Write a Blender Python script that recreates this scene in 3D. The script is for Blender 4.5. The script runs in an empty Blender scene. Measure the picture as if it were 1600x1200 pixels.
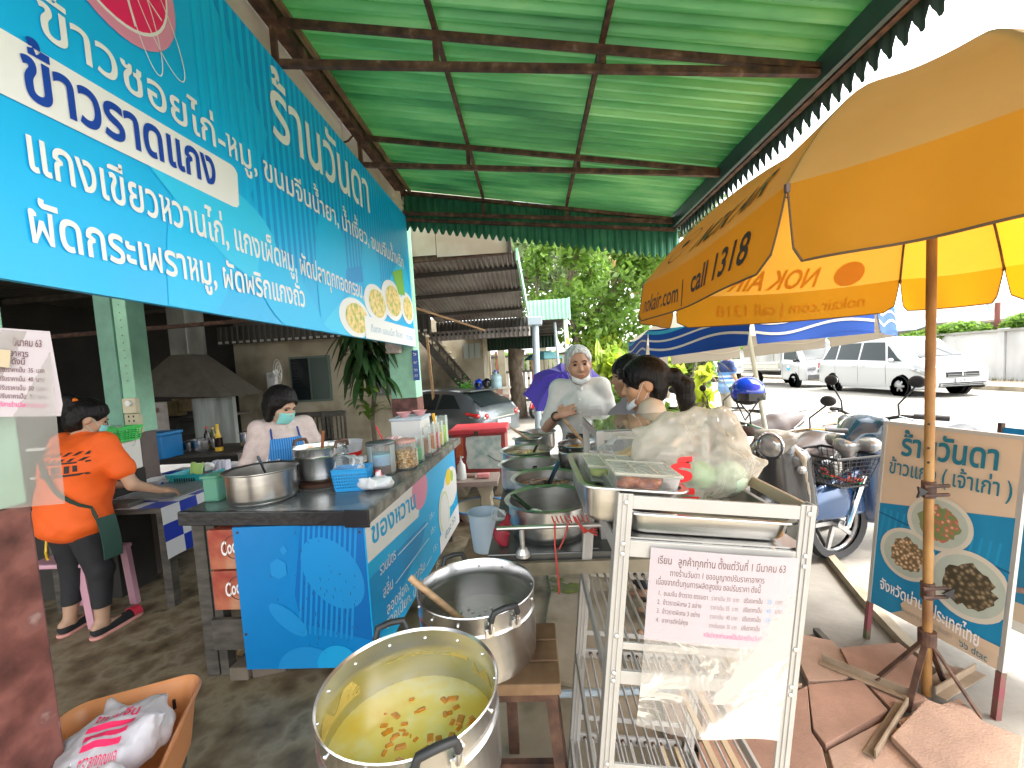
import bpy, math, random
import numpy as np
from mathutils import Vector, Matrix
from math import sin, cos, pi, radians as rad
random.seed(7); RNG = np.random.default_rng(7)
S = bpy.context.scene
COL = S.collection
# ---------------------------------------------------------------- camera
EYE = 1.55; FPX = 660.0; CY = 619.6
YAW, PITCH, ROLL = rad(2.8234), rad(3.942), rad(-3.2853)
_f = Vector((-sin(YAW)*cos(PITCH), cos(YAW)*cos(PITCH), -sin(PITCH)))
_r0 = Vector((cos(YAW), sin(YAW), 0)); _u0 = _r0.cross(_f)
_r = _r0*cos(ROLL)+_u0*sin(ROLL); _u = -_r0*sin(ROLL)+_u0*cos(ROLL)
cam = bpy.data.cameras.new('camera'); camo = bpy.data.objects.new('camera', cam); COL.objects.link(camo)
cam.sensor_width = 36; cam.lens = FPX/1600*36; cam.shift_y = (CY-600)/1600
cam.clip_start = .05; cam.clip_end = 2000
camo.matrix_world = Matrix(((_r.x,_u.x,-_f.x,0),(_r.y,_u.y,-_f.y,0),(_r.z,_u.z,-_f.z,EYE),(0,0,0,1)))
S.camera = camo
# ---------------------------------------------------------------- sky, sun, exposure
w = bpy.data.worlds.new('World'); S.world = w; w.use_nodes = True
nt = w.node_tree; bg = nt.nodes['Background']
sky = nt.nodes.new('ShaderNodeTexSky'); sky.sky_type = 'NISHITA'; sky.sun_disc = False
SUN_EL, SUN_AZ = rad(58), rad(100)
sky.sun_elevation = SUN_EL; sky.sun_rotation = SUN_AZ; sky.dust_density = 3.0; sky.air_density = 1.0; sky.ozone_density = .6
hs = nt.nodes.new('ShaderNodeHueSaturation'); hs.inputs['Saturation'].default_value = .12
nt.links.new(sky.outputs[0], hs.inputs['Color']); nt.links.new(hs.outputs[0], bg.inputs[0])
bg.inputs[1].default_value = .15
sl = bpy.data.lights.new('sun', 'SUN'); sl.energy = .6; sl.angle = rad(12); sl.color = (1, .96, .9)
slo = bpy.data.objects.new('sun', sl); COL.objects.link(slo)
sd = Vector((cos(SUN_EL)*sin(SUN_AZ), cos(SUN_EL)*cos(SUN_AZ), sin(SUN_EL)))
slo.rotation_euler = sd.to_track_quat('Z', 'Y').to_euler()
S.view_settings.view_transform = 'Standard'; S.view_settings.look = 'None'
S.view_settings.exposure = 2.85; S.view_settings.gamma = 1; S.view_settings.use_curve_mapping = False
S.cycles.max_bounces = 7; S.cycles.diffuse_bounces = 4; S.cycles.transparent_max_bounces = 12
S.cycles.sample_clamp_indirect = 6; S.cycles.caustics_reflective = False; S.cycles.caustics_refractive = False

def at(x, y, X=None, Y=None, Z=None):
    """a point of the photograph on a real plane (1600 px wide picture)"""
    d = _f + _r*((x-800)/FPX) + _u*((CY-y)/FPX)
    if X is not None: t = X/d.x
    elif Y is not None: t = Y/d.y
    else: t = (Z-EYE)/d.z
    return Vector((0, 0, EYE)) + d*t
# ---------------------------------------------------------------- materials
def mat(name, col, rough=.6, metal=0, var=0, scale=6, bump=0, bscale=None, trans=0, alpha=1, transl=0, tcol=None, coat=0, col2=None, thr=None, stretch=None, emit=0, spec=None, ior=None):
    m = bpy.data.materials.new(name); m.use_nodes = True; n = m.node_tree; L = n.links
    b = n.nodes['Principled BSDF']; o = n.nodes['Material Output']
    c = (*col, 1)
    b.inputs['Base Color'].default_value = c; b.inputs['Roughness'].default_value = rough; b.inputs['Metallic'].default_value = metal
    b.inputs['Transmission Weight'].default_value = trans; b.inputs['Alpha'].default_value = alpha
    if coat: b.inputs['Coat Weight'].default_value = coat; b.inputs['Coat Roughness'].default_value = .08
    if spec is not None: b.inputs['Specular IOR Level'].default_value = spec
    if ior: b.inputs['IOR'].default_value = ior
    if emit: b.inputs['Emission Color'].default_value = c; b.inputs['Emission Strength'].default_value = emit
    src = None
    if var or bump or col2:
        tc = n.nodes.new('ShaderNodeTexCoord'); mp = n.nodes.new('ShaderNodeMapping'); L.new(tc.outputs['Object'], mp.inputs[0])
        if stretch: mp.inputs['Scale'].default_value = stretch
        nz = n.nodes.new('ShaderNodeTexNoise'); nz.inputs['Scale'].default_value = scale; nz.inputs['Detail'].default_value = 7; nz.inputs['Roughness'].default_value = .62
        L.new(mp.outputs[0], nz.inputs[0])
        if var or col2:
            cr = n.nodes.new('ShaderNodeValToRGB'); e = cr.color_ramp.elements
            a = thr[0] if thr else .3; z = thr[1] if thr else .72
            e[0].position = a; e[1].position = z
            e[0].color = (*[max(0, v*(1-var)) for v in col], 1)
            e[1].color = (*(col2 if col2 else [min(1, v*(1+var)) for v in col]), 1)
            L.new(nz.outputs[0], cr.inputs[0]); L.new(cr.outputs[0], b.inputs['Base Color']); src = cr.outputs[0]
            rr = n.nodes.new('ShaderNodeMapRange'); rr.inputs['To Min'].default_value = max(.02, rough-.12); rr.inputs['To Max'].default_value = min(1, rough+.12)
            L.new(nz.outputs[0], rr.inputs['Value']); L.new(rr.outputs[0], b.inputs['Roughness'])
        if bump:
            n2 = n.nodes.new('ShaderNodeTexNoise'); n2.inputs['Scale'].default_value = bscale or scale*4; n2.inputs['Detail'].default_value = 5
            L.new(mp.outputs[0], n2.inputs[0])
            bp = n.nodes.new('ShaderNodeBump'); bp.inputs['Strength'].default_value = bump; bp.inputs['Distance'].default_value = .01
            L.new(n2.outputs[0], bp.inputs['Height']); L.new(bp.outputs[0], b.inputs['Normal'])
    if transl:
        tr = n.nodes.new('ShaderNodeBsdfTranslucent'); mx = n.nodes.new('ShaderNodeMixShader'); mx.inputs[0].default_value = transl
        tr.inputs[0].default_value = (*[min(1, v*1.1) for v in col], 1)
        if tcol: tr.inputs[0].default_value = (*tcol, 1)
        elif src: L.new(src, tr.inputs[0])
        L.new(b.outputs[0], mx.inputs[1]); L.new(tr.outputs[0], mx.inputs[2]); L.new(mx.outputs[0], o.inputs[0])
    return m

def film(name, col, opacity=.3, rough=.15, bump=.4, bscale=12):
    """thin clear or milky plastic: see-through in part, with its own gloss and creases"""
    m = bpy.data.materials.new(name); m.use_nodes = True; n = m.node_tree; L = n.links
    b = n.nodes['Principled BSDF']; o = n.nodes['Material Output']
    b.inputs['Base Color'].default_value = (*col, 1); b.inputs['Roughness'].default_value = rough
    tc = n.nodes.new('ShaderNodeTexCoord'); nz = n.nodes.new('ShaderNodeTexNoise'); nz.inputs['Scale'].default_value = bscale; nz.inputs['Detail'].default_value = 3; nz.inputs['Distortion'].default_value = 1.2
    L.new(tc.outputs['Object'], nz.inputs[0])
    bp = n.nodes.new('ShaderNodeBump'); bp.inputs['Strength'].default_value = bump; bp.inputs['Distance'].default_value = .02
    L.new(nz.outputs[0], bp.inputs['Height']); L.new(bp.outputs[0], b.inputs['Normal'])
    tp = n.nodes.new('ShaderNodeBsdfTransparent'); tl = n.nodes.new('ShaderNodeBsdfTranslucent'); tl.inputs[0].default_value = (*col, 1)
    m1 = n.nodes.new('ShaderNodeMixShader'); m1.inputs[0].default_value = .35; L.new(b.outputs[0], m1.inputs[1]); L.new(tl.outputs[0], m1.inputs[2])
    fr = n.nodes.new('ShaderNodeFresnel'); fr.inputs[0].default_value = 1.45; L.new(bp.outputs[0], fr.inputs['Normal'])
    ad = n.nodes.new('ShaderNodeMath'); ad.operation = 'ADD'; ad.use_clamp = True; ad.inputs[1].default_value = opacity; L.new(fr.outputs[0], ad.inputs[0])
    m2 = n.nodes.new('ShaderNodeMixShader'); L.new(ad.outputs[0], m2.inputs[0]); L.new(tp.outputs[0], m2.inputs[1]); L.new(m1.outputs[0], m2.inputs[2]); L.new(m2.outputs[0], o.inputs[0])
    return m

def ramp_mat(name, kind, stops, scale=5, rough=.6, coord='Object', stretch=(1,1,1), metal=0, bump=0, detail=4, rot=(0,0,0), const=False, transl=0):
    """colour from a noise / wave / voronoi / checker pattern through a ramp"""
    m = bpy.data.materials.new(name); m.use_nodes = True; n = m.node_tree; L = n.links; b = n.nodes['Principled BSDF']
    tc = n.nodes.new('ShaderNodeTexCoord'); mp = n.nodes.new('ShaderNodeMapping'); mp.inputs['Scale'].default_value = stretch; mp.inputs['Rotation'].default_value = rot
    L.new(tc.outputs[coord], mp.inputs[0])
    t = n.nodes.new({'noise':'ShaderNodeTexNoise','wave':'ShaderNodeTexWave','voronoi':'ShaderNodeTexVoronoi'}[kind])
    t.inputs['Scale'].default_value = scale
    if kind != 'voronoi': t.inputs['Detail'].default_value = detail
    L.new(mp.outputs[0], t.inputs[0])
    cr = n.nodes.new('ShaderNodeValToRGB'); e = cr.color_ramp.elements
    if const: cr.color_ramp.interpolation = 'CONSTANT'
    while len(e) < len(stops): e.new(.5)
    for k, (p, c) in enumerate(stops): e[k].position = p; e[k].color = (*c, 1)
    L.new(t.outputs['Distance' if kind == 'voronoi' else 0], cr.inputs[0]); L.new(cr.outputs[0], b.inputs['Base Color'])
    b.inputs['Roughness'].default_value = rough; b.inputs['Metallic'].default_value = metal
    if bump:
        bp = n.nodes.new('ShaderNodeBump'); bp.inputs['Strength'].default_value = bump; bp.inputs['Distance'].default_value = .01
        L.new(t.outputs[0], bp.inputs['Height']); L.new(bp.outputs[0], b.inputs['Normal'])
    if transl:
        o = n.nodes['Material Output']; tr = n.nodes.new('ShaderNodeBsdfTranslucent'); mx = n.nodes.new('ShaderNodeMixShader'); mx.inputs[0].default_value = transl
        L.new(cr.outputs[0], tr.inputs[0]); L.new(b.outputs[0], mx.inputs[1]); L.new(tr.outputs[0], mx.inputs[2]); L.new(mx.outputs[0], o.inputs[0])
    return m
# ---------------------------------------------------------------- mesh gathering
def V(*a): return Vector(a)
class G:
    def __init__(s): s.v = []; s.f = []; s.n = 0
    def add(s, vs, fs):
        k = s.n; s.v.extend([tuple(p) for p in vs]); s.f.extend([tuple(i+k for i in f) for f in fs]); s.n += len(vs); return s
    def box(s, c, d, R=None, taper=1):
        c = Vector(c); hx, hy, hz = d[0]/2, d[1]/2, d[2]/2; vs = []
        for z in (-1, 1):
            q = taper if z > 0 else 1
            for x, y in ((-1,-1),(1,-1),(1,1),(-1,1)):
                p = Vector((x*hx*q, y*hy*q, z*hz)); vs.append(c+(R @ p if R else p))
        return s.add(vs, [(3,2,1,0),(4,5,6,7),(0,1,5,4),(1,2,6,5),(2,3,7,6),(3,0,4,7)])
    def bb(s, a, b):
        a = Vector(a); b = Vector(b); return s.box((a+b)/2, [abs(x) for x in (b-a)])
    def bar(s, p, q, w, h=None, up=(0,0,1)):
        p = Vector(p); q = Vector(q); h = h or w; d = (q-p); L = d.length; d.normalize(); up = Vector(up)
        if abs(d.dot(up)) > .98: up = Vector((0,1,0)) if abs(d.y) < .9 else Vector((1,0,0))
        x = d.cross(up).normalized(); z = x.cross(d)
        return s.box((p+q)/2, (w, L, h), Matrix((x, d, z)).transposed())
    def cyl(s, p, q, r, r2=None, n=12, cap=True):
        p = Vector(p); q = Vector(q); r2 = r if r2 is None else r2; d = (q-p).normalized()
        a = d.orthogonal().normalized(); b = d.cross(a); vs = []
        for c, rr in ((p, r), (q, r2)):
            for i in range(n): t = 2*pi*i/n; vs.append(c+(a*cos(t)+b*sin(t))*rr)
        fs = [(i, (i+1) % n, n+(i+1) % n, n+i) for i in range(n)]
        if cap: fs += [tuple(range(n-1, -1, -1)), tuple(range(n, 2*n))]
        return s.add(vs, fs)
    def tube(s, pts, r, n=8, closed=False, cap=True):
        pts = [Vector(p) for p in pts]; m = len(pts); vs = []; a = None
        rs = r if isinstance(r, (list, tuple)) else [r]*m
        for i, p in enumerate(pts):
            if closed: d = pts[(i+1) % m]-pts[i-1]
            else: d = pts[min(i+1, m-1)]-pts[max(i-1, 0)]
            d.normalize()
            if a is None: a = d.orthogonal().normalized()
            a = (a-d*a.dot(d)).normalized(); b = d.cross(a)
            for k in range(n): t = 2*pi*k/n; vs.append(p+(a*cos(t)+b*sin(t))*rs[i])
        fs = []
        for i in range(m if closed else m-1):
            j = (i+1) % m
            for k in range(n): l = (k+1) % n; fs.append((i*n+k, i*n+l, j*n+l, j*n+k))
        if cap and not closed: fs += [tuple(range(n-1, -1, -1)), tuple(range((m-1)*n, m*n))]
        return s.add(vs, fs)
    def lathe(s, prof, c=(0,0,0), n=24, sx=1, sy=1, cap=False):
        c = Vector(c); vs = []; m = len(prof)
        for r, z in prof:
            for k in range(n): t = 2*pi*k/n; vs.append(c+Vector((r*cos(t)*sx, r*sin(t)*sy, z)))
        fs = [(i*n+k, i*n+(k+1) % n, (i+1)*n+(k+1) % n, (i+1)*n+k) for i in range(m-1) for k in range(n)]
        if cap: fs += [tuple(range(n-1, -1, -1)), tuple(range((m-1)*n, m*n))]
        return s.add(vs, fs)
    def ball(s, c, r, n=12, m=8, R=None):
        r = r if isinstance(r, (tuple, list)) else (r, r, r); c = Vector(c); vs = [c+(R@Vector((0,0,-r[2])) if R else Vector((0,0,-r[2])))]
        for i in range(1, m):
            a = -pi/2+pi*i/m
            for k in range(n):
                t = 2*pi*k/n; p = Vector((r[0]*cos(a)*cos(t), r[1]*cos(a)*sin(t), r[2]*sin(a))); vs.append(c+(R@p if R else p))
        vs.append(c+(R@Vector((0,0,r[2])) if R else Vector((0,0,r[2]))))
        fs = [(0, 1+(k+1) % n, 1+k) for k in range(n)]
        for i in range(m-2):
            for k in range(n): l = (k+1) % n; fs.append((1+i*n+k, 1+i*n+l, 1+(i+1)*n+l, 1+(i+1)*n+k))
        e = len(vs)-1; o = 1+(m-2)*n
        fs += [(o+k, o+(k+1) % n, e) for k in range(n)]
        return s.add(vs, fs)
    def prism(s, poly, o, ux, uy, depth):
        """polygon in the (ux, uy) plane at o, pushed along ux x uy by depth"""
        o = Vector(o); ux = Vector(ux); uy = Vector(uy); nn = ux.cross(uy).normalized(); m = len(poly)
        a = [o+ux*x+uy*y for x, y in poly]; b = [p+nn*depth for p in a]
        return s.add(a+b, [tuple(range(m-1, -1, -1)), tuple(range(m, 2*m))]+[(i, (i+1) % m, m+(i+1) % m, m+i) for i in range(m)])
    def poly(s, pts): return s.add(pts, [tuple(range(len(pts)))])
    def grid(s, fn, nu, nv, close_u=False):
        vs = [fn(i/nu, j/nv) for j in range(nv+1) for i in range(nu+(0 if close_u else 1))]; W = nu if close_u else nu+1
        fs = [(j*W+i, j*W+(i+1) % W, (j+1)*W+(i+1) % W, (j+1)*W+i) for j in range(nv) for i in range(nu)]
        return s.add(vs, fs)
    def corr(s, o, u, v, n, nrm, depth, flat=.3, nv=1, jag=None):
        """trapezoid corrugated sheet: n ribs across u, running along v; jag(t) lengthens the far end"""
        o = Vector(o); u = Vector(u); v = Vector(v); nrm = Vector(nrm); vs = []; cols = []
        for k in range(n):
            for a, h in ((0, 0), (flat, 0), (.5, 1), (.5+flat, 1)): cols.append(((k+a)/n, h))
        cols.append((1, 0)); m = len(cols)
        for j in range(nv+1):
            for a, h in cols:
                q = 1+(jag(a, h) if (jag and j == nv) else 0)
                vs.append(o+u*a+v*(j/nv*q)+nrm*(h*depth))
        return s.add(vs, [(j*m+i, j*m+i+1, (j+1)*m+i+1, (j+1)*m+i) for j in range(nv) for i in range(m-1)])
    def build(s, name, m, parent=None, smooth=None, bevel=0, solid=0, sub=0, kind=None, label=None):
        return link_mesh(name, mk_mesh(name, s.v, s.f, m, smooth), parent, bevel, solid, sub, kind, label)

def mk_mesh(name, v, f, m, smooth=None):
    me = bpy.data.meshes.new(name)
    v = [tuple(p) for p in v] if not isinstance(v, np.ndarray) else v
    if isinstance(v, np.ndarray):
        me.vertices.add(len(v)); me.vertices.foreach_set('co', np.ascontiguousarray(v, dtype=np.float32).ravel())
        k = f.shape[1]; me.loops.add(f.size); me.loops.foreach_set('vertex_index', np.ascontiguousarray(f, dtype=np.int32).ravel())
        me.polygons.add(len(f)); me.polygons.foreach_set('loop_start', np.arange(0, f.size, k, dtype=np.int32))
        me.update(calc_edges=True); me.validate()
    else: me.from_pydata(v, [], f)
    if m: me.materials.append(m)
    if smooth is not None and len(me.polygons):
        me.polygons.foreach_set('use_smooth', [True]*len(me.polygons))
        if smooth < 180: me.set_sharp_from_angle(angle=rad(smooth))
    return me

def root_of(o):
    while o.parent: o = o.parent
    return o
def link_mesh(name, me, parent=None, bevel=0, solid=0, sub=0, kind=None, label=None):
    o = bpy.data.objects.new(name, me); COL.objects.link(o)
    if parent:
        L = root_of(parent).location
        if L.length: me.transform(Matrix.Translation(-L))
        o.parent = parent
    if solid: q = o.modifiers.new('thickness', 'SOLIDIFY'); q.thickness = solid; q.offset = 0
    if bevel: q = o.modifiers.new('edges', 'BEVEL'); q.width = bevel; q.segments = 2; q.limit_method = 'ANGLE'; q.angle_limit = rad(40)
    if sub: q = o.modifiers.new('sub', 'SUBSURF'); q.levels = sub; q.render_levels = sub
    if kind: o['kind'] = kind
    if label: o['label'] = label
    return o
def tag(o, label, cat, group=None):
    o['label'] = label; o['category'] = cat
    if group: o['group'] = group
    return o
def thing(name, label, cat, loc=(0,0,0), group=None):
    o = bpy.data.objects.new(name, None); o.empty_display_size = .1; COL.objects.link(o); o.location = loc
    return tag(o, label, cat, group)
def single(g, name, m, label, cat, group=None, **k):
    """a thing that is one mesh: its origin goes to the middle of its base"""
    a = np.array(g.v); lo = a.min(0); hi = a.max(0); c = Vector(((lo[0]+hi[0])/2, (lo[1]+hi[1])/2, lo[2]))
    g.v = [tuple(Vector(p)-c) for p in g.v]; o = g.build(name, m, **k); o.location = c
    return tag(o, label, cat, group)
def struct(g, name, m, **k):
    o = g.build(name, m, **k); o['kind'] = 'structure'; return o
def copy_tree(o, parent=None, loc=None, rz=None, label=None):
    c = o.copy(); COL.objects.link(c); c.parent = parent
    for ch in list(o.children): copy_tree(ch, c)
    if loc is not None: c.location = loc
    if rz is not None: c.rotation_euler = (0, 0, rz)
    if label: c['label'] = label
    return c
def place(o, loc, rz=0): o.location = loc; o.rotation_euler = (0, 0, rz); return o
# ---------------------------------------------------------------- lettering
_gl = {}
THAI_UP = 'ิีึืัํ็'; THAI_TONE = '่้๊๋์'; THAI_DN = 'ุู'
def _raw(s, bold, res):
    cu = bpy.data.curves.new('lettering', 'FONT'); cu.body = s; cu.size = 1; cu.offset = bold; cu.resolution_u = res
    o = bpy.data.objects.new('lettering', cu); COL.objects.link(o)
    me = bpy.data.meshes.new_from_object(o.evaluated_get(bpy.context.evaluated_depsgraph_get()))
    v = [(p.co.x, p.co.y) for p in me.vertices]; f = [tuple(p.vertices) for p in me.polygons]
    bpy.data.objects.remove(o); bpy.data.curves.remove(cu); bpy.data.meshes.remove(me)
    return v, f
def glyph(c, bold, res):
    key = (c, bold, res)
    if key not in _gl:
        xs = lambda v: max([p[0] for p in v] or [0])
        if c in THAI_UP+THAI_TONE+THAI_DN: v, f = _raw('ก'+c, bold, res)
        if c in 'หพผ':
            t = .066+2*bold; r = .30
            if c == 'ห': v = [(.05,0),(.05+t,0),(.05+t,.17),(r,.30),(r,0),(r+t,0),(r+t,.31),(r+t*.62,.385),(r+t*1.05,.45),(r+t,.535),(r+t*.4,.57),(r-.06,.57),(r-.06,.515),(r+.0,.505),(r-.01,.425),(.05+t,.27),(.05+t,.57),(-.01,.57),(-.01,.50),(.05,.50)]; ad = .46
            else:
                hd = [(.03+t,.57),(-.03,.57),(-.03,.50),(.032,.50)] if c == 'พ' else [(.03+t,.46),(.03+t+.06,.46),(.03+t+.06,.52),(.03+t,.57),(.06,.57),(.03,.53)]
                v = [(.05,0),(.05+t*.9,0),(.28,.25),(.51-t*.9,0),(.51,0),(.53,.57),(.53-t,.57),(.52-t,.14),(.28+t*.45,.41),(.28-t*.45,.41),(.04+t,.14)]+hd; ad = .62
            v = [(x+.035, y) for x, y in v]; _gl[key] = (v, [tuple(range(len(v)))], ad+.02)
        elif c == ' ': _gl[key] = ([], [], .26)
        elif c in THAI_UP+THAI_TONE+THAI_DN:
            cy_ = lambda q: sum(v[i][1] for i in q)/len(q)
            f = [q for q in f if (cy_(q) < -.02 if c in THAI_DN else cy_(q) > .60)]; us = sorted({i for q in f for i in q}); mp = {a: k for k, a in enumerate(us)}
            _gl[key] = ([v[i] for i in us], [tuple(mp[i] for i in q) for q in f], 0)
        else:
            v, f = _raw(c, bold, res); _gl[key] = (v, f, _adv(c))
    return _gl[key]
_ad = {}
def _adv(c):
    if c not in _ad:
        a, _ = _raw('ก'+c+'ก', 0, 2); b, _ = _raw('กก', 0, 2)
        _ad[c] = max(p[0] for p in a)-max(p[0] for p in b)
    return _ad[c]
def text2d(s, bold=0, res=3, space=0):
    v = []; f = []; x = 0; prev_adv = 0; up = False
    for ci, c in enumerate(s):
        if c in THAI_UP+THAI_TONE+THAI_DN:
            g, q, _ = glyph(c, bold, res); ox = x-space-_adv('ก'); oy = .20 if (c in THAI_TONE and (up or s[ci+1:ci+2] == 'ำ')) else 0
            if c in THAI_UP: up = True
            k = len(v); v += [(a+ox, b+oy) for a, b in g]; f += [tuple(i+k for i in t) for t in q]; continue
        g, q, adv = glyph(c, bold, res); k = len(v)
        if c == 'ำ' : up = False
        v += [(a+x, b) for a, b in g]; f += [tuple(i+k for i in t) for t in q]
        prev_adv = adv; x += adv+space; up = False
    return v, f, x
def lettering(s, fn, parent, m, name='lettering', bold=0, res=3, space=0, label=None):
    """fn maps (u in 0..1 along the line, v in em above the baseline) to a 3-D point"""
    v, f, L = text2d(s, bold, res, space)
    g = G(); g.add([fn(a/L, b) for a, b in v], f)
    return g.build(name, m, parent, label=label)
def line_text(s, p0, p1, up, size, parent, m, **k):
    """baseline p0..p1 fitted, em height size along up"""
    p0 = Vector(p0); p1 = Vector(p1); up = Vector(up).normalized()
    return lettering(s, lambda u, v: p0+(p1-p0)*u+up*(v*size), parent, m, **k)
# ---------------------------------------------------------------- soft shapes: blended cones and ellipsoids meshed with surface nets
class Soft:
    def __init__(s, lo, hi, h):
        s.lo = np.array(lo, float); s.h = h; s.n = np.ceil((np.array(hi, float)-s.lo)/h).astype(int)+1
        s.F = np.full(s.n, 1.0, dtype=np.float32)
    def _sub(s, lo, hi, pad):
        a = np.clip(np.floor((np.array(lo)-pad-s.lo)/s.h).astype(int), 0, s.n); b = np.clip(np.ceil((np.array(hi)+pad-s.lo)/s.h).astype(int)+1, 0, s.n)
        if (b <= a).any(): return None
        ax = [s.lo[i]+s.h*np.arange(a[i], b[i]) for i in range(3)]
        return tuple(slice(a[i], b[i]) for i in range(3)), ax[0][:,None,None], ax[1][None,:,None], ax[2][None,None,:]
    def _mix(s, sl, d, k, op):
        f = s.F[sl]; d = d.astype(np.float32)
        if op == 'u':
            if k: hh = np.maximum(k-np.abs(f-d), 0)/k; s.F[sl] = np.minimum(f, d)-hh*hh*k*.25
            else: s.F[sl] = np.minimum(f, d)
        else:
            d = -d
            if k: hh = np.maximum(k-np.abs(f-d), 0)/k; s.F[sl] = np.maximum(f, d)+hh*hh*k*.25
            else: s.F[sl] = np.maximum(f, d)
    def cone(s, a, b, ra, rb, k=.02, op='u', flat=None):
        a = np.array(a, float); b = np.array(b, float); R = max(ra, rb)
        q = s._sub(np.minimum(a, b)-R, np.maximum(a, b)+R, k+3*s.h)
        if q is None: return s
        sl, X, Y, Z = q; d = b-a; L = max(d@d, 1e-9)
        t = np.clip(((X-a[0])*d[0]+(Y-a[1])*d[1]+(Z-a[2])*d[2])/L, 0, 1)
        D = np.sqrt((X-a[0]-t*d[0])**2+(Y-a[1]-t*d[1])**2+(Z-a[2]-t*d[2])**2)-(ra+(rb-ra)*t)
        s._mix(sl, D, k, op); return s
    def chain(s, pts, rs, k=.02):
        for i in range(len(pts)-1): s.cone(pts[i], pts[i+1], rs[i], rs[i+1], k)
        return s
    def ell(s, c, r, R=None, k=.02, op='u'):
        c = np.array(c, float); r = np.array(r, float); m = r.max()
        q = s._sub(c-m, c+m, k+3*s.h)
        if q is None: return s
        sl, X, Y, Z = q; X = X-c[0]; Y = Y-c[1]; Z = Z-c[2]
        if R is not None:
            R = np.array(R); X, Y, Z = (R[0,0]*X+R[1,0]*Y+R[2,0]*Z, R[0,1]*X+R[1,1]*Y+R[2,1]*Z, R[0,2]*X+R[1,2]*Y+R[2,2]*Z)
        k0 = np.sqrt((X/r[0])**2+(Y/r[1])**2+(Z/r[2])**2); k1 = np.sqrt((X/r[0]**2)**2+(Y/r[1]**2)**2+(Z/r[2]**2)**2)+1e-9
        s._mix(sl, k0*(k0-1)/k1, k, op); return s
    def rbox(s, c, hd, r, R=None, k=.01, op='u'):
        c = np.array(c, float); hd = np.array(hd, float); m = np.linalg.norm(hd)
        q = s._sub(c-m, c+m, k+3*s.h)
        if q is None: return s
        sl, X, Y, Z = q; X = X-c[0]; Y = Y-c[1]; Z = Z-c[2]
        if R is not None:
            R = np.array(R); X, Y, Z = (R[0,0]*X+R[1,0]*Y+R[2,0]*Z, R[0,1]*X+R[1,1]*Y+R[2,1]*Z, R[0,2]*X+R[1,2]*Y+R[2,2]*Z)
        a, b, c_ = np.abs(X)-hd[0]+r, np.abs(Y)-hd[1]+r, np.abs(Z)-hd[2]+r
        D = np.sqrt(np.maximum(a, 0)**2+np.maximum(b, 0)**2+np.maximum(c_, 0)**2)+np.minimum(np.maximum(a, np.maximum(b, c_)), 0)-r
        s._mix(sl, D, k, op); return s
    def cut(s, p, nrm, k=0):
        """remove the side nrm points to"""
        p = np.array(p, float); n = np.array(nrm, float); n = n/np.linalg.norm(n)
        X, Y, Z = [s.lo[i]+s.h*np.arange(s.n[i]) for i in range(3)]
        D = (X[:,None,None]-p[0])*n[0]+(Y[None,:,None]-p[1])*n[1]+(Z[None,None,:]-p[2])*n[2]
        s._mix((slice(None),)*3, -D, k, 's'); return s
    def ripple(s, amp, freq, seed=0):
        rr = np.random.default_rng(seed); X, Y, Z = [s.lo[i]+s.h*np.arange(s.n[i]) for i in range(3)]
        X = X[:,None,None]; Y = Y[None,:,None]; Z = Z[None,None,:]; D = 0
        for i in range(5):
            k = rr.normal(size=3); k = k/np.linalg.norm(k)*freq*(1+.7*i); ph = rr.random()*6.28
            D = D+np.sin(k[0]*X+k[1]*Y+k[2]*Z+ph+1.5*np.sin(k[1]*X*.6-k[0]*Z*.7))/(1+.7*i)
        s.F += (D*amp).astype(np.float32); return s
    def crease(s, amp, freq, seed=0):
        rr = np.random.default_rng(seed); X, Y, Z = [s.lo[i]+s.h*np.arange(s.n[i]) for i in range(3)]
        X = X[:,None,None]; Y = Y[None,:,None]; Z = Z[None,None,:]; D = 0
        for i in range(6):
            k = rr.normal(size=3); k = k/np.linalg.norm(k)*freq*(1+.45*i); ph = rr.random()*6.28; q = rr.normal(size=3)*freq*.5
            D = D+(np.abs(np.sin(k[0]*X+k[1]*Y+k[2]*Z+ph+1.3*np.sin(q[0]*X+q[1]*Y+q[2]*Z)))-.6)/(1+.5*i)
        s.F += (D*amp).astype(np.float32); return s
    def mesh(s):
        F = s.F; F[0]=F[-1]=1; F[:,0]=F[:,-1]=1; F[:,:,0]=F[:,:,-1]=1
        I = F < 0; n = np.array(F.shape)-1; nx, ny, nz = n
        c = [I[i:nx+i, j:ny+j, k:nz+k] for i in (0,1) for j in (0,1) for k in (0,1)]
        s0 = c[0].astype(np.int8)
        for q in c[1:]: s0 = s0+q
        act = (s0 > 0) & (s0 < 8); idx = np.full(act.shape, -1, np.int64); ijk = np.argwhere(act); idx[act] = np.arange(len(ijk))
        if not len(ijk): return np.zeros((0,3)), np.zeros((0,4), int)
        acc = np.zeros((len(ijk), 3)); cnt = np.zeros(len(ijk))
        cor = [(i,j,k) for i in (0,1) for j in (0,1) for k in (0,1)]
        val = {q: F[ijk[:,0]+q[0], ijk[:,1]+q[1], ijk[:,2]+q[2]] for q in cor}
        for a in cor:
            for ax in range(3):
                if a[ax]: continue
                b = list(a); b[ax] = 1; b = tuple(b); fa, fb = val[a], val[b]; m = (fa < 0) != (fb < 0)
                t = np.where(m, fa/np.where(m, fa-fb, 1), 0); p = np.array(a, float)[None,:]+np.eye(3)[ax][None,:]*t[:,None]
                acc += p*m[:,None]; cnt += m
        vs = s.lo+(ijk+acc/cnt[:,None])*s.h
        fs = []
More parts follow.
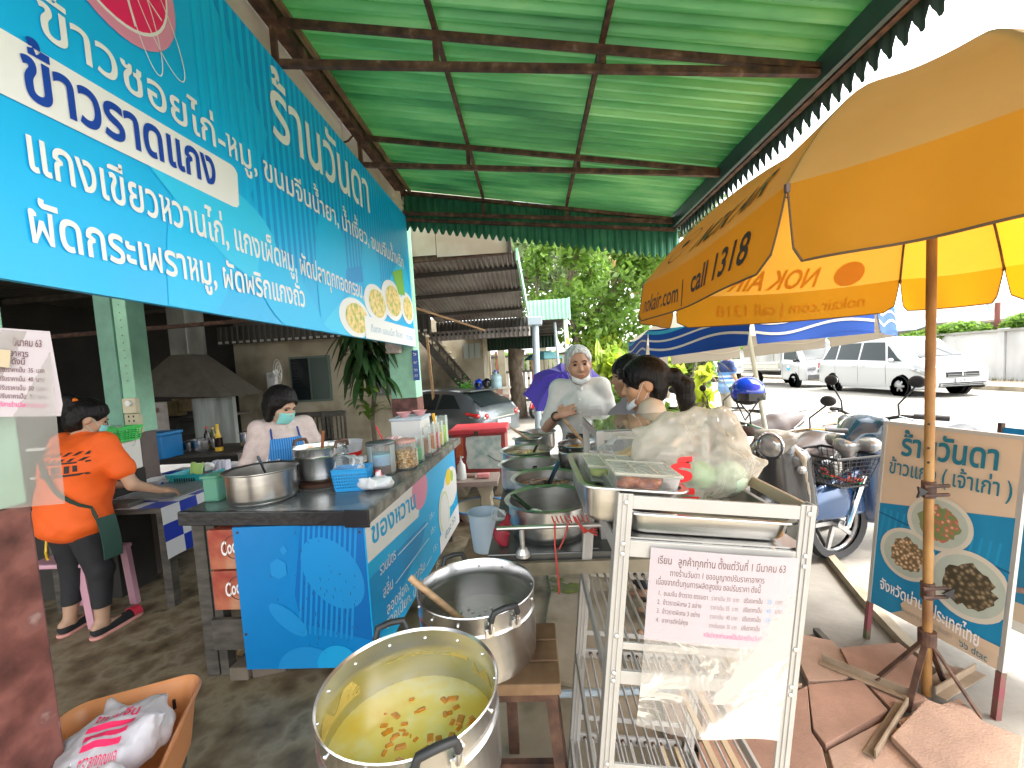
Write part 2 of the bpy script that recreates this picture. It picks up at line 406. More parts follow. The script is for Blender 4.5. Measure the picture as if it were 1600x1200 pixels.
        for ax in range(3):
            sl0 = [slice(1,-1)]*3; sl0[ax] = slice(0,-1); sl1 = [slice(1,-1)]*3; sl1[ax] = slice(1,None)
            a = I[tuple(sl0)]; b = I[tuple(sl1)]; e = np.argwhere(a != b)
            if not len(e): continue
            off = np.ones(3, int); off[ax] = 0; e2 = e+off; u, v_ = [(1,2),(2,0),(0,1)][ax]
            def id_(du, dv):
                q = e2.copy(); q[:,u] -= du; q[:,v_] -= dv; return idx[q[:,0], q[:,1], q[:,2]]
            q = np.stack([id_(1,1), id_(0,1), id_(0,0), id_(1,0)], 1); flip = b[tuple(e.T)]
            q[flip] = q[flip][:, ::-1]; fs.append(q)
        return vs, np.concatenate(fs)
    def build(s, name, m, parent=None, smooth=180, **k):
        v, f = s.mesh(); return link_mesh(name, mk_mesh(name, v, f, m, smooth), parent, **k)
    def add_to(s, g):
        v, f = s.mesh(); g.add(v, f.tolist())
# ================================================================ palette
class M: pass
M.concrete = mat('street_concrete', (.27,.25,.215), .85, var=.32, scale=1.4, bump=.35, bscale=30)
M.road = mat('road_surface', (.265,.25,.215), .9, var=.3, scale=.8, bump=.3, bscale=40)
M.floor = ramp_mat('dark_floor', 'noise', [(.3,(.07,.05,.028)),(.46,(.19,.145,.085)),(.56,(.28,.23,.15)),(.68,(.13,.10,.06)),(.8,(.22,.18,.12))], 5.5, .5, bump=.6, detail=9)
M.oldconc = ramp_mat('old_broken_concrete', 'noise', [(.3,(.11,.095,.06)),(.45,(.30,.25,.17)),(.62,(.40,.34,.25)),(.8,(.22,.18,.12))], 3, .85, bump=.5, detail=10)
M.moss = ramp_mat('moss_patch', 'noise', [(.35,(.17,.16,.11)),(.5,(.13,.17,.04)),(.7,(.22,.26,.06))], 14, .95, bump=.8, detail=8)
M.paver = mat('red_brown_paver', (.32,.185,.13), .92, var=.25, scale=5, bump=.35, bscale=120)
M.paver2 = mat('dusty_paver', (.36,.235,.17), .92, var=.25, scale=5, bump=.35, bscale=120)
M.greenw = mat('mint_paint', (.30,.58,.40), .55, var=.22, scale=4, bump=.15, bscale=20)
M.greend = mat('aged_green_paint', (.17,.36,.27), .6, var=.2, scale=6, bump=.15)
M.maroon = ramp_mat('maroon_paint', 'noise', [(.28,(.055,.018,.014)),(.47,(.13,.045,.035)),(.6,(.20,.075,.06)),(.70,(.17,.07,.06)),(.8,(.36,.25,.22))], 11, .5, bump=.5, detail=9)
M.beige = ramp_mat('stained_beige_wall', 'noise', [(.3,(.20,.165,.11)),(.5,(.40,.35,.25)),(.75,(.5,.45,.35))], 1.7, .85, detail=7, bump=.1)
M.board = ramp_mat('cement_board', 'noise', [(.35,(.38,.31,.22)),(.6,(.55,.5,.42)),(.8,(.62,.57,.49))], 1.6, .8, detail=6)
M.darkwall = mat('dark_wall', (.03,.028,.024), .9, var=.4, scale=2)  # nearly black wall colour, mottled at random
M.black = mat('black_rubber', (.015,.015,.016), .55)
M.blackg = mat('black_gloss', (.012,.012,.014), .15, coat=.6)
M.rust = ramp_mat('rusty_brown_steel', 'noise', [(.3,(.025,.013,.010)),(.5,(.075,.034,.02)),(.64,(.13,.065,.038)),(.82,(.28,.20,.15))], 14, .7, stretch=(1,1,1), detail=8, bump=.2)
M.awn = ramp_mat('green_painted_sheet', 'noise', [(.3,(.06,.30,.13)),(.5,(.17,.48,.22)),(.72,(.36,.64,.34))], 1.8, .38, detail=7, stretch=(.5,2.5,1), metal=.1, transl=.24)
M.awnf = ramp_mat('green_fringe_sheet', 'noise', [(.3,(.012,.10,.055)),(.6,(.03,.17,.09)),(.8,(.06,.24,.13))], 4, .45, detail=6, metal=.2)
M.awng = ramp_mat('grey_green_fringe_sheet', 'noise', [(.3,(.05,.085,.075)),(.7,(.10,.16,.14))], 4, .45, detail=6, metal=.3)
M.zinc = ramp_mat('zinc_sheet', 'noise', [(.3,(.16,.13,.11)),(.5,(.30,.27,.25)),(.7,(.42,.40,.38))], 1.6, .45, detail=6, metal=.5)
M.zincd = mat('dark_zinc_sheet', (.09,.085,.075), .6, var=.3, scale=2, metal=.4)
M.pipe = mat('grey_blue_pipe', (.42,.50,.55), .4, metal=.2, var=.08)
M.alu = mat('brushed_aluminium', (.62,.60,.57), .36, metal=.75, var=.07, scale=9, bump=.05)
M.aluw = mat('white_aluminium_profile', (.42,.40,.37), .36, metal=.25, var=.07, scale=7, bump=.04)
M.steel = ramp_mat('stainless_steel', 'noise', [(.3,(.50,.49,.47)),(.7,(.66,.65,.63))], 5, .30, metal=1, stretch=(1,1,6), detail=4)
M.potal = ramp_mat('aluminium_pot', 'noise', [(.3,(.56,.555,.545)),(.7,(.74,.735,.73))], 3, .27, metal=1, stretch=(1,1,5), detail=6, bump=.02)
M.brown = mat('brown_bakelite', (.09,.045,.03), .4)
M.wood = ramp_mat('pale_wood', 'noise', [(.3,(.33,.19,.09)),(.7,(.52,.33,.18))], 8, .55, stretch=(1,1,8), detail=5)
M.woodd = ramp_mat('dark_wood', 'noise', [(.3,(.035,.03,.025)),(.6,(.085,.075,.06)),(.8,(.13,.11,.09))], 7, .7, stretch=(1,1,4), detail=8, bump=.3)
M.woodm = ramp_mat('worn_stool_wood', 'noise', [(.3,(.13,.07,.035)),(.6,(.27,.16,.08)),(.8,(.34,.23,.13))], 7, .7, detail=8, bump=.2)
M.cyan = mat('cyan_print', (.005,.45,.84), .38, var=.04, scale=2)
M.cyan2 = mat('light_cyan_print', (.03,.58,.90), .38)
M.cyan3 = mat('deep_cyan_print', (.0,.31,.70), .38)
M.cyan4 = mat('bright_stripe_print', (.0,.50,.88), .38)
M.cb = mat('counter_blue_print', (.0,.19,.50), .35, var=.05, scale=3)
M.cb2 = mat('counter_light_print', (.01,.24,.565), .35)
M.cb3 = mat('counter_deep_print', (.0,.13,.42), .35)
M.white = mat('white_print', (.83,.82,.80), .45)
M.whitep = mat('white_plastic', (.78,.78,.76), .35)
M.ink = mat('navy_print', (.005,.05,.36), .4)
M.teal = mat('teal_print', (.01,.22,.32), .45)
M.pink = mat('magenta_print', (.85,.01,.13), .4)
M.pinkl = mat('pale_pink_print', (.75,.28,.42), .4)
M.red = mat('red_print', (.65,.02,.02), .4)
M.yellow = mat('yellow_plastic', (.8,.5,.03), .4)
M.orangef = mat('orange_print', (.75,.3,.05), .5)
M.glassd = mat('tinted_glass', (.012,.016,.018), .06, coat=.5)
M.glasscar = mat('car_glass', (.02,.03,.03), .35, spec=.25)
M.glass = film('clear_glass', (.85,.92,.9), .10, .04, .05)
M.clear = film('clear_plastic', (.88,.9,.9), .05, .12, .12)
M.milky = film('milky_bag_plastic', (.80,.75,.65), .34, .2, .9, 16)
M.sleeve = film('dusty_clear_sleeve', (.55,.50,.46), .12, .3, .25, 5)
M.chrome = mat('chrome', (.75,.75,.75), .08, metal=1)
M.paper = mat('notice_paper', (.46,.40,.42), .6, var=.03, scale=5)
def sheet(x0, x1, y0, y1, z): return G().poly([(x0,y0,z),(x1,y0,z),(x1,y1,z),(x0,y1,z)])
# ================================================================ the setting
def ground_fn(u, v):
    x = -60+u*u*0+u*160; y = -20+v*190; return (x, y, 0)
g = G()
xs = [-80,-40,-20,-12,-8,-6,-4.5,-3.5,-3,-2.6,-2.2,-1.8,-1.4,-1.1,-.9,-.7,-.5,0,2,5,10,20,40,90,200]; ys = [-40,-10,0,3,5,6,6.5,7,7.5,8,8.5,9,9.5,10,11,12,13,14,16,18,22,30,50,90,200,500]
def gz(x, y):
    a = min(1, max(0, (-.9-x)/.6))*min(1, max(0, (y-6.2)/1.5))*min(1, max(0, (15-y)/2)); a = a*a*(3-2*a); return -.48*a
g.add([(x, y, gz(x, y)) for y in ys for x in xs], [(j*len(xs)+i, j*len(xs)+i+1, (j+1)*len(xs)+i+1, (j+1)*len(xs)+i) for j in range(len(ys)-1) for i in range(len(xs)-1)])
struct(g, 'ground', M.concrete)
struct(sheet(3.3, 14.1, -6, 120, .004), 'road', M.road)
g = sheet(7.22, 7.32, -6, 120, .008); struct(g, 'yellow_line', mat('yellow_road_paint', (.72,.55,.16), .8, var=.15, scale=9))
g = sheet(11.30, 11.38, -6, 13, .008); struct(g, 'white_line', mat('white_road_paint', (.75,.74,.7), .8, var=.15, scale=9))
g = G().bb((14.1,-6,0), (14.3,120,.14)); struct(g, 'far_kerb', M.oldconc)
struct(sheet(14.3, 16.25, -6, 120, .13), 'far_pavement', mat('dusty_pavement', (.45,.36,.27), .9, var=.2, scale=3))
struct(sheet(-9, -.42, -3, 6.2, .006), 'shop_floor', M.floor)
struct(sheet(-.42, 1.16, -1, 3.35, .010), 'broken_concrete', M.oldconc)
# broken paving strip with a recessed joint and moss
g = G()
poly = [(.0,1.95),(.03,2.2),(.0,2.4),(.05,2.75),(.02,3.3),(.55,3.3),(.62,2.6),(.58,1.9),(.3,1.86)]
g.prism(poly, (0,0,.012), (1,0,0), (0,1,0), .03); struct(g, 'lifted_concrete_slab', M.oldconc, bevel=.006)
def blob_patch(cx, cy, r, z, seed, n=26):
    rr = random.Random(seed); return G().poly([(cx+r*(1+.35*rr.uniform(-1,1))*cos(2*pi*i/n), cy+.6*r*(1+.35*rr.uniform(-1,1))*sin(2*pi*i/n), z) for i in range(n)])
for i, (px, py, r) in enumerate([(890,918,.11),(868,905,.06),(1110,880,.05)]):
    p = at(px, py, Z=.05); blob_patch(p.x, p.y, r, .046+.001*i, i).build('moss', M.moss, kind='stuff')
# brown paving slabs: those one can pick out
pv = thing('slab_paving', 'reddish brown paving slabs laid as a small apron between white rack and umbrella foot', 'paving', (1.1,1.6,0))
struct_polys = [
 [(1225,985),(1262,1063),(1315,1062),(1345,1050),(1300,1000)],
 [(1262,1070),(1345,1062),(1388,1110),(1290,1165),(1270,1140)],
 [(1293,1170),(1392,1118),(1445,1200),(1430,1260),(1310,1230)],
 [(1090,1160),(1262,1070),(1268,1143),(1285,1168),(1300,1230),(1090,1240)],
 [(1030,1075),(1215,1062),(1255,1068),(1085,1152),(1040,1140)],
 [(1350,1062),(1395,1108),(1450,1090),(1400,1060)],
 [(1452,1200),(1400,1125),(1500,1090),(1560,1150)]]
for i, pl in enumerate(struct_polys):
    pts = [at(x, y, Z=.05) for x, y in pl]; c = sum(pts, Vector())/len(pts)
    pts = [c+(p-c)*.99 for p in pts]
    if (pts[1]-pts[0]).cross(pts[2]-pts[1]).z < 0: pts = pts[::-1]
    dz = [0,.004,-.003,.002,.003,-.004,.001][i]
    g = G().prism([(p.x, p.y) for p in pts], (0,0,.013), (1,0,0), (0,1,0), .037+dz); g.build('slab', M.paver if i % 2 else M.paver2, pv, bevel=.003)
# kerb edge / crack of the raised concrete by the rack
g = G(); kp = [at(x, y, Z=.03) for x, y in [(1290,862),(1352,938),(1420,1010),(1480,1060)]]
for a, b in zip(kp, kp[1:]): g.bar(a, b, .05, .05)
struct(g, 'pavement_edge', M.oldconc)

# ================================================================ columns
def column(name, label, x0, x1, y0, y1, h, split=1.25, up=M.greenw, group=None, lowm=M.maroon):
    t = thing(name, label, 'column', ((x0+x1)/2,(y0+y1)/2,0), group)
    G().bb((x0,y0,0),(x1,y1,split)).build('painted_base', lowm, t, bevel=.008)
    G().bb((x0+.004,y0+.004,split),(x1-.004,y1-.004,h)).build('shaft', up, t, bevel=.008)
    return t
c1 = column('shop_column', 'nearest concrete column at left edge, maroon below and mint green above, with paper notice', -1.72, -1.42, .80, 1.10, 3.6)
c2 = thing('steel_column', 'free-standing light green column inside the shop with sockets and switch screwed to it', 'column', (-3.3,3.3,0))
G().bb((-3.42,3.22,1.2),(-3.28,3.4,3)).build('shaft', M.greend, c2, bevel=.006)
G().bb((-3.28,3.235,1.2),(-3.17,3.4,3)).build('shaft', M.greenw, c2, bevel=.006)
G().bb((-3.40,3.24,0),(-3.18,3.39,1.2)).build('painted_base', mat('grey_brown_paint', (.12,.09,.08), .6, var=.2), c2, bevel=.006)
g = G()
for i in range(15): g.ball((-3.222,3.232,1.62+i*.06), .005, 6, 4)
g.build('rivet', M.alu, c2, kind='stuff')
# sockets
sb = thing('socket_box', 'cream electric socket box with plugged-in charger on the green steel column', 'socket', (-3.2,3.2,1.3))
G().bb((-3.25,3.19,1.36),(-3.14,3.232,1.48)).build('switch_plate', mat('cream_plastic', (.62,.55,.38), .4), sb, bevel=.006)
b_ = G().bb((-3.24,3.185,1.2),(-3.13,3.232,1.355)).build('socket_plate', mat('aged_cream_plastic', (.55,.48,.32), .4), sb, bevel=.006)
g = G()
for x in (-3.2,-3.16):
    for z in (1.3,1.335): g.bb((x-.004,3.181,z-.008),(x+.004,3.1855,z+.008))
g.build('slot', M.black, b_)
G().bb((-3.22,3.14,1.22),(-3.12,3.184,1.25)).build('plug', M.whitep, sb, bevel=.005)
G().cyl((-3.18,3.19,1.44),(-3.18,3.165,1.44),.022,n=16).build('switch_knob', M.whitep, sb)
g = G().tube([(-3.13,3.15,1.235),(-3.1,3.13,1.2),(-3.11,3.12,1.12),(-3.22,3.1,1.07),(-3.27,3.1,1.03)], .004, 6); g.build('cable', M.whitep, sb)
cb = single(G().tube([(-3.46,3.2,1.36),(-3.5,3.18,1.25),(-3.47,3.17,1.12),(-3.42,3.15,1.05),(-3.44,3.1,1.0)], .004, 6), 'power_cable', M.whitep, 'thin pale cable hanging in a loop left of the inner green column', 'cable')
c3 = column('end_column', 'mint green column with maroon foot at far end of the big sign, house number plate on it', -1.72, -1.40, 5.05, 5.33, 3.6)
# house number plate
hp = thing('number_plate', 'small blue enamel house plate fixed to the far mint green column', 'sign', (-1.37,5.1,1.5))
p0 = at(652,578,Y=5.05); G().bb((-1.42,5.025,1.46),(-1.345,5.045,1.82)).build('plate', mat('blue_enamel', (.01,.06,.32), .3), hp, bevel=.004)
for k, (s_, z) in enumerate([('๖',1.76),('๑๙',1.66),('๖๖',1.57),('๕๕',1.50)]):
    line_text(s_, (-1.405,5.022,z), (-1.36,5.022,z), (0,0,1), .055, hp, M.white)
single(G().box((-1.62,4.98,1.86),(.16,.12,.13)), 'paper_bundle', mat('old_paper',(.5,.42,.36),.9,var=.2,scale=20,bump=.4), 'old paper bundle tied to the far column just under the sign', 'paper', bevel=.01)
# ================================================================ building wall strip above the sign
wl = thing('upper_wall', 'beige cement board wall of the shop above the blue sign, with dark joints', 'wall', (-1.55,2.8,3.2))
for y0, y1 in ((-.6,.8),(.808,2.2),(2.208,3.6),(3.608,5.04)):
    G().bb((-1.62,y0,3.0),(-1.47,y1,4.6)).build('board', M.board, wl)
g = G()
for y in (.804,2.204,3.604): g.bb((-1.60,y-.01,3.0),(-1.474,y+.01,4.6))
g.build('joint', M.darkwall, wl)
g = G().tube([(-1.46,3.6,3.5),(-1.43,3.62,3.52),(-1.40,3.66,3.58)], .008, 6); g.build('bracket', M.rust, wl)
# ================================================================ big shop sign
sg = thing('shop_sign', 'long sky blue shop signboard with white Thai dish names, hung over the open front', 'signboard', (-1.4,3,1.9))
SY0, SY1 = .55, 5.035
def SP(y, z, o=0): return Vector((-1.372+o, y, z))
G().bb((-1.40,SY0,1.86),(-1.373,SY1,1.865+1.52)).build('board', M.cyan, sg)
# flatten the slightly rising bottom edge of the photograph: board runs level
def flat(poly, o, m, name): 
    vs = [SP(y, z, o) for y, z in poly]; return G().poly(vs).build(name, m, sg)
def yz(px, py): p = at(px, py, X=-1.372); return (p.y, min(3.384, max(1.862, p.z)))
def ellp(cy, cz, ry, rz, a=0, n=40, clip=True):
    out = []
    for i in range(n):
        t = 2*pi*i/n; y = cy+ry*cos(t)*cos(a)-rz*sin(t)*sin(a); z = cz+ry*cos(t)*sin(a)+rz*sin(t)*cos(a)
        out.append((min(SY1-.002, max(SY0+.002, y)), min(3.383, max(1.862, z)) if clip else z))
    return out
# tone-on-tone artwork: big drops, and stripes across the darker ones
flat([(1.95,3.383),(2.35,2.9),(2.15,2.5),(2.3,2.2),(3.3,2.28),(4.3,2.5),(4.75,2.9),(4.3,3.383)], .0006, M.cyan3, 'print_shape')
def drop(cy, cz, s, a, m, o, name='print_shape'):
    pl = []
    for i in range(30):
        t = 2*pi*i/30; r = s*(.62+.38*abs(cos(t/2))**.6 if True else 1); x = s*cos(t)*1.5; y = s*sin(t)*(.55+.35*cos(t))
        Y = cy+x*cos(a)-y*sin(a); Z = cz+x*sin(a)+y*cos(a); pl.append((min(SY1-.002, max(SY0, Y)), min(3.383, max(1.862, Z))))
    flat(pl, o, m, name)
for k, (cy, cz, s, a) in enumerate([(1.75,2.02,.30,1.2),(2.3,2.1,.26,-.5),(2.95,2.2,.36,1.3),(3.25,2.0,.3,.2),(3.75,2.25,.34,1.5),(1.9,2.32,.3,-.3),(2.55,1.95,.3,2.6),(4.5,2.5,.3,.4)]): drop(cy, cz, s, a, M.cyan2 if k % 2 else M.cyan4, .0010+.0003*k)
g = G(); y = 1.86
while y < 4.85:
    zt = 3.38; zb = 2.28+.2*sin(y*2.1)
    if y > 2.05: g.add([SP(y,zb,.0009), SP(y+.028,zb,.0009), SP(y+.028,zt,.0009), SP(y,zt,.0009)], [(0,1,2,3)])
    else: g.add([SP(y,2.62,.0009), SP(y+.028,2.62,.0009), SP(y+.028,zt,.0009), SP(y,zt,.0009)], [(0,1,2,3)])
    y += .062
g.build('print_stripes', M.cyan4, sg, kind='stuff')
# pink citrus slice at the top
flat(ellp(1.50,3.06,.262,.275,0), .0034, M.pinkl, 'fruit_rind'); flat(ellp(1.49,3.075,.236,.248,0), .0040, M.white, 'fruit_pith'); flat(ellp(1.49,3.078,.228,.240,0), .0046, M.pink, 'fruit_flesh')
g = G()
for a in (20,65,110,155,200,245,290,335):
    d = rad(a); g.add([SP(1.49+.012*cos(d+1.57),3.078+.012*sin(d+1.57),.0052), SP(1.49+.22*cos(d-.03),3.078+.23*sin(d-.03),.0052), SP(1.49+.22*cos(d+.0),3.078+.23*sin(d+.0),.0052)], [(0,1,2)])
for cx, cz_, ry, rz, a in ((1.60,2.93,.05,.19,.25),(1.66,2.98,.07,.21,.5)):
    pts = [SP(cx+ry*cos(t)*cos(a)-rz*sin(t)*sin(a), cz_+ry*cos(t)*sin(a)+rz*sin(t)*cos(a), .0055) for t in np.linspace(0, 2*pi, 40)]
    for p, q in zip(pts, pts[1:]):
        d = (q-p).normalized(); n_ = Vector((0,-d.z,d.y))*.0022; g.add([p+n_, p-n_, q-n_, q+n_], [(0,1,2,3)])
g.build('print_lines', M.white, sg)
# white label band
bd = [(SY0,2.335)]+[(2.0,2.385),(2.03,2.392),(2.045,2.41),(2.055,2.56),(2.04,2.578),(2.02,2.585)]+[(SY0,2.50)]
flat(bd, .0034, M.white, 'label_band')
def sline(txt, p, q, em, m=M.white, o=.006, bold=.012, **k):
    a = at(*p, X=-1.372); b = at(*q, X=-1.372); return line_text(txt, SP(a.y,a.z,o-.0015), SP(b.y,b.z,o-.0015), (0,0,1), em, sg, m, bold=bold, **k)
sline('ร้านวันดา', (424,208), (579,334), .47, bold=.012, res=5)
sline('ข้าวซอยไก่-หมู, ขนมจีนน้ำยา, น้ำเงี้ยว, ขนมจีนน้ำพริก', (57,50), (631,420), .178, bold=.012)
sline('ข้าวราดแกง', (33,148), (338,292), .205, m=M.ink, o=.008, bold=.022, res=5)
sline('แกงเขียวหวานไก่, แกงเผ็ดหมู, ผัดปลาดุกทอดกรอบ,', (38,262), (568,467), .172, bold=.014)
sline('ผัดกระเพราหมู, ผัดพริกแกงถั่ว', (42,377), (477,480), .165, bold=.018)
# photo plates
noodle = ramp_mat('noodle_dish_print', 'noise', [(.35,(.30,.45,.10)),(.48,(.80,.55,.16)),(.6,(.85,.72,.35)),(.75,(.55,.25,.06))], 22, .5, detail=8)
for i, (px, py, ry, rz) in enumerate([(556,497,.30,.155),(588,474,.29,.165),(613,470,.33,.20),(636,482,.24,.175)]):
    y_, z_ = yz(px, py)
    flat(ellp(y_, z_, ry, rz), .0036+.0006*i, M.white, 'dish_rim'); flat(ellp(y_+.02, z_-.0, ry*.72, rz*.76), .0066+.0002*i, noodle, 'dish_food')
flat([yz(627,420), yz(612,425), yz(622,460), yz(632,462)][::-1], .007, mat('leaf_print', (.2,.5,.05), .5), 'leaf_print')
flat([(3.50,1.862),(3.50,2.055),(5.03,2.07),(5.03,1.862)], .0078, M.white, 'label_band')
line_text('ดีแทค แอนเน็ต สื่อสุด', SP(3.62,1.93,.0084), SP(4.55,1.93,.0084), (0,0,1), .085, sg, mat('grey_blue_print', (.25,.42,.55), .5))
line_text('๖๖ dtac', SP(4.66,1.93,.0084), SP(4.93,1.93,.0084), (0,0,1), .09, sg, M.cyan3)
# ================================================================ green awning
aw = thing('corrugated_awning', 'green corrugated metal awning on rusty brown trusses over the food stall', 'awning', (-1.4,3.2,3))
def rz_(x): return 3.66-.175*(x+1.4)      # underside of the sheets
y = -1.2; k = 0
while y < 5.05:
    y1 = min(y+.76, 5.09)
    n = max(2, int((y1-y)/.085))
    g = G().corr((-1.44, y, rz_(-1.44)+.055), (0, y1-y, 0), (3.28, 0, rz_(1.84)-rz_(-1.44)), n, (0,0,1), .034, flat=.26, nv=2)
    g.build('roof_sheet', M.awn, aw, solid=.0015); y = y1-.0; k += 1
TY = [-.3,1.2,2.55,3.80,4.98]
for i, yy in enumerate(TY):
    g = G().bar((-1.42,yy,rz_(-1.42)-.02), (1.72,yy,rz_(1.72)-.005), .034, .036); g.build('top_chord', M.rust, aw)
    g = G().bar((-1.44,yy,3.41), (1.70,yy,3.085), .034, .038); g.build('bottom_chord', M.rust, aw)
    for x in (-1.40,-.45,.50):
        zt, zb = rz_(x)-.045, 3.41-.1035*(x+1.44)+.025
        if zt-zb > .03: G().bb((x-.016,yy-.014,zb),(x+.016,yy+.014,zt)).build('web_strut', M.rust, aw)
for x in (-.45,.50): G().bar((x,-1.2,rz_(x)+.033), (x,5.02,rz_(x)+.033), .03, .034).build('purlin', M.rust, aw)
G().bar((-1.39,-1.2,rz_(-1.39)-.0), (-1.39,5.05,rz_(-1.39)-.0), .07, .10).build('wall_beam', M.rust, aw)
G().bar((-1.31,-1.2,rz_(-1.31)+.03), (-1.31,5.05,rz_(-1.31)+.03), .03, .03).build('wall_batten', ramp_mat('pale_rusty_edge', 'noise', [(.3,(.09,.05,.03)),(.6,(.25,.16,.08))], 6, .7), aw)
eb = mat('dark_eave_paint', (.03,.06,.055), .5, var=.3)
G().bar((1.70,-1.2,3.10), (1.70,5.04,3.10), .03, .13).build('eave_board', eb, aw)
G().bar((1.745,-1.2,3.045), (1.745,5.04,3.045), .035, .03).build('eave_angle', M.rust, aw)
G().bar((-1.42,5.03,3.35), (1.72,5.03,3.01), .03, .035).build('end_rail', M.rust, aw)
def tooth(a, h):
    return .0
def fringe(o, u, n, drop, nrm, m, name, jagl=.055):
    """vertical corrugated strip whose lower edge is cut into rounded teeth with small key-hole gaps"""
    o = Vector(o); u = Vector(u); nrm = Vector(nrm); vs = []; fs = []; q = 8
    prof = [(0,-.55,0),(.10,-.1,0),(.22,.35,.0),(.32,.9,.6),(.5,1.0,1),(.68,.9,1),(.78,.35,.6),(.90,-.1,0)]
    for k in range(n):
        for a, j, h in prof: 
            t = (k+a)/n; p = o+u*t+nrm*(h*.014); vs += [p, p+Vector((0,0,-drop-jagl*j))]
    vs += [o+u, o+u+Vector((0,0,-drop+jagl*.55))]
    for i in range(n*len(prof)): fs.append((2*i, 2*i+1, 2*i+3, 2*i+2))
    return G().add(vs, fs).build(name, m, aw, solid=.0012)
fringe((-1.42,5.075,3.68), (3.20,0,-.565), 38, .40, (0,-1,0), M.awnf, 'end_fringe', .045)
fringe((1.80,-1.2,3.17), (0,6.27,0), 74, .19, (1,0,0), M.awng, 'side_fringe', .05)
# crumpled plastic sheet between sign and awning end
s = Soft((-1.60,4.80,3.28),(-1.30,5.08,3.72),.012); s.rbox((-1.44,4.95,3.5),(.05,.09,.18),.03).ripple(.008,45,3)
tag(s.build('crumpled_sheet', mat('cream_plastic_sheet', (.6,.55,.42), .5, bump=.3)), 'crumpled cream plastic sheet stuffed between the blue sign and the awning corner', 'plastic sheet')
# ================================================================ inside of the shop
it = thing('shop_interior', 'dim open hall behind the counter with nearly black walls under a dark corrugated roof', 'building', (-5,6,0))
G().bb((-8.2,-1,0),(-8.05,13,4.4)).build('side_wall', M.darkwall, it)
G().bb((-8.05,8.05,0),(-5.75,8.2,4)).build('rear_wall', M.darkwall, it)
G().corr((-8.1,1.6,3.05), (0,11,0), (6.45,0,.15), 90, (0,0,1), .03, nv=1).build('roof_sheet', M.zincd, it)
g = G()
for y in (3.0,4.6,6.2,7.8): g.bar((-8,y,2.98),(-1.7,y,3.12),.06,.08)
g.build('roof_beam', M.woodd, it)
G().bb((-8.1,-1.0,2.55),(-1.75,1.8,2.6)).build('ceiling_board', M.woodd, it)
g = G().bar((-8.0,4.9,2.2), (-1.8,6.4,2.55), .05, .05); g.build('tie_rod', M.rust, it)
bh = thing('back_house', 'stained beige wall with dark window openings at the back of the hall', 'building', (-4,8,0))
G().bb((-5.75,8.0,0),(-2.55,8.15,2.32)).build('wall', M.beige, bh)
for x0, x1, z0, z1 in ((-4.62,-3.9,1.15,1.95),(-2.95,-2.62,1.2,1.98)):
    wf = G().bb((x0-.04,7.97,z0-.04),(x1+.04,8.0,z1+.04)).build('window', mat('faded_window_frame', (.12,.16,.13), .6), bh)
    G().bb((x0,7.955,z0),((x0+x1)/2-.02,7.968,z1)).build('pane', M.glassd, wf); G().bb(((x0+x1)/2+.02,7.955,z0),(x1,7.968,z1)).build('pane', mat('dark_green_pane', (.04,.07,.055), .3), wf)
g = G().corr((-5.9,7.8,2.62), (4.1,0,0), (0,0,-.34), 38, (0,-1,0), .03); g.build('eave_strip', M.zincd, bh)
g = G()
for i in range(30): g.bb((-5.85+i*.135,7.74,2.30),(-5.79+i*.135,7.76,2.34))
g.build('eave_hole', mat('bright_gap', (.5,.5,.45), .6), bh, kind='stuff')
# extractor hood
hd = thing('extractor_hood', 'grey sheet metal cooking hood with narrow flue over the back stove', 'hood', (-5,6.6,0))
hm = ramp_mat('greasy_galvanised', 'noise', [(.3,(.10,.10,.085)),(.6,(.26,.27,.24)),(.8,(.36,.37,.33))], 3, .5, metal=.4, detail=7, stretch=(1,1,.4))
G().bb((-5.72,6.5,2.05),(-5.42,6.9,3.05)).build('flue', hm, hd, bevel=.01)
vs = [(-6.3,6.2,1.45),(-4.72,6.2,1.35),(-4.72,7.2,1.35),(-6.3,7.2,1.45),(-5.72,6.5,2.05),(-5.42,6.5,2.05),(-5.42,6.9,2.05),(-5.72,6.9,2.05)]
G().add(vs, [(0,1,5,4),(1,2,6,5),(2,3,7,6),(3,0,4,7)]).build('canopy', mat('dull_brown_hood', (.10,.09,.07), .6, var=.3), hd, solid=.01)
G().bb((-5.45,6.5,.55),(-4.78,6.58,1.34)).build('splash_panel', ramp_mat('streaky_zinc', 'noise', [(.3,(.20,.22,.20)),(.6,(.42,.46,.43)),(.8,(.55,.58,.55))], 2.5, .4, metal=.4, stretch=(3,1,.4), detail=8), hd)
rr = random.Random(31)
for k, (px, py, w_, h_) in enumerate([(262,640,.5,.28),(292,632,.35,.22),(300,668,.4,.2),(240,655,.3,.25)]):
    q = at(px,py,Y=6.9+.05*k); single(G().box((q.x,q.y,q.z),(w_,.2,h_)), 'storage_box', mat('old_card%d'%k,[(.16,.12,.05),(.22,.16,.08),(.10,.10,.09),(.2,.18,.14)][k],.9,var=.3), ['stained yellow carton high on the dark kitchen shelf','brown carton right of the yellow carton on the dark shelf','lower brownish bundle under the cartons by the hood','grey tin at the left end of the dark kitchen shelf'][k], 'box')
single(G().bb((-7.2,6.7,1.02),(-4.9,7.1,1.06)), 'wall_shelf', M.woodd, 'dark wooden shelf board with cartons left of the hood', 'shelf')
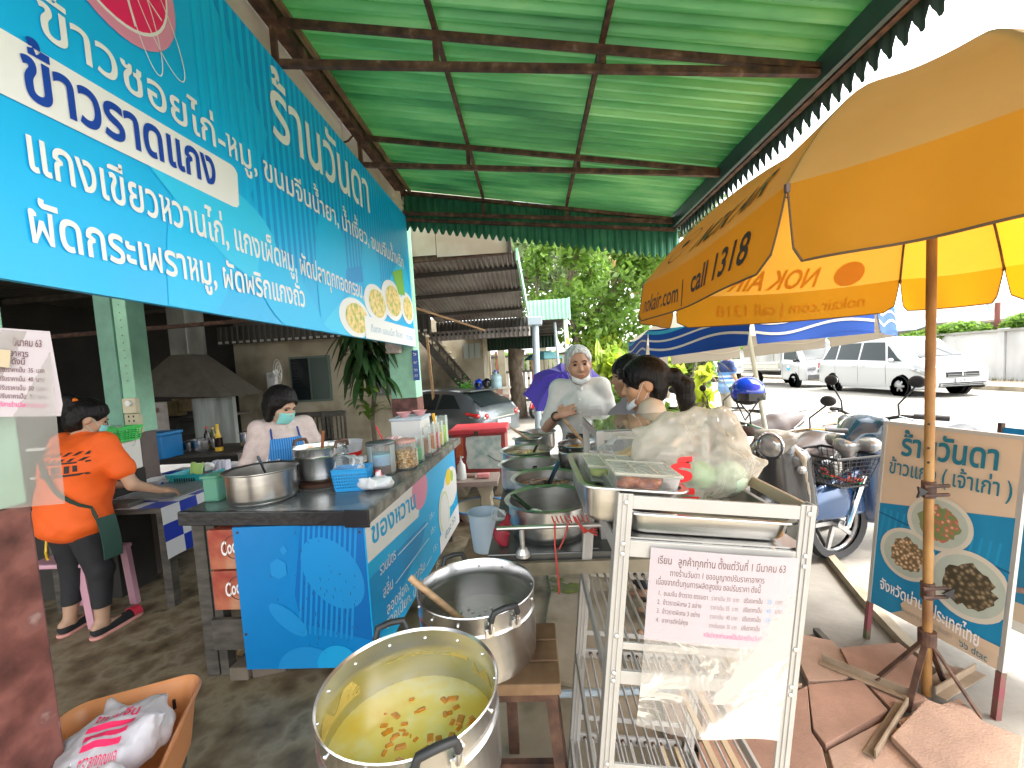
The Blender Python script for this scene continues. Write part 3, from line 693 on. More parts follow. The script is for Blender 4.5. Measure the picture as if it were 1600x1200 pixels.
# hanging newspaper page on the hood
np_ = thing('hanging_newspaper', 'old newspaper sheet hanging from the hood beside the stove', 'newspaper', (-5.9,6.1,.7))
G().grid(lambda u, v: Vector((-6.15+.62*u, 6.12+.02*sin(u*9), 1.33-.62*v)), 8, 4).build('page', mat('newsprint', (.34,.31,.28), .9, var=.15, scale=12), np_)
G().bb((-5.92,6.09,.95),(-5.72,6.095,1.12)).build('photo', M.darkwall, np_); G().bb((-6.08,6.09,1.18),(-5.66,6.095,1.25)).build('headline', mat('faded_red_print', (.25,.08,.06), .8), np_)
# back kitchen table with pans and bottles, chairs
bt = thing('kitchen_table', 'long dark table with pans at the back of the kitchen', 'table', (-4.9,5.4,0))
G().bb((-6.3,5.0,.66),(-3.3,5.8,.70)).build('tabletop', M.woodd, bt)
for x in (-6.2,-3.4):
    for y in (5.1,5.7): G().bb((x-.03,y-.03,0),(x+.03,y+.03,.66)).build('leg', M.woodd, bt)
def simple_pot(name, label, c, r, h, m=M.steel, group=None, cat='pot', content=None, flare=.012):
    t = thing(name, label, cat, c, group); c = Vector(c)
    G().lathe([(r*.2,0),(r*.9,0),(r*.97,.012),(r,h*.2),(r,h-.008),(r+flare,h),(r+flare,h+.004),(r-.004,h-.004),(r-.005,.01),(0,.008)], c, 32).build('body', m, t, smooth=35)
    if content: G().lathe([(0,h*content[1]+.004),(r-.006,h*content[1])], c, 28).build('contents', content[0], t)
    return t
for i, (px, py, yy, r, h, lb) in enumerate([(300,770,5.2,.13,.13,'steel saucepan behind the blue tub on the kitchen table'),(322,765,5.25,.16,.15,'wide aluminium pan under the yellow capped bottle'),(262,722,5.1,.14,.10,'small dark pan beside the blue cool box'),(395,722,5.3,.12,.2,'tall steel pot right behind the apron woman')]):
    p = at(px, 722, Y=yy); simple_pot('cooking_pot', lb, (p.x, yy, .705), r, h, M.potal if i != 2 else M.blackg)
def bottle(label, c, r, h, m, capm, neck=.35, m2=None, cat='bottle', name='sauce_bottle', group=None):
    t = thing(name, label, cat, c, group); c = Vector(c)
    G().lathe([(0,0),(r,0),(r,h*(1-neck)),(r*.45,h*(1-neck*.5)),(r*.35,h*.95),(0,h*.95)], c, 16).build('body', m, t, smooth=40)
    G().cyl(c+V(0,0,h*.93), c+V(0,0,h), r*.42, n=12).build('cap', capm, t, bevel=.002)
    if m2: G().lathe([(r+.001,h*.15),(r+.001,h*.5)], c, 16).build('label_wrap', m2, t)
    return t
soy = mat('dark_sauce', (.02,.008,.004), .15)
bottle('tall sauce bottle with yellow neck and cap on the back kitchen table', (at(345,722,Y=5.15).x,5.15,.705), .045, .34, M.yellow, M.yellow, .6, soy)
bottle('dark sauce bottle with red cap on the back kitchen table', (at(328,722,Y=5.3).x,5.3,.705), .035, .30, soy, M.red)
bottle('greenish oil bottle between sauce bottles on the back kitchen table', (at(337,722,Y=5.45).x,5.45,.705), .04, .27, mat('olive_oil_glass', (.12,.13,.03), .1), M.yellow)
# blue cool box and blue bucket
cl = thing('cool_box', 'blue picnic cool box with yellow latches behind the green steel column', 'cool box', (-4.6,4.9,.66))
p = at(250,735,Y=4.85)
G().bb((p.x-.24,4.7,.705),(p.x+.2,5.0,.98)).build('tub', mat('cool_box_blue', (.0,.16,.42), .4), cl, bevel=.015)
G().bb((p.x-.25,4.69,.982),(p.x+.21,5.01,1.02)).build('lid', mat('cool_box_lid', (.02,.22,.5), .4), cl, bevel=.01)
for x in (-.08,.1): G().bb((p.x+x-.03,4.675,.93),(p.x+x+.03,4.69,1.03)).build('latch', M.yellow, cl, bevel=.004)
def chair(label, x, y, rz):
    t = thing('wooden_chair', label, 'chair', (0,0,0), 'dark wooden chairs against the back wall')
    G().bb((-.2,-.2,.42),(.2,.2,.45)).build('seat', M.woodd, t)
    for a in (-.18,.18):
        G().bb((a-.02,-.19,0),(a+.02,-.15,.42)).build('leg', M.woodd, t); G().bb((a-.02,.15,0),(a+.02,.19,.95)).build('leg', M.woodd, t)
    G().bb((-.16,.16,.86),(.16,.185,.96)).build('top_rail', M.woodd, t)
    for a in (-.11,-.04,.04,.11): G().bb((a-.014,.165,.46),(a+.014,.18,.86)).build('slat', M.woodd, t)
    return place(t, (x,y,0), rz)
for i, (px, lb) in enumerate([(452,'dark slatted chair nearest the apron woman\'s shoulder'),(482,'middle dark slatted chair under the rear windows'),(508,'rightmost dark slatted chair, beside the hanging plant leaves')]):
    p = at(px, 640, Y=7.0); chair(lb, p.x, 7.2, .1*i)
# wall fan
fn = thing('wall_fan', 'white wall fan turned sideways on the beige back wall', 'fan', (-4.7,7.9,1.6))
p = at(430,578,Y=7.7)
G().bb((p.x-.32,7.9,1.35),(p.x-.14,8.0,1.72)).build('wall_mount', M.whitep, fn, bevel=.02)
G().cyl((p.x-.22,7.92,1.65),(p.x-.02,7.75,1.72),.05).build('motor', M.whitep, fn)
R0 = Matrix.Rotation(rad(104),3,'Z') @ Matrix.Rotation(rad(90),3,'X')
ctr = Vector((p.x+.06,7.68,1.72)); g = G()
for rr in (.23,.17,.11,.05):
    g.tube([ctr+R0@Vector((rr*cos(t),rr*sin(t),.03*(1-rr/.23)*2)) for t in np.linspace(0,2*pi,24)[:-1]], .006 if rr < .2 else .003, 5, closed=True)
for k in range(20): t = 2*pi*k/20; g.tube([ctr+R0@Vector((.04*cos(t),.04*sin(t),.05)), ctr+R0@Vector((.23*cos(t),.23*sin(t),0))], .002, 4)
g.build('guard', M.whitep, fn)
for k in range(4):
    t = 2*pi*k/4; G().add([ctr+R0@Vector((.03*cos(t),.03*sin(t),0)), ctr+R0@Vector((.19*cos(t-.4),.19*sin(t-.4),-.02)), ctr+R0@Vector((.19*cos(t+.4),.19*sin(t+.4),.02))],[(0,1,2)]).build('blade', M.clear, fn)
# ================================================================ big potted dracaena hanging in the opening
leafd = ramp_mat('dark_strap_leaf', 'noise', [(.3,(.02,.06,.015)),(.6,(.045,.12,.03)),(.85,(.25,.2,.07))], 6, .4, transl=.25)
leafy = ramp_mat('yellow_green_leaf', 'noise', [(.3,(.20,.34,.03)),(.7,(.50,.58,.06))], 5, .45, transl=.4)
leafm = ramp_mat('mid_green_leaf', 'noise', [(.3,(.07,.17,.02)),(.7,(.24,.38,.06))], 4, .45, transl=.5)
leafo = ramp_mat('olive_grey_leaf', 'noise', [(.3,(.10,.17,.06)),(.7,(.28,.36,.16))], 3, .5, transl=.5)
bark = ramp_mat('grey_brown_bark', 'noise', [(.3,(.08,.06,.04)),(.7,(.24,.19,.14))], 9, .9, bump=.6, detail=8, stretch=(1,1,.4))
def strap(base, d, L, w, droop, n=6, twist=0):
    base = Vector(base); d = Vector(d).normalized(); side = d.cross(Vector((0,0,1))).normalized(); g = []
    p = base.copy(); 
    for i in range(n+1):
        t = i/n; ww = w*(sin(pi*min(1,.12+t*.88))**.7)*(1 if t < .98 else 0); g.append((p-side*ww, p+Vector((0,0,-.15*ww)), p+side*ww))
        d2 = (d+Vector((0,0,-droop*t*2))).normalized(); p = p+d2*(L/n)
    vs = [q for r in g for q in r]; fs = []
    for i in range(n): fs += [(3*i,3*i+1,3*i+4,3*i+3),(3*i+1,3*i+2,3*i+5,3*i+4)]
    return vs, fs
pl = thing('dracaena_plant', 'tall strap-leaved plant with drooping dark leaves beside the far mint column', 'plant', (-2.05,5.2,0))
rr = random.Random(3)
G().tube([(-2.0,5.2,.3),(-2.03,5.2,1.0),(-1.95,5.2,1.5),(-2.0,5.15,2.2)], .03, 8).build('stem', bark, pl)
for k in range(120):
    z = rr.uniform(1.5,2.2); a = rr.uniform(0,2*pi); up = rr.uniform(-.1,.7)
    vs, fs = strap((-2.0+rr.uniform(-.1,.05), 5.12+rr.uniform(-.1,.1), z), (cos(a),sin(a)*.8,up), rr.uniform(.40,.62), rr.uniform(.030,.046), rr.uniform(1.3,2.8), 7)
    G().add(vs, fs).build('leaf', leafd, pl, smooth=60)
for k in range(16):
    z = rr.uniform(1.0,1.35); a = rr.uniform(0,2*pi)
    vs, fs = strap((-2.02,5.1,z), (cos(a),sin(a)*.8,.7), rr.uniform(.35,.5), .035, .7, 6); G().add(vs, fs).build('leaf', leafm, pl, smooth=60)
G().lathe([(.0,0),(.16,0),(.21,.3),(.19,.3),(.17,.05),(0,.05)], (-2.0,5.2,0), 20).build('pot', mat('clay_pot', (.22,.1,.06), .8), pl)
# ================================================================ neighbour shop: lean-to, stairs, block, wall
nb = thing('neighbour_lean_to', 'neighbouring lean-to roof seen from below, brownish zinc sheets with mint edge board', 'building', (-1,7,0))
G().bb((-1.9,5.40,3.02),(-1.12,5.46,4.2)).build('front_board', M.board, nb)
G().bb((-1.112,5.40,2.99),(-.215,5.46,4.2)).build('front_board', M.board, nb)
G().bar((-1.9,5.45,2.98),(-.19,5.45,3.02),.08,.07).build('beam', M.rust, nb)
G().bb((-.21,5.38,2.98),(-.17,5.47,4.2)).build('edge_post', mat('dark_purple_brown', (.06,.035,.04), .6), nb)
G().corr((-1.95,5.5,3.0), (1.84,0,0), (0,3.6,-.42), 26, (0,0,1), .03, nv=1).build('roof_sheet', M.zinc, nb, solid=.002)
for yy, z in ((6.0,2.91),(7.0,2.79),(8.2,2.65)): G().bar((-1.95,yy,z-.01),(-.08,yy,z+.03),.05,.06).build('purlin', mat('dark_purlin', (.05,.04,.035), .6), nb)
G().bar((-.105,5.48,2.98),(.02,9.1,2.50),.03,.16).build('edge_board', M.greenw, nb)
G().corr((-2.0,9.12,2.60), (2.02,0,0), (0,0,-.22), 24, (0,-1,0), .03).build('end_sheet', M.zincd, nb)
g = G().corr((-2.1,9.05,2.40), (2.12,0,0), (0,0,-.20), 22, (0,-1,0), .035); g.build('vent_strip', M.zinc, nb)
g = G()
for i in range(22): g.bb((-2.06+i*.0963,9.0,2.30),(-2.02+i*.0963,9.012,2.35))
g.build('vent_hole', M.black, nb, kind='stuff')
G().bar((-1.95,5.9,2.6),(-.9,8.6,2.33),.03,.03).build('loose_batten', M.wood, nb)
# grey drain pipe post
gp = thing('drain_pipe', 'pale blue-grey steel pipe post with square cap where neighbouring roofs meet', 'post', (.06,6.85,0))
G().cyl((.05,6.85,0),(.1,6.85,2.25),.055,n=16).build('pipe', M.pipe, gp, smooth=40); G().bb((-.02,6.76,2.2),(.21,6.95,2.33)).build('cap', M.pipe, gp, bevel=.01)
# second green roof behind
g2 = thing('green_side_roof', 'mint green sheet fascia with dark shed roof beyond the zinc lean-to', 'roof', (.5,9.3,0))
G().corr((.0,9.2,2.95), (.86,0,.0), (0,0,-.42), 10, (0,-1,0), .025).build('fascia', M.greenw, g2)
G().bb((.86,9.18,2.5),(.9,9.25,2.97)).build('corner_trim', M.greenw, g2)
G().corr((-1.9,9.3,2.55), (0,5.2,0), (2.75,0,.0), 40, (0,0,1), .03).build('roof_sheet', M.zincd, g2)
g = G()
for y in (9.8,10.8,11.8,12.8): g.bar((-1.9,y,2.5),(.85,y,2.5),.05,.07)
g.build('rafter', M.woodd, g2); G().corr((-1.9,14.4,2.55), (2.75,0,0), (0,0,-.4), 24, (0,-1,0), .02).build('rear_fringe', mat('dark_green_sheet', (.015,.05,.03), .6), g2)
wp = thing('roof_post', 'white roof post with yellow band beside the white-haired man', 'post', (.75,9.2,0))
G().cyl((.83,9.3,0),(.79,9.3,2.55),.045,n=12).build('pipe', M.whitep, wp); G().cyl((.807,9.3,1.98),(.805,9.3,2.12),.048,n=12).build('band', M.yellow, wp)
G().cyl((.66,9.6,0),(.58,9.6,2.5),.03,n=8).build('stay', M.pipe, wp)
# stairs and block
st = thing('staircase', 'dim staircase with dark railing behind the parked car', 'stairs', (-2.6,12,0))
for i in range(11):
    G().bb((-3.3+i*.14,12.1,2.9-i*.2),(-3.0+i*.14,13.0,2.95-i*.2)).build('tread', M.beige, st)
G().bar((-3.35,12.05,3.3),(-1.75,12.05,1.2),.06,.08).build('handrail', M.woodd, st); G().bar((-3.3,12.05,2.8),(-1.7,12.05,.7),.06,.2).build('stringer', M.woodd, st)
for i in range(8): G().bb((-3.2+i*.2,12.03,2.55-i*.27),(-3.17+i*.2,12.06,3.1-i*.27)).build('baluster', M.woodd, st)
nbk = thing('beige_block', 'beige concrete block with louvred vents behind the silver car', 'building', (-1.9,13.2,0))
G().bb((-2.7,13.0,0),(-1.45,14.5,2.85)).build('wall', M.beige, nbk); G().bb((-3.9,13.3,0),(-2.7,13.6,3.2)).build('side_wall', M.beige, nbk)
for k in range(3): G().bb((-2.05+k*.18,12.97,1.9),(-1.9+k*.18,13.0,2.35)).build('louvre', mat('pale_louvre', (.4,.45,.42), .5), nbk)
G().bb((-1.95,12.97,2.5),(-1.85,13.0,2.62)).build('number_tag', M.ink, nbk)
for i, x in enumerate((-2.75,-2.45)): 
    t_ = thing('timber_prop', ['thin timber prop left of the stair foot','thin timber prop right of the stair foot'][i], 'post', (x,10.5,-.48)); G().bar((x,10.5,-.48),(x-.1,10.5,2.4),.06).build('pole', M.wood, t_)
bw = thing('back_fence', 'weathered timber and brick yard clutter wall at the far end of the lane', 'fence', (-.5,19,0))
rr = random.Random(5)
pm = [mat('faded_red_plank',(.30,.10,.07),.8,var=.3,scale=3), mat('pale_plank',(.5,.45,.36),.8,var=.3,scale=3), mat('grey_plank',(.25,.23,.2),.8,var=.3,scale=3)]
for i in range(26):
    x = -3.4+i*.2; G().bb((x,19+rr.uniform(0,.05),.0),(x+rr.uniform(.09,.17),19.1,rr.uniform(2.0,2.3))).build('plank', rr.choice(pm), bw)
for z in (.5,1.3,2.0): G().bb((-3.5,18.95,z),(2.0,18.99,z+.09)).build('rail', M.woodd, bw)
# low tiled wall
tw = thing('tiled_low_wall', 'low beige wall with pink and cream check tiles along its top, helmets and water bottle on it', 'wall', (-1.1,11,0))
G().bb((-1.95,11.0,-.5),(-.62,11.6,1.0)).build('wall', mat('pale_beige_render', (.50,.46,.37), .85, var=.12, scale=2), tw)
ta = mat('pink_tile', (.42,.24,.18), .4); tb = mat('cream_tile', (.62,.56,.46), .4)
for i in range(8):
    for j in range(2): G().bb((-1.95+i*.168,10.985,.72+j*.14),(-1.79+i*.168,11.0,.855+j*.14)).build('tile', ta if (i+j)%2 else tb, tw)
for j in range(4): 
    for i in range(3): G().bb((-.99+i*.125,10.97,.16+j*.14),(-.87+i*.125,10.984,.295+j*.14)).build('tile', ta if (i+j)%2 else tb, tw)
G().bb((-2.0,10.95,1.0),(-.58,11.65,1.04)).build('coping', tb, tw)
wb = thing('water_bottle', 'big clear blue water bottle standing on the tiled low wall', 'water bottle', (-.95,11.2,1.04))
G().lathe([(0,0),(.14,0),(.15,.03),(.15,.13),(.143,.15),(.15,.17),(.15,.27),(.12,.34),(.04,.37),(.04,.42)], (-.95,11.2,1.04), 20).build('body', mat('pale_blue_water', (.42,.62,.68), .12, alpha=.85), wb, smooth=50)
G().cyl((-.95,11.2,1.46),(-.95,11.2,1.50),.05,n=12).build('cap', mat('cap_blue', (.02,.1,.5), .4), wb)
for x, lb, m_ in ((-1.42,'blue motorcycle helmet on the tiled low wall',mat('helmet_blue',(.01,.06,.5),.2,coat=.5)),(-1.2,'black motorcycle helmet beside the water bottle on the tiled low wall',M.blackg)):
    s = Soft((x-.18,11.0,1.0),(x+.18,11.4,1.36),.02); s.ell((x,11.2,1.17),(.13,.15,.135)).rbox((x,11.03,1.13),(.08,.08,.05),.02,op='s'); hl = thing('helmet', lb, 'helmet', (x,11.2,1.04)); s.build('shell', m_, hl)
    G().grid(lambda u, v: Vector((x+.09*sin((u-.5)*2), 11.2-.14*cos((u-.5)*2), 1.1+.1*v)), 8, 3).build('visor', M.glassd, hl)
gb = G(); rr = random.Random(2)
for k in range(70): a, b, c = rr.gauss(-1.75,.1), rr.gauss(11.2,.06), 1.06+abs(rr.gauss(0,.09)); gb.ball((a,b,c), (.03,.03,.02), 5, 4)
single(gb, 'green_bundle', mat('bright_green_leafy', (.15,.5,.06), .5), 'bright green leafy bundle on the tiled low wall left of the helmets', 'plant')
# tree trunk post, bench, concrete posts, far umbrella
t_ = thing('cut_trunk', 'thick brown cut-off tree trunk standing in the lane', 'tree', (-.45,13,0)); G().tube([(-.42,13,0),(-.45,13,.8),(-.5,13,1.5),(-.42,13,2.1)], [.25,.22,.21,.27], 12).build('trunk', bark, t_, smooth=60)
for i, (x, y, lb) in enumerate([(-1.55,15,'pale concrete post right of the beige block'),(-1.1,16,'pale concrete post left of the cut trunk'),(.45,15.5,'grey concrete post behind the drain pipe')]):
    single(G().bb((x-.13,y-.13,0),(x+.13,y+.13,2.6)), 'concrete_post', M.beige, lb, 'post')
cbn = thing('concrete_bench', 'small grey concrete bench at the far end of the lane', 'bench', (-.4,14.2,0)); G().bb((-.75,14,.4),(.35,14.4,.47)).build('seat', M.oldconc, cbn)
for x in (-.6,.2): G().bb((x-.08,14.05,0),(x+.08,14.35,.4)).build('leg', M.oldconc, cbn)
def umb_simple(name, label, c, R, H, m, n=8, rise=.3, tilt=None, group=None, mp=None, pole=None):
    t = thing(name, label, 'umbrella', c, group); c = Vector(c); T = tilt or Matrix.Identity(3)
    ring = [c+T@Vector((R*cos(2*pi*k/n), R*sin(2*pi*k/n), 0)) for k in range(n)]; ap = c+T@Vector((0,0,rise))
    for k in range(n):
        a, b = ring[k], ring[(k+1)%n]
        def f(u, v, a=a, b=b):
            e = a.lerp(b, u); p = e.lerp(ap, v); bul = rise*.32*sin(pi*v)*(1-.25*sin(pi*u)); return p+T@Vector((0,0,bul))-(p-c)*.06*sin(pi*u)*(1-v)
        G().grid(f, 5, 5).build('panel', m, t, smooth=60)
    g = G()
    for k in range(n): g.tube([ap+T@Vector((0,0,-.02)), c+(ring[k]-c)*.5+T@Vector((0,0,rise*.8)), ring[k]], .004, 5)
    g.build('rib', M.black, t); G().cyl(ap, pole or (c+T@Vector((0,0,-H))), .009 if R < .7 else .02, n=8).build('pole', mp or M.black, t)
    return t
umb_simple('patio_umbrella', 'small teal and dark striped parasol beyond the purple umbrella', (.35,11.5,1.72), .55, 1.6, mat('teal_fabric', (.03,.12,.13), .7), rise=.22)
# ================================================================ vegetation
def leaf_cloud(blobs, n, size, seed, aspect=1.8, updir=.3):
    """n leaf quads spread through the volumes of blobs: (centre, radii)"""
    r = np.random.default_rng(seed); w_ = np.array([b[1][0]*b[1][1]*b[1][2] for b in blobs])**.7; w_ /= w_.sum()
    which = r.choice(len(blobs), n, p=w_); d = r.normal(size=(n,3)); d /= np.linalg.norm(d, axis=1)[:,None]
    rad_ = r.random(n)**.45; C = np.array([blobs[i][0] for i in which])+d*rad_[:,None]*np.array([blobs[i][1] for i in which])
    nrm = r.normal(size=(n,3))+np.array([0,0,updir*2]); nrm /= np.linalg.norm(nrm, axis=1)[:,None]
    t = r.normal(size=(n,3)); t -= (t*nrm).sum(1)[:,None]*nrm; t /= np.linalg.norm(t, axis=1)[:,None]; b = np.cross(nrm, t)
    s = size*(.6+.8*r.random(n))[:,None]
    v = np.stack([C-t*s*aspect*.5, C+b*s*.5, C+t*s*aspect*.5-nrm*s*.2, C-b*s*.5], 1).reshape(-1,3)
    return v, np.arange(4*n).reshape(n,4)
def limb(g, p, d, L, r, depth, rr, tips):
    q = [Vector(p)]; d = Vector(d).normalized()
    for i in range(4): d = (d+Vector((rr.uniform(-.2,.2),rr.uniform(-.2,.2),rr.uniform(-.08,.12)))).normalized(); q.append(q[-1]+d*(L/4))
    g.tube(q, [r*(1-.12*i) for i in range(5)], 7, cap=False); tips.append(q[-1])
    if depth:
        for k in range(rr.choice((2,3))):
            limb(g, q[-1] if k < 2 else q[2], d+Vector((rr.uniform(-.8,.8),rr.uniform(-.8,.8),rr.uniform(-.2,.5))), L*.72, r*.55, depth-1, rr, tips)
def tree(label, loc, h, r, blobs, n, size, m, seed, dirs=None, cat='tree', name='tree'):
    rr = random.Random(seed); t = thing(name, label, cat, loc); g = G(); tips = []; loc = Vector(loc)
    g.tube([loc, loc+V(.05,0,h*.4), loc+V(-.05,.1,h*.75)], [r*1.3,r,r*.85], 10)
    for d in (dirs or [(-1,.2,1),(1,-.2,1),(.3,.6,1.2),(-.3,-.5,1.4)]): limb(g, loc+V(-.05,.1,h*.72), d, h*.42, r*.6, 2, rr, tips)
    g.build('trunk', bark, t, smooth=60)
    v, f = leaf_cloud([(tuple(loc+Vector(c)), q) for c, q in blobs]+[(tuple(p), (h*.13,)*3) for p in tips], n, size, seed)
    link_mesh('crown', mk_mesh('crown', v, f, m), t); return t
tree('large open tree with slanting limbs above the lane, right of the zinc lean-to', (3.2,17,0), 5.6, .24, [((-3.4,0,5.2),(1.5,1.5,1.1)),((-2.3,.3,4.4),(1.5,1.3,1.0)),((-3.0,0,6.6),(1.6,1.4,.9)),((-.9,0,6.2),(1.8,1.5,1.0)),((.8,.2,5.3),(1.5,1.4,.9)),((-1.4,0,3.8),(1.3,1,.8)),((-3.2,0,3.6),(.9,.9,.9))], 7500, .15, leafo, 11, dirs=[(-1.5,0,.55),(-.9,.3,1.1),(.8,0,.8),(-1.2,-.4,.3),(.1,.4,1.3)])
tree('dense mid-green tree directly behind the white-haired man', (1.4,12.5,0), 3.4, .14, [((.3,0,2.4),(.9,.9,.7)),((1.1,0,2.9),(.9,.9,.6)),((-.1,0,3.3),(.8,.8,.6)),((.9,.3,2.0),(.8,.8,.6)),((1.9,0,2.5),(.7,.7,.5))], 6500, .12, leafm, 12)
tree('orange-tinged tree whose crown shows beside the yellow umbrella', (5.2,17,0), 4.8, .18, [((-.9,0,5.0),(1.2,1.2,.6)),((.2,0,4.7),(1.2,1.2,.7)),((-.4,0,4.0),(1.0,1,.6)),((-1.4,0,5.8),(1.2,1,.6))], 4500, .15, ramp_mat('orange_green_leaf', 'noise', [(.35,(.12,.2,.05)),(.55,(.25,.28,.08)),(.75,(.6,.28,.1))], 1.5, .5, transl=.35), 13)
vg = thing('vine_trunk', 'brown trunk wrapped in thin vines behind the ponytail woman', 'tree', (2.9,6.7,0)); g = G().tube([(2.62,6.7,0),(2.6,6.7,.9),(2.66,6.7,1.6),(2.6,6.7,2.0)], [.16,.14,.13,.15], 10)
g.build('trunk', bark, vg, smooth=60); g = G(); rr = random.Random(9)
for k in range(26):
    a = rr.uniform(0,6.28); p = Vector((2.62+.15*cos(a), 6.7+.15*sin(a), rr.uniform(1.2,1.9))); q = [p]
    d = Vector((rr.uniform(-1,1),rr.uniform(-1,1),rr.uniform(-.6,.4)))
    for i in range(5): d += Vector((rr.uniform(-.3,.3),rr.uniform(-.3,.3),-.25)); q.append(q[-1]+d.normalized()*.11)
    g.tube(q, .006, 4)
g.build('vine', bark, vg); v, f = leaf_cloud([((2.7,6.6,1.75),(.35,.3,.3)),((2.6,6.6,1.35),(.2,.2,.3))], 240, .07, 5); link_mesh('foliage', mk_mesh('foliage', v, f, leafm), vg)
def bush(label, loc, blobs, n, size, m, seed, aspect=1.8, name='bush'):
    t = thing(name, label, 'bush', loc); loc = Vector(loc); g = G(); rr = random.Random(seed)
    for k in range(9): 
        b = rr.choice(blobs); e = loc+Vector(b[0]); g.tube([loc+V(rr.uniform(-.2,.2),rr.uniform(-.1,.1),0), loc.lerp(e,.5)+V(rr.uniform(-.1,.1),0,.1), e], .012, 5)
    g.build('stems', bark, t); v, f = leaf_cloud([(tuple(loc+Vector(c)), q) for c, q in blobs], n, size, seed, aspect); link_mesh('foliage', mk_mesh('foliage', v, f, m), t); return t
bush('bright yellow-green leafy bush between the white-haired man and ponytail woman', (1.45,6.2,0), [((-.1,0,1.0),(.45,.4,.5)),((.2,0,1.35),(.5,.4,.35)),((-.25,.1,1.5),(.25,.3,.25)),((.0,0,.5),(.55,.4,.45))], 1500, .11, leafy, 21, 1.9)
bush('darker green bush low behind the food display case', (1.1,5.2,0), [((0,0,.55),(.5,.35,.45)),((.5,.1,.6),(.4,.3,.4)),((.1,0,1.0),(.35,.3,.3))], 1700, .07, leafm, 22, 2.4)
bush('pale hedge filling the gap behind the purple umbrella', (2.4,12.5,0), [((-.6,0,1.2),(.9,.6,.9)),((.4,0,1.0),(.9,.6,.8)),((-.4,0,2.0),(.8,.6,.5)),((1.2,0,1.5),(.7,.6,.6))], 7000, .09, leafy, 23)
bush('sparse yellow-leaved shrub left of the striped-shirt man', (2.22,5.6,0), [((0,0,1.1),(.16,.15,.2)),((.05,0,.75),(.16,.15,.2)),((.02,0,1.35),(.12,.12,.1)),((.05,0,.4),(.15,.15,.2))], 120, .13, ramp_mat('lime_leaf','noise',[(.3,(.35,.5,.03)),(.7,(.7,.72,.08))],4,.4,transl=.4), 24, 1.4)
# banana-like plant: big upright leaves
bn = thing('banana_plant', 'banana plant with large upright pale green leaves behind the ponytail woman', 'plant', (1.55,6.6,0)); rr = random.Random(4)
banl = ramp_mat('banana_leaf', 'wave', [(.2,(.22,.36,.05)),(.6,(.40,.52,.10)),(.9,(.55,.62,.2))], 9, .4, transl=.45, stretch=(1,1,2))
G().tube([(1.5,6.6,0),(1.5,6.6,.9),(1.48,6.6,1.3)], [.08,.07,.05], 10).build('stem', leafm, bn)
for k, (px, py, L, w_, dx, dr) in enumerate([(945,600,.85,.10,-.12,.1),(968,600,.9,.13,.25,.15),(985,610,.7,.11,.5,.3),(930,620,.6,.08,-.5,.4),(1000,620,.55,.09,.7,.6),(955,640,.5,.1,.1,.5),(915,640,.45,.08,-.8,.7)]):
    b = at(px, py, Y=6.4+.1*k); vs, fs = strap((b.x, b.y, b.z-.15), (dx, rr.uniform(-.2,.2), 1), L, w_, dr*.5, 9)
    G().add(vs, fs).build('leaf', banl, bn, smooth=60)
v, f = leaf_cloud([((45+10*i, 140, 2.5), (9, 5, 4)) for i in range(-8,9)], 9000, 1.2, 40); o = link_mesh('distant_trees', mk_mesh('distant_trees', v, f, leafm)); tag(o, 'far line of trees along the street beyond the parked cars', 'trees'); o['kind'] = 'stuff'
v, f = leaf_cloud([((x, 31+2*sin(x), 1.3+.5*sin(x*1.7)), (1.8, 1.2, 1.3)) for x in np.arange(5.5,13,1.4)], 7000, .22, 41); tag(link_mesh('roadside_hedge', mk_mesh('roadside_hedge', v, f, leafm)), 'green hedge at the far end of the street behind the white pickups', 'hedge')['kind'] = 'stuff'
# bushes growing over the street wall
for i, (x, y, z, r, sd) in enumerate([(16.9,17.6,1.95,.8,51),(17.6,15.0,2.15,.85,52),(17.0,19.5,1.8,.6,53)]):
    bush(['green shrub leaning over the grey wall left of the umbrella pole','green shrub over the grey wall at right edge','small shrub over the far part of the grey wall'][i], (x,y,0), [((0,0,z),(r*.8,r*1.5,r*.45)),((-.4,.6,z-.1),(r*.5,r*.8,r*.4))], 2600, .13, leafm, sd)
# ================================================================ street wall and house roof beyond
sw = thing('street_wall', 'long grey-white rendered wall with piers along the far side of the street', 'wall', (16.3,20,0)); wm = ramp_mat('weathered_grey_render', 'noise', [(.3,(.30,.30,.29)),(.55,(.47,.48,.47)),(.75,(.55,.56,.55))], .9, .85, detail=9, stretch=(1,1,.5))
y = 6.2
while y < 34:
    G().bb((16.36,y+.12,.1),(16.46,y+2.2,1.82)).build('panel', wm, sw); G().bb((16.3,y-.11,.1),(16.5,y+.11,1.93)).build('pier', wm, sw, bevel=.01)
    y += 2.33
G().bb((16.27,6,1.822),(16.53,34,1.90)).build('coping', mat('mossy_coping', (.30,.30,.27), .9, var=.3, scale=3), sw)
g = G(); rr = random.Random(8)
for k in range(500): x, y = 16.1+rr.uniform(-.12,.12), rr.uniform(6,24); h = rr.uniform(.04,.16); g.add([(x-.02,y,.13),(x+.02,y+.01,.13),(x+rr.uniform(-.05,.05),y,.13+h)],[(0,1,2)])
tag(g.build('wall_foot_grass', mat('dry_grass', (.24,.22,.08), .8)), 'dry weeds along the foot of the grey street wall', 'grass')['kind'] = 'stuff'
hr = thing('house_beyond_wall', 'low house with brown-grey tiled roof and blue awning behind the street wall', 'house', (23,20,0)); tm = ramp_mat('brown_tile_roof', 'wave', [(.2,(.24,.20,.16)),(.8,(.40,.34,.28))], 2.2, .85, detail=3, bump=.6)
G().add([(19.5,6,2.35),(19.5,27,2.35),(26,27,4.3),(26,6,4.3)], [(0,3,2,1)]).build('roof', tm, hr, solid=.1); G().bb((20,6.4,0),(29,26.6,2.36)).build('wall', M.beige, hr)
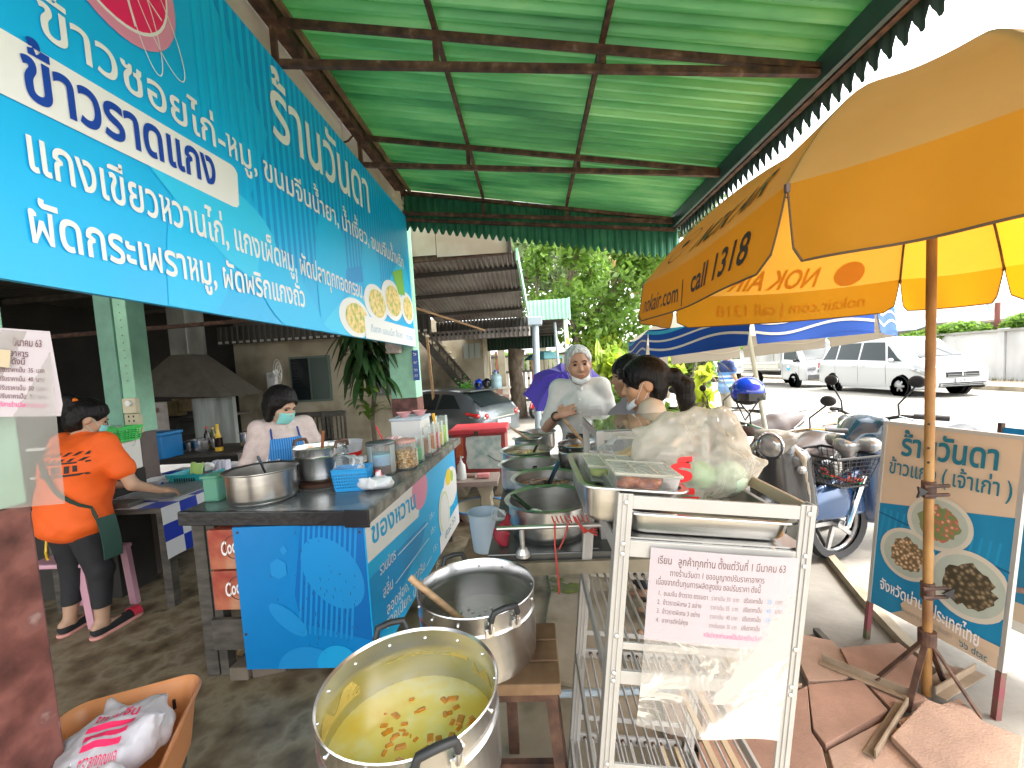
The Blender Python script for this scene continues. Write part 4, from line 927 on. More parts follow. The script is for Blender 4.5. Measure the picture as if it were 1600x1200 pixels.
G().add([(18.2,21,2.25),(18.2,27.5,2.25),(20,27.5,2.75),(20,21,2.75)], [(0,3,2,1)]).build('awning', mat('pale_blue_sheet', (.35,.5,.6), .5), hr, solid=.05)
dp = thing('downpipe', 'maroon pipe standing behind the street wall under the yellow umbrella', 'pipe', (17.2,16.3,0)); G().cyl((17.2,16.5,0),(17.2,16.5,2.9),.08,n=10).build('pipe', mat('maroon_pipe',(.18,.05,.04),.5), dp); G().cyl((17.1,16.6,2.6),(17.0,16.7,3.1),.06,n=8).build('elbow', M.pipe, dp)
# ================================================================ vehicles
M.carw = mat('white_car_paint', (.42,.43,.43), .22, coat=.8)
M.cars = mat('silver_grey_car_paint', (.13,.15,.16), .3, metal=.4, coat=.8)
M.lamp = mat('headlamp_glass', (.36,.37,.37), .12, metal=.5, coat=.8)
M.tail = mat('tail_lamp_red', (.45,.01,.01), .12, coat=.8)
M.tyre = mat('tyre', (.025,.025,.026), .8)
M.rimm = mat('alloy_rim', (.55,.56,.57), .3, metal=.8)
def lerp_st(st, y):
    for a, b in zip(st, st[1:]):
        if a[0] <= y <= b[0]:
            t = (y-a[0])/(b[0]-a[0]); return [p+(q-p)*t for p, q in zip(a, b)]
    return list(st[0] if y < st[0][0] else st[-1])
class Car:
    """lofted body: station = (y, zbottom, zbelt, zroof, half width at belt, half width at roof)"""
    def __init__(s, name, label, st, paint, cat='car', group=None):
        s.t = thing(name, label, cat, (0,0,0), group); s.st = st; s.paint = paint
        g = G(); ys = []
        for a, b in zip(st, st[1:]):
            n = max(1, int((b[0]-a[0])/.12)); ys += [a[0]+(b[0]-a[0])*i/n for i in range(n)]
        ys.append(st[-1][0]); rows = []
        for y in ys:
            r = s.ring(y); rows.append([V(-x, y, z) for x, z in r[::-1]][:-1]+[V(x, y, z) for x, z in r])
        m = len(rows[0]); vs = [p for r in rows for p in r]
        fs = [(j*m+i, j*m+i+1, (j+1)*m+i+1, (j+1)*m+i) for j in range(len(rows)-1) for i in range(m-1)]
        fs += [tuple(range(m)), tuple(range(len(vs)-1, len(vs)-m-1, -1))]; g.add(vs, fs)
        s.body = g.build('body', paint, s.t, smooth=50)
    def ring(s, y):
        _, zb, zl, zr, wl, wr = lerp_st(s.st, y)
        r = [(0, zr+.02), (wr*.6, zr+.012), (wr*.93, zr-.015), (wr, zr-.05), (wl-.015, zl+.03), (wl, zl-.03), (wl+.015, zl-.16), (wl+.005, (zb+zl)/2), (wl+.008, zb+.14), (wl-.01, zb+.03), (wl-.08, zb)]
        if zr-zl < .25: r[3] = (wr+(wl-wr)*.3, zr-.01); r[4] = (wl-.03, zl+.01)
        return r
    def side(s, y, t, sd, off=.006):
        r = s.ring(y); (x1, z1), (x0, z0) = r[3], r[4]; return V(sd*(x0+(x1-x0)*t+off), y, z0+(z1-z0)*t+off*.2)
    def low(s, y, z, sd, off=.006):
        r = s.ring(y)[4:]
        for (xa, za), (xb, zb) in zip(r, r[1:]):
            if zb <= z <= za: t = (z-za)/(zb-za) if za != zb else 0; return V(sd*(xa+(xb-xa)*t+off), y, z)
        return V(sd*(r[2][0]+off), y, z)
    def window(s, ya0, ya1, yb0, yb1, sd, t0=.08, t1=.9, name='side_window'):
        """lower edge from ya0 to ya1, upper edge from yb0 to yb1"""
        def f(u, v): y = (ya0+(ya1-ya0)*u)*(1-v)+(yb0+(yb1-yb0)*u)*v; return s.side(y, t0+(t1-t0)*v, sd)
        G().grid(f, 6, 3).build(name, M.glasscar, s.t, smooth=60)
    def screen(s, y0, y1, name, f0=.06, f1=.9, w0=.9, w1=.9):
        def f(u, v):
            y = y0+(y1-y0)*(f0+(f1-f0)*v); r = s.ring(y); q = (u*2-1); w_ = r[3][0]*(w0+(w1-w0)*v); top = r[0][1]; x = w_*q
            return V(x, y+(.02 if y1 < y0 else -.02), top-abs(q)**2*(r[0][1]-r[3][1])*.8+.015)
        G().grid(f, 8, 5).build(name, M.glasscar, s.t, smooth=60)
    def wheel(s, y, r=.32, x=.87, w_=.2, spokes=5, steel=False):
        for sd in (-1, 1):
            a = G().cyl((sd*(x+.004),y,r), (sd*(x-.1),y,r), r+.06, n=28); a.build('wheel_arch', M.black, s.t)
            t = G().lathe([(r*.6,-w_/2),(r*.95,-w_/2),(r,-w_/2+.03),(r,w_/2-.03),(r*.95,w_/2),(r*.6,w_/2)], n=28); R = Matrix.Rotation(pi/2,4,'Y')
            t.v = [tuple(R@Vector(p)+V(sd*(x-.07),y,r)) for p in t.v]; tb = t.build('wheel', M.tyre, s.t, smooth=40)
            g = G().cyl((sd*(x-.07),y,r),(sd*(x-.02),y,r), r*.63, n=24)
            hub = V(sd*(x+.02),y,r)
            if steel: g.cyl(hub-V(sd*.03,0,0), hub, r*.35, r*.3, n=16)
            else:
                for k in range(spokes):
                    q = 2*pi*k/spokes; g.bar(hub, hub+V(-sd*.02, r*.58*cos(q), r*.58*sin(q)), .06, .03, up=(1,0,0))
                g.cyl(hub-V(sd*.03,0,0), hub+V(sd*.005,0,0), r*.16, n=12)
            g.build('rim', M.rimm, tb)
    def part(s, g, name, m, **k): return g.build(name, m, s.t, **k)
    def handle(s, y, z, sd): s.part(G().box(s.low(y,z,sd,.015),(.025,.16,.025)), 'door_handle', s.paint, bevel=.005)
    def seam(s, y, z0, z1, sd):
        pts = [s.low(y,z0+(z1-z0)*i/6,sd,.003) for i in range(7)]; g = G()
        for p, q in zip(pts, pts[1:]): g.add([p-V(0,.006,0), p+V(0,.006,0), q+V(0,.006,0), q-V(0,.006,0)], [(0,1,2,3)])
        s.part(g, 'door_gap', M.black)
    def mirror(s, y, sd, m=None):
        p = s.side(y, .1, sd, .09); so = Soft(tuple(p-V(.15,.12,.12)), tuple(p+V(.15,.12,.12)), .015); so.ell(p,(.09,.06,.07)).cone(p, p-V(sd*.1,0,.02),.02,.02); so.build('door_mirror', m or s.paint, s.t)
# white people carrier ------------------------------------------------------
vst = [(-2.38,.42,.75,.80,.60,.5),(-2.33,.32,.92,1.15,.78,.60),(-2.2,.26,1.05,1.62,.84,.62),(-1.9,.22,1.08,1.75,.86,.64),(-1.0,.2,1.06,1.81,.87,.66),(0,.2,1.03,1.82,.87,.67),(.75,.2,1.0,1.78,.87,.66),(1.05,.2,1.0,1.68,.87,.64),(1.82,.2,.99,1.12,.86,.66),(1.90,.2,.97,1.06,.85,.64),(2.15,.22,.90,.97,.82,.60),(2.32,.26,.80,.86,.76,.52),(2.39,.34,.60,.66,.66,.45)]
v = Car('people_carrier', 'white people carrier parked across the street, seen from its left front', vst, M.carw)
for sd in (-1, 1):
    v.window(-2.05,-1.35,-1.8,-1.38,sd); v.window(-1.28,-.28,-1.28,-.3,sd); v.window(-.2,.86,-.2,.65,sd); v.window(.94,1.45,.78,.82,sd,t1=.75,name='quarter_window')
    v.handle(-.42,.92,sd); v.handle(-.02,.91,sd)
    for y in (-.24,.9,-1.32): v.seam(y,.3,.97,sd)
    v.part(G().bar(v.low(-1.9,.22,sd,.02), v.low(1.1,.22,sd,.02), .03, .1), 'side_skirt', M.carw, bevel=.01)
    q = G().add([v.low(1.75,.80,sd,.004), v.low(2.22,.62,sd,.012), v.low(2.28,.72,sd,-.02), v.low(1.85,.88,sd,.004)], [(0,1,2,3)]); g = G().grid(lambda a, b: Vector(q.v[0]).lerp(Vector(q.v[1]),a).lerp(Vector(q.v[3]).lerp(Vector(q.v[2]),a),b)+V(sd*.02,.02,.015), 4, 3); v.part(g, 'headlight', M.lamp, solid=.02, smooth=60)
    v.part(G().box((sd*.80,-2.28,.95),(.07,.08,.22)), 'tail_light', M.tail, bevel=.015); v.mirror(1.15, sd)
    v.part(G().cyl((sd*.58,2.38,.36),(sd*.58,2.41,.36),.04,n=14), 'fog_lamp', M.lamp)
    v.wheel(-1.42,.31,.868,spokes=6); v.wheel(1.42,.31,.868,spokes=6)
v.screen(1.82,1.05,'windscreen'); v.screen(-2.33,-2.0,'rear_window')
g = G()
for z in (.60,.645,.69): g.bar((-.42,2.425-(z-.6)*.45,z),(.42,2.425-(z-.6)*.45,z),.03,.018)
v.part(g, 'grille_bar', M.chrome); v.part(G().bb((-.44,2.34,.58),(.44,2.40,.72)), 'grille', M.black)
g = G()
for x in (-.035,.035): g.bar((x*1.1,2.44,.61),(x*.8,2.42,.70),.014,.012)
g.bar((-.03,2.43,.655),(.03,2.43,.655),.012,.014); v.part(g, 'emblem', M.chrome)
v.part(G().bb((-.62,2.35,.31),(.62,2.405,.42)), 'lower_grille', M.black); g = G()
for z in (.34,.385): g.bar((-.6,2.41,z),(.6,2.41,z),.02,.01)
v.part(g, 'lower_bar', M.carw)
pt = v.part(G().bb((-.2,2.42,.43),(.2,2.435,.545)), 'number_plate', M.white)
lettering('กธ 8013', lambda a, b: V(.17-.34*a, 2.4365, .455+.085*b), v.t, M.black, name='plate_lettering', bold=.03)
for sd in (-1,1): v.part(G().bar((sd*.3,1.76,1.2),(sd*.1,1.5,1.4),.015,.015), 'wiper', M.black)
place(v.t, (12.0,14.75,0), pi)
v.t.scale = (1,1.0,1)
# silver-grey hatchback -------------------------------------------------------
hst = [(-2.12,.45,.72,.78,.62,.5),(-2.08,.35,.95,1.02,.76,.60),(-1.95,.28,1.05,1.16,.83,.62),(-1.45,.24,1.07,1.46,.87,.60),(-1.0,.22,1.05,1.54,.88,.62),(-.2,.22,1.0,1.58,.88,.63),(.3,.22,.98,1.54,.88,.62),(1.05,.22,.96,1.08,.87,.63),(1.2,.22,.94,1.02,.86,.6),(1.9,.26,.82,.88,.8,.55),(2.15,.35,.6,.64,.65,.4)]
h = Car('parked_hatchback', 'silver-grey hatchback parked behind the dessert counter, red tail light showing', hst, M.cars)
for sd in (-1, 1):
    h.window(-1.5,-.75,-1.15,-.78,sd); h.window(-.68,.1,-.68,.1,sd); h.window(.16,.85,.16,.4,sd)
    h.handle(-.5,.93,sd); h.seam(-.7,.3,.95,sd); h.seam(.15,.3,.95,sd)
    so = Soft((sd*.78-.3,-2.25,.75),(sd*.78+.3,-1.5,1.15),.015); so.cone((sd*.60,-2.07,.92),(sd*.86,-1.72,1.0),.075,.03,.01).cone((sd*.8,-1.98,.95),(sd*.87,-1.62,1.02),.06,.012,.02); so.build('tail_light', M.tail, h.t)
    so = Soft((sd*.78-.3,-2.25,.75),(sd*.78+.3,-1.5,1.15),.012); so.cone((sd*.70,-2.09,.89),(sd*.87,-1.80,.93),.05,.02,.01); so.build('reversing_light', M.lamp, h.t)
    h.wheel(-1.3,.33,.875); h.wheel(1.3,.33,.875); h.mirror(.7, sd)
h.screen(-2.0,-1.38,'rear_window',.05,.9,.93,.88); h.screen(1.05,.3,'windscreen')
h.part(G().bb((-.58,-1.62,1.49),(.58,-1.30,1.525)), 'spoiler', M.cars, bevel=.012); h.part(G().bb((-.26,-2.16,.66),(.26,-2.125,.80)), 'number_plate', M.white)
h.part(G().bb((-.7,-2.17,.36),(.7,-2.05,.46)), 'bumper', M.black, bevel=.02); h.part(G().bar((-.5,-2.11,.86),(.5,-2.11,.86),.03,.03), 'boot_trim', M.chrome)
place(h.t, (-2.55,11.35,-.48), rad(58))
# flatbed pickup ---------------------------------------------------------------
pst = [(1.15,.35,1.12,1.95,.78,.68),(1.2,.32,1.12,2.02,.80,.70),(1.6,.3,1.1,2.04,.80,.70),(2.0,.3,1.08,2.0,.80,.69),(2.12,.3,1.07,1.92,.80,.68),(2.68,.3,1.0,1.12,.79,.66),(2.74,.3,.92,1.02,.78,.64),(2.86,.32,.68,.80,.74,.6),(2.9,.36,.5,.55,.7,.55)]
p_ = Car('flatbed_pickup', 'small white pickup with dropside bed and round blue badge, parked behind the people carrier', pst, M.carw, cat='pickup truck')
for sd in (-1, 1):
    p_.window(1.35,2.5,1.35,2.0,sd); p_.handle(1.4,.95,sd); p_.seam(1.3,.35,1.05,sd); p_.seam(2.45,.35,1.0,sd); p_.wheel(2.1,.31,.80,steel=True); p_.wheel(-.9,.31,.80,steel=True); p_.mirror(2.3, sd, M.black)
    p_.part(G().box((sd*.55,2.885,.82),(.34,.05,.13)), 'headlight', M.lamp, bevel=.02)
    p_.part(G().cyl((sd*.803,1.75,.86),(sd*.812,1.75,.86),.13,n=24), 'badge', mat('badge_blue%d' % sd, (.02,.35,.6), .4)); p_.part(G().cyl((sd*.812,1.75,.90),(sd*.815,1.75,.90),.07,n=20), 'badge_swirl', M.white)
    for k in range(3):
        y0 = -2.1+k*1.05; d_ = p_.part(G().bb((sd*.84-.02,y0,.72),(sd*.84+.02,y0+1.02,1.08)), 'dropside', mat('cream_dropside%d%d' % (sd,k), (.55,.52,.44), .6, var=.1), bevel=.008)
        G().bb((sd*.865-.006,y0+.05,.78),(sd*.865+.006,y0+.97,.81)).build('rib', M.carw, d_); G().bb((sd*.865-.006,y0+.05,.98),(sd*.865+.006,y0+.97,1.01)).build('rib', M.carw, d_)
p_.screen(2.70,2.08,'windscreen'); p_.part(G().bb((-.8,-2.1,.66),(.8,1.1,.72)), 'bed_floor', M.zincd); p_.part(G().bb((-.82,-2.12,.72),(.82,-2.08,1.08)), 'tailgate', M.carw)
p_.part(G().bb((-.78,1.08,.72),(.78,1.12,1.5)), 'headboard', M.carw); p_.part(G().bb((-.7,2.85,.34),(.7,2.93,.56)), 'bumper', mat('dark_bumper',(.12,.12,.12),.5), bevel=.02); p_.part(G().bb((-.3,2.88,.66),(.3,2.905,.76)), 'grille', M.black)
p_.part(G().bb((-.3,-2.0,.45),(.3,1.2,.6)), 'chassis', M.black)
place(p_.t, (12.0,20.75,0), pi)
# double cab pickup --------------------------------------------------------------
dst = [(-2.6,.5,1.0,1.04,.86,.8),(-.75,.45,1.05,1.09,.88,.82),(-.7,.45,1.08,1.70,.88,.66),(0,.4,1.08,1.78,.88,.68),(.5,.4,1.07,1.74,.88,.66),(1.15,.4,1.05,1.18,.87,.66),(1.3,.4,1.03,1.12,.86,.66),(2.1,.42,.95,1.02,.84,.6),(2.35,.45,.75,.8,.76,.5)]
d = Car('double_cab_pickup', 'pearl white double cab pickup parked just left of the striped-shirt man', dst, mat('pearl_white', (.46,.46,.44), .22, coat=.8), cat='pickup truck')
for sd in (-1, 1):
    d.window(-.6,.05,-.55,.05,sd); d.window(.12,.85,.12,.55,sd); d.wheel(-1.6,.37,.88); d.wheel(1.5,.37,.88); d.mirror(.85, sd); d.handle(-.05,.98,sd); d.seam(.08,.5,1.0,sd)
    d.part(G().box((sd*.62,2.3,.83),(.26,.1,.14)), 'headlight', M.lamp, bevel=.02)
d.screen(1.15,.5,'windscreen'); d.part(G().bb((-.4,2.33,.7),(.4,2.37,.88)), 'grille', M.chrome); d.part(G().bb((-.2,2.38,.5),(.2,2.40,.6)), 'number_plate', M.white)
place(d.t, (11.5,27.4,0), pi-.05)
e = copy_tree(d.t, loc=(11.6,34.0,0), rz=pi, label='white pickup half hidden at the far left end of the parked row')

# ================================================================ motorcycles
def mwheel(t, c, r, w_=.045, n=5, name='wheel', m=M.rimm):
    c = Vector(c); g = G().lathe([(r-.07,-w_*.8),(r-.02,-w_),(r,0),(r-.02,w_),(r-.07,w_*.8)], n=28); R = Matrix.Rotation(pi/2,4,'Y'); g.v = [tuple(R@Vector(p)+c) for p in g.v]
    tb = g.build(name, M.tyre, t, smooth=60); g = G()
    for k in range(n):
        q = 2*pi*k/n; g.bar(c, c+V(0,(r-.05)*cos(q),(r-.05)*sin(q)), .03, .02, up=(1,0,0))
    g.tube([c+V(0,(r-.065)*cos(q),(r-.065)*sin(q)) for q in np.linspace(0,2*pi,25)[:-1]], .016, 6, closed=True); g.cyl(c-V(.06,0,0), c+V(.06,0,0), .035, n=12)
    g.build('rim', m, tb)
def mirror(t, p, stem, m=M.black, r=.037):
    p = Vector(p); q = G().tube([Vector(stem), Vector(stem)+V(0,.01,.08), p-V(0,0,.02)], .006, 6).build('mirror_stem', M.black, t); s = G().ball(p, (r*1.3,.018,r), 14, 8); s.build('mirror', m, t, smooth=180)
    G().ball(p-V(0,.012,0), (r*1.15,.01,r*.85), 14, 8).build('mirror_glass', M.chrome, t, smooth=180)
def scooter(name, label, body, trim, seat, retro=True):
    """faces +y; origin under the middle"""
    t = thing(name, label, 'scooter')
    s = Soft((-.28,-.75,.15),(.28,.75,1.0),.016)
    s.cone((0,.42,.86),(0,.36,.42),.12,.17,.05).cone((-.14,.38,.78),(-.15,.33,.40),.07,.08,.06).cone((.14,.38,.78),(.15,.33,.40),.07,.08,.06)   # leg shield
    s.rbox((0,.28,.60),(.14,.10,.24),.04,k=.02,op='s').rbox((0,.05,.34),(.15,.30,.035),.03,k=.04)
    s.cone((0,-.12,.45),(0,-.62,.58),.15,.10,.06).cone((0,-.2,.58),(0,-.6,.66),.13,.09,.05)
    s.build('body', body, t)
    s = Soft((-.22,-.8,.6),(.22,.2,.95),.014); s.cone((0,.02,.72),(0,-.3,.74),.10,.13,.05).cone((0,-.3,.76),(0,-.62,.80),.12,.09,.05).rbox((0,-.3,.60),(.3,.6,.08),.01,op='s'); s.build('seat', seat, t)
    s = Soft((-.2,.3,.7),(.2,.65,1.15),.012); s.cone((-.09,.44,.93),(.09,.44,.93),.055,.055,.03).ell((0,.47,.88),(.105,.08,.11),k=.03); s.build('headset', trim, t)
    G().ball((0,.515,.88), (.082,.045,.088), 20, 12).build('headlight', M.lamp, t, smooth=180)
    G().tube([V(.088*cos(a),.525,.88+.094*sin(a)) for a in np.linspace(0,2*pi,25)[:-1]], .010, 6, closed=True).build('headlight_ring', M.chrome, t, smooth=60)
    for sd in (-1, 1):
        G().tube([(sd*.06,.43,.97),(sd*.2,.38,1.0),(sd*.3,.30,.99)], .011, 8).build('handlebar', M.chrome, t); G().cyl((sd*.27,.325,.99),(sd*.37,.24,.985),.018,n=10).build('grip', M.black, t)
        G().tube([(sd*.22,.41,1.0),(sd*.3,.36,.985),(sd*.37,.30,.97)], .005, 6).build('brake_lever', M.chrome, t); mirror(t, (sd*.30,.36,1.2), (sd*.2,.38,1.0))
        G().ball((sd*.17,.45,.72), (.035,.04,.03), 12, 8).build('indicator', M.orangef if not retro else M.lamp, t, smooth=180)
    G().tube([(-.07,-.5,.72),(-.1,-.72,.86),(0,-.78,.88),(.1,-.72,.86),(.07,-.5,.72)], .013, 8).build('grab_rail', M.chrome, t); G().ball((0,-.68,.62), (.08,.04,.05), 12, 8).build('tail_light', M.tail, t, smooth=180)
    s = Soft((-.12,.35,.2),(.12,.95,.65),.014); s.ell((0,.62,.30),(.075,.26,.24),k=.02).rbox((0,.62,.15),(.3,.4,.16),.01,op='s').ell((0,.62,.26),(.055,.24,.22),k=.0,op='s'); s.build('front_fender', body, t)
    for sd in (-1,1): G().cyl((sd*.05,.42,.60),(sd*.07,.62,.26),.018,n=10).build('fork', M.chrome, t)
    mwheel(t, (0,.62,.26), .26); mwheel(t, (0,-.58,.26), .26); G().cyl((.12,-.2,.2),(.14,-.75,.32),.04,.055,n=14).build('exhaust', M.chrome, t)
    G().bb((-.1,-.5,.22),(.1,-.1,.4)).build('engine', M.zincd, t, bevel=.02); G().cyl((0,-.05,.3),(-.16,-.02,.01),.012).build('side_stand', M.black, t)
    return t
sk = mat('grey_brown_vinyl', (.085,.06,.052), .45, bump=.1)
sc1 = scooter('retro_scooter', 'cream and black retro scooter with round headlight and blue helmet hung on its mirror', mat('black_cream_panel', (.035,.037,.04), .15, coat=.8), mat('silver_cream', (.22,.20,.17), .3, coat=.5), sk)
p = at(1188,682,Y=3.05)
s = Soft((-.3,.2,.3),(.3,.6,.9),.014); s.cone((-.165,.42,.80),(-.19,.36,.36),.028,.03,.02).cone((.165,.42,.80),(.19,.36,.36),.028,.03,.02).cone((-.165,.42,.80),(0,.40,.97),.028,.028,.02).cone((.165,.42,.80),(0,.40,.97),.028,.028,.02); s.build('shield_trim', mat('cream_trim', (.34,.29,.22), .3, coat=.5), sc1)
G().bb((.05,.495,.66),(.12,.50,.70)).build('sticker', M.red, sc1)
for sd in (-1, 1): G().grid(lambda u, v: V(sd*(.155-.02*v), -.2-.4*u, .50+.16*v-.02*cos(u*3)), 5, 4).build('side_panel', bpy.data.materials['silver_cream'], sc1, solid=.01)
place(sc1, (p.x+.50,p.y+.36,0), rad(128)); sc1.scale = (1,1,1)
# blue helmet hanging from the mirror
def helmet(label, c, m, r=.14, yaw=0):
    t = thing('helmet', label, 'helmet', c); c = Vector(c); s = Soft(tuple(c-V(.2,.2,.2)), tuple(c+V(.2,.2,.2)), .011)
    s.ell(c, (r,r*1.12,r)).rbox(c+V(0,-.03,-r*1.05),(r*2,r*2,r*.55),.01,k=.01,op='s').ell(c-V(0,0,.02),(r*.85,r*.97,r*.85),k=0,op='s'); s.build('shell', m, t)
    G().ball(c-V(0,0,.03), (r*.83,r*.95,r*.6), 16, 10).build('liner', M.black, t, smooth=180); G().grid(lambda u, v: c+V((r*1.04)*sin((u-.5)*2.2), -(r*1.18)*cos((u-.5)*2.2), -.055+.05*v), 10, 3).build('visor', M.glassd, t)
    G().tube([c+V(-r*.8,0,-.05), c+V(-.03,-.02,-.2), c+V(r*.8,0,-.05)], .007, 5).build('chin_strap', M.black, t)
    for a in (-.5, .5): G().add([c+V(sin(a)*r*.5,-r*1.02,r*.35), c+V(sin(a)*r*1.0,-r*.78,r*.2), c+V(sin(a)*r*.95,-r*.7,r*.45)], [(0,1,2)]).build('decal', M.white, t)
    return t
p = at(1168,612,Y=3.05); helmet('blue open-face helmet with white decals hanging on the retro scooter', p, mat('bright_blue_shell', (.01,.05,.55), .15, coat=.8), .108)
# red scooter beyond
sc2 = scooter('red_scooter', 'red and black scooter half hidden behind the plastic bag and helmet', mat('red_panel', (.55,.02,.03), .2, coat=.8), M.blackg, M.black)
p = at(1110,655,Y=4.6); place(sc2, (p.x+.1,4.9,0), rad(150))
sc3 = copy_tree(sc1, label='dark scooter with brown seat parked behind the retro scooter'); p = at(1085,660,Y=4.2); place(sc3, (p.x+.75,4.6,0), rad(110))
for ch in list(sc3.children):
    if ch.name.startswith(('sticker','shield_trim')): bpy.data.objects.remove(ch)
# blue underbone with basket
ub = thing('basket_motorcycle', 'dark blue motorcycle with black mesh front basket, half behind the menu board', 'motorcycle')
bl = mat('dark_blue_panel', (.008,.03,.09), .15, coat=.9); s = Soft((-.3,-.9,.2),(.3,.75,1.0),.016)
s.cone((0,.34,.80),(0,.30,.35),.10,.12,.06).cone((-.17,.30,.72),(-.19,.12,.30),.05,.06,.05).cone((.17,.30,.72),(.19,.12,.30),.05,.06,.05).cone((0,.2,.5),(0,-.2,.52),.08,.09,.05).cone((0,-.2,.6),(0,-.8,.75),.12,.07,.05)
s.build('body', bl, ub); s = Soft((-.2,-.85,.6),(.2,.15,.95),.014); s.cone((0,0,.73),(0,-.65,.80),.10,.10,.04).rbox((0,-.3,.60),(.3,.6,.10),.01,op='s'); s.build('seat', M.black, ub)
s = Soft((-.3,.15,.7),(.3,.7,1.15),.012); s.cone((-.13,.36,.99),(.13,.36,.99),.055,.055,.04).cone((0,.40,.95),(0,.50,.86),.11,.09,.05).ell((0,.38,.92),(.17,.12,.10),k=.04); s.build('headset', mat('blue_black_cowl', (.01,.035,.06), .15, coat=.8), ub)
s = Soft((-.25,.3,.6),(.25,.7,1.05),.012); s.cone((-.14,.47,.86),(.14,.47,.86),.055,.055,.02).cone((0,.52,.84),(0,.50,.77),.085,.05,.03); s.build('headlight', M.lamp, ub)
for sd in (-1, 1):
    G().tube([(sd*.08,.34,1.02),(sd*.22,.30,1.06),(sd*.3,.24,1.05)], .012, 8).build('handlebar', M.black, ub); G().cyl((sd*.26,.27,1.06),(sd*.40,.17,1.05),.02,n=10).build('grip', M.black, ub)
    G().tube([(sd*.22,.34,1.06),(sd*.3,.33,1.04),(sd*.4,.25,1.03)], .005, 6).build('brake_lever', M.chrome, ub); mirror(ub, (sd*.30,.30,1.30), (sd*.2,.31,1.06), r=.042)
    G().cyl((sd*.07,.45,.62),(sd*.08,.62,.27),.022,n=10).build('fork', M.chrome, ub)
    G().grid(lambda u, v: V(sd*(.225-.05*abs(u-.5)), .30-.24*u, .44+.22*v-.16*u+.02*sin(v*3)), 6, 4).build('decal', ramp_mat('flame_decal%d'%sd, 'noise', [(.4,(.65,.65,.68)),(.5,(.55,.04,.03)),(.6,(.02,.2,.5))], 9, .2, stretch=(1,.4,1.6)), ub, solid=.004)
s = Soft((-.12,.2,.2),(.12,1.05,.72),.013); s.ell((0,.64,.33),(.075,.31,.26),k=.02).rbox((0,.64,.16),(.3,.5,.17),.01,op='s').ell((0,.64,.28),(.055,.29,.24),k=0,op='s').cone((0,.45,.62),(0,.6,.56),.05,.05,.04); s.build('front_fender', mat('steel_blue_fender', (.02,.06,.15), .15, metal=.3, coat=.9), ub)
mwheel(ub, (0,.64,.28), .28, m=M.rimm); mwheel(ub, (0,-.6,.28), .28); G().bb((-.12,-.3,.22),(.12,.12,.42)).build('engine', M.zincd, ub, bevel=.03); G().cyl((.13,.0,.25),(.15,-.75,.36),.03,.05,n=12).build('exhaust', M.chrome, ub); G().cyl((0,-.05,.3),(-.2,-.02,.01),.012).build('side_stand', M.black, ub)
# basket
bk = G(); rim = [(-.22,.50),(-.19,.84),(.19,.84),(.22,.50)]; flo = [(-.15,.53),(-.13,.74),(.13,.74),(.15,.53)]
bk.tube([V(x,y,.80) for x, y in rim], .011, 8, closed=True).tube([V(x,y,.58) for x, y in flo], .007, 6, closed=True)
for k in range(4):
    a, b = rim[k], rim[(k+1)%4]; c_, d_ = flo[k], flo[(k+1)%4]; n = 9
    for i in range(n): u = i/n; bk.tube([V(a[0]+(b[0]-a[0])*u, a[1]+(b[1]-a[1])*u, .80), V(c_[0]+(d_[0]-c_[0])*u, c_[1]+(d_[1]-c_[1])*u, .58)], .0028, 4, cap=False)
    for j in range(1, 7):
        v_ = j/7; bk.tube([V(*(Vector((*a,.80)).lerp(Vector((*c_,.58)), v_))), V(*(Vector((*b,.80)).lerp(Vector((*d_,.58)), v_)))], .0022, 4, cap=False)
bk.bb((-.13,.54,.575),(.13,.73,.58)); bk.build('basket', M.black, ub)
place(ub, (2.78,3.32,0), rad(106))
s_ = G(); rr = random.Random(12); 
Mx = Matrix.Translation((2.78,3.32,0)) @ Matrix.Rotation(rad(106),4,'Z')
for k in range(7):
    pts = []; p = V(rr.uniform(-.1,.1), rr.uniform(.54,.64), .60)
    for i in range(10): p = p+V(rr.uniform(-.07,.07), rr.uniform(-.035,.035), rr.uniform(-.012,.014)); p.x = max(-.12,min(.12,p.x)); p.y = max(.53,min(.66,p.y)); p.z = max(.592,p.z); pts.append(Mx@p)
    (s_ if k % 2 else s_).tube(pts, .004, 5)
single(s_, 'elastic_cord', mat('red_orange_cord', (.6,.06,.02), .5), 'tangled red elastic cord lying in the motorcycle basket', 'cord')
s_ = G()
for k in range(5):
    pts = []; p = V(rr.uniform(-.1,.1), rr.uniform(.54,.64), .588)
    for i in range(9): p = p+V(rr.uniform(-.07,.07), rr.uniform(-.03,.03), 0); p.x = max(-.12,min(.12,p.x)); p.y = max(.53,min(.66,p.y)); pts.append(Mx@p)
    s_.tube(pts, .005, 5)
single(s_, 'elastic_cord', mat('green_cord', (.02,.35,.12), .5), 'green elastic cord at the bottom of the motorcycle basket', 'cord')
# far motorcycles and pink bicycle
for i, (x, y, rz, lb) in enumerate([(.35,13.0,2.6,'small dark scooter at the lane end, left one of the pair behind the drain pipe'),(.95,12.6,2.9,'small dark scooter at the lane end, nearer the white-haired man')]):
    copy_tree(sc2, loc=(x,y,0), rz=rz, label=lb)
for o in [q for q in COL.objects if q.parent and root_of(q) is not sc2 and q.name.startswith('body') and root_of(q).name.startswith('red_scooter')]:
    o.data = o.data.copy(); o.data.materials[0] = M.blackg
by = thing('bicycle', 'child\'s bicycle with pink cloth over its handlebar at the lane end', 'bicycle')
for y in (-.42,.42): 
    w2 = G().tube([V(0,y+.27*cos(a),.27+.27*sin(a)) for a in np.linspace(0,2*pi,25)[:-1]], .02, 6, closed=True).build('wheel', M.tyre, by)
    g = G()
    for k in range(10): a = 2*pi*k/10; g.tube([(0,y,.27),(0,y+.26*cos(a),.27+.26*sin(a))], .003, 3)
    g.build('spokes', M.chrome, w2)
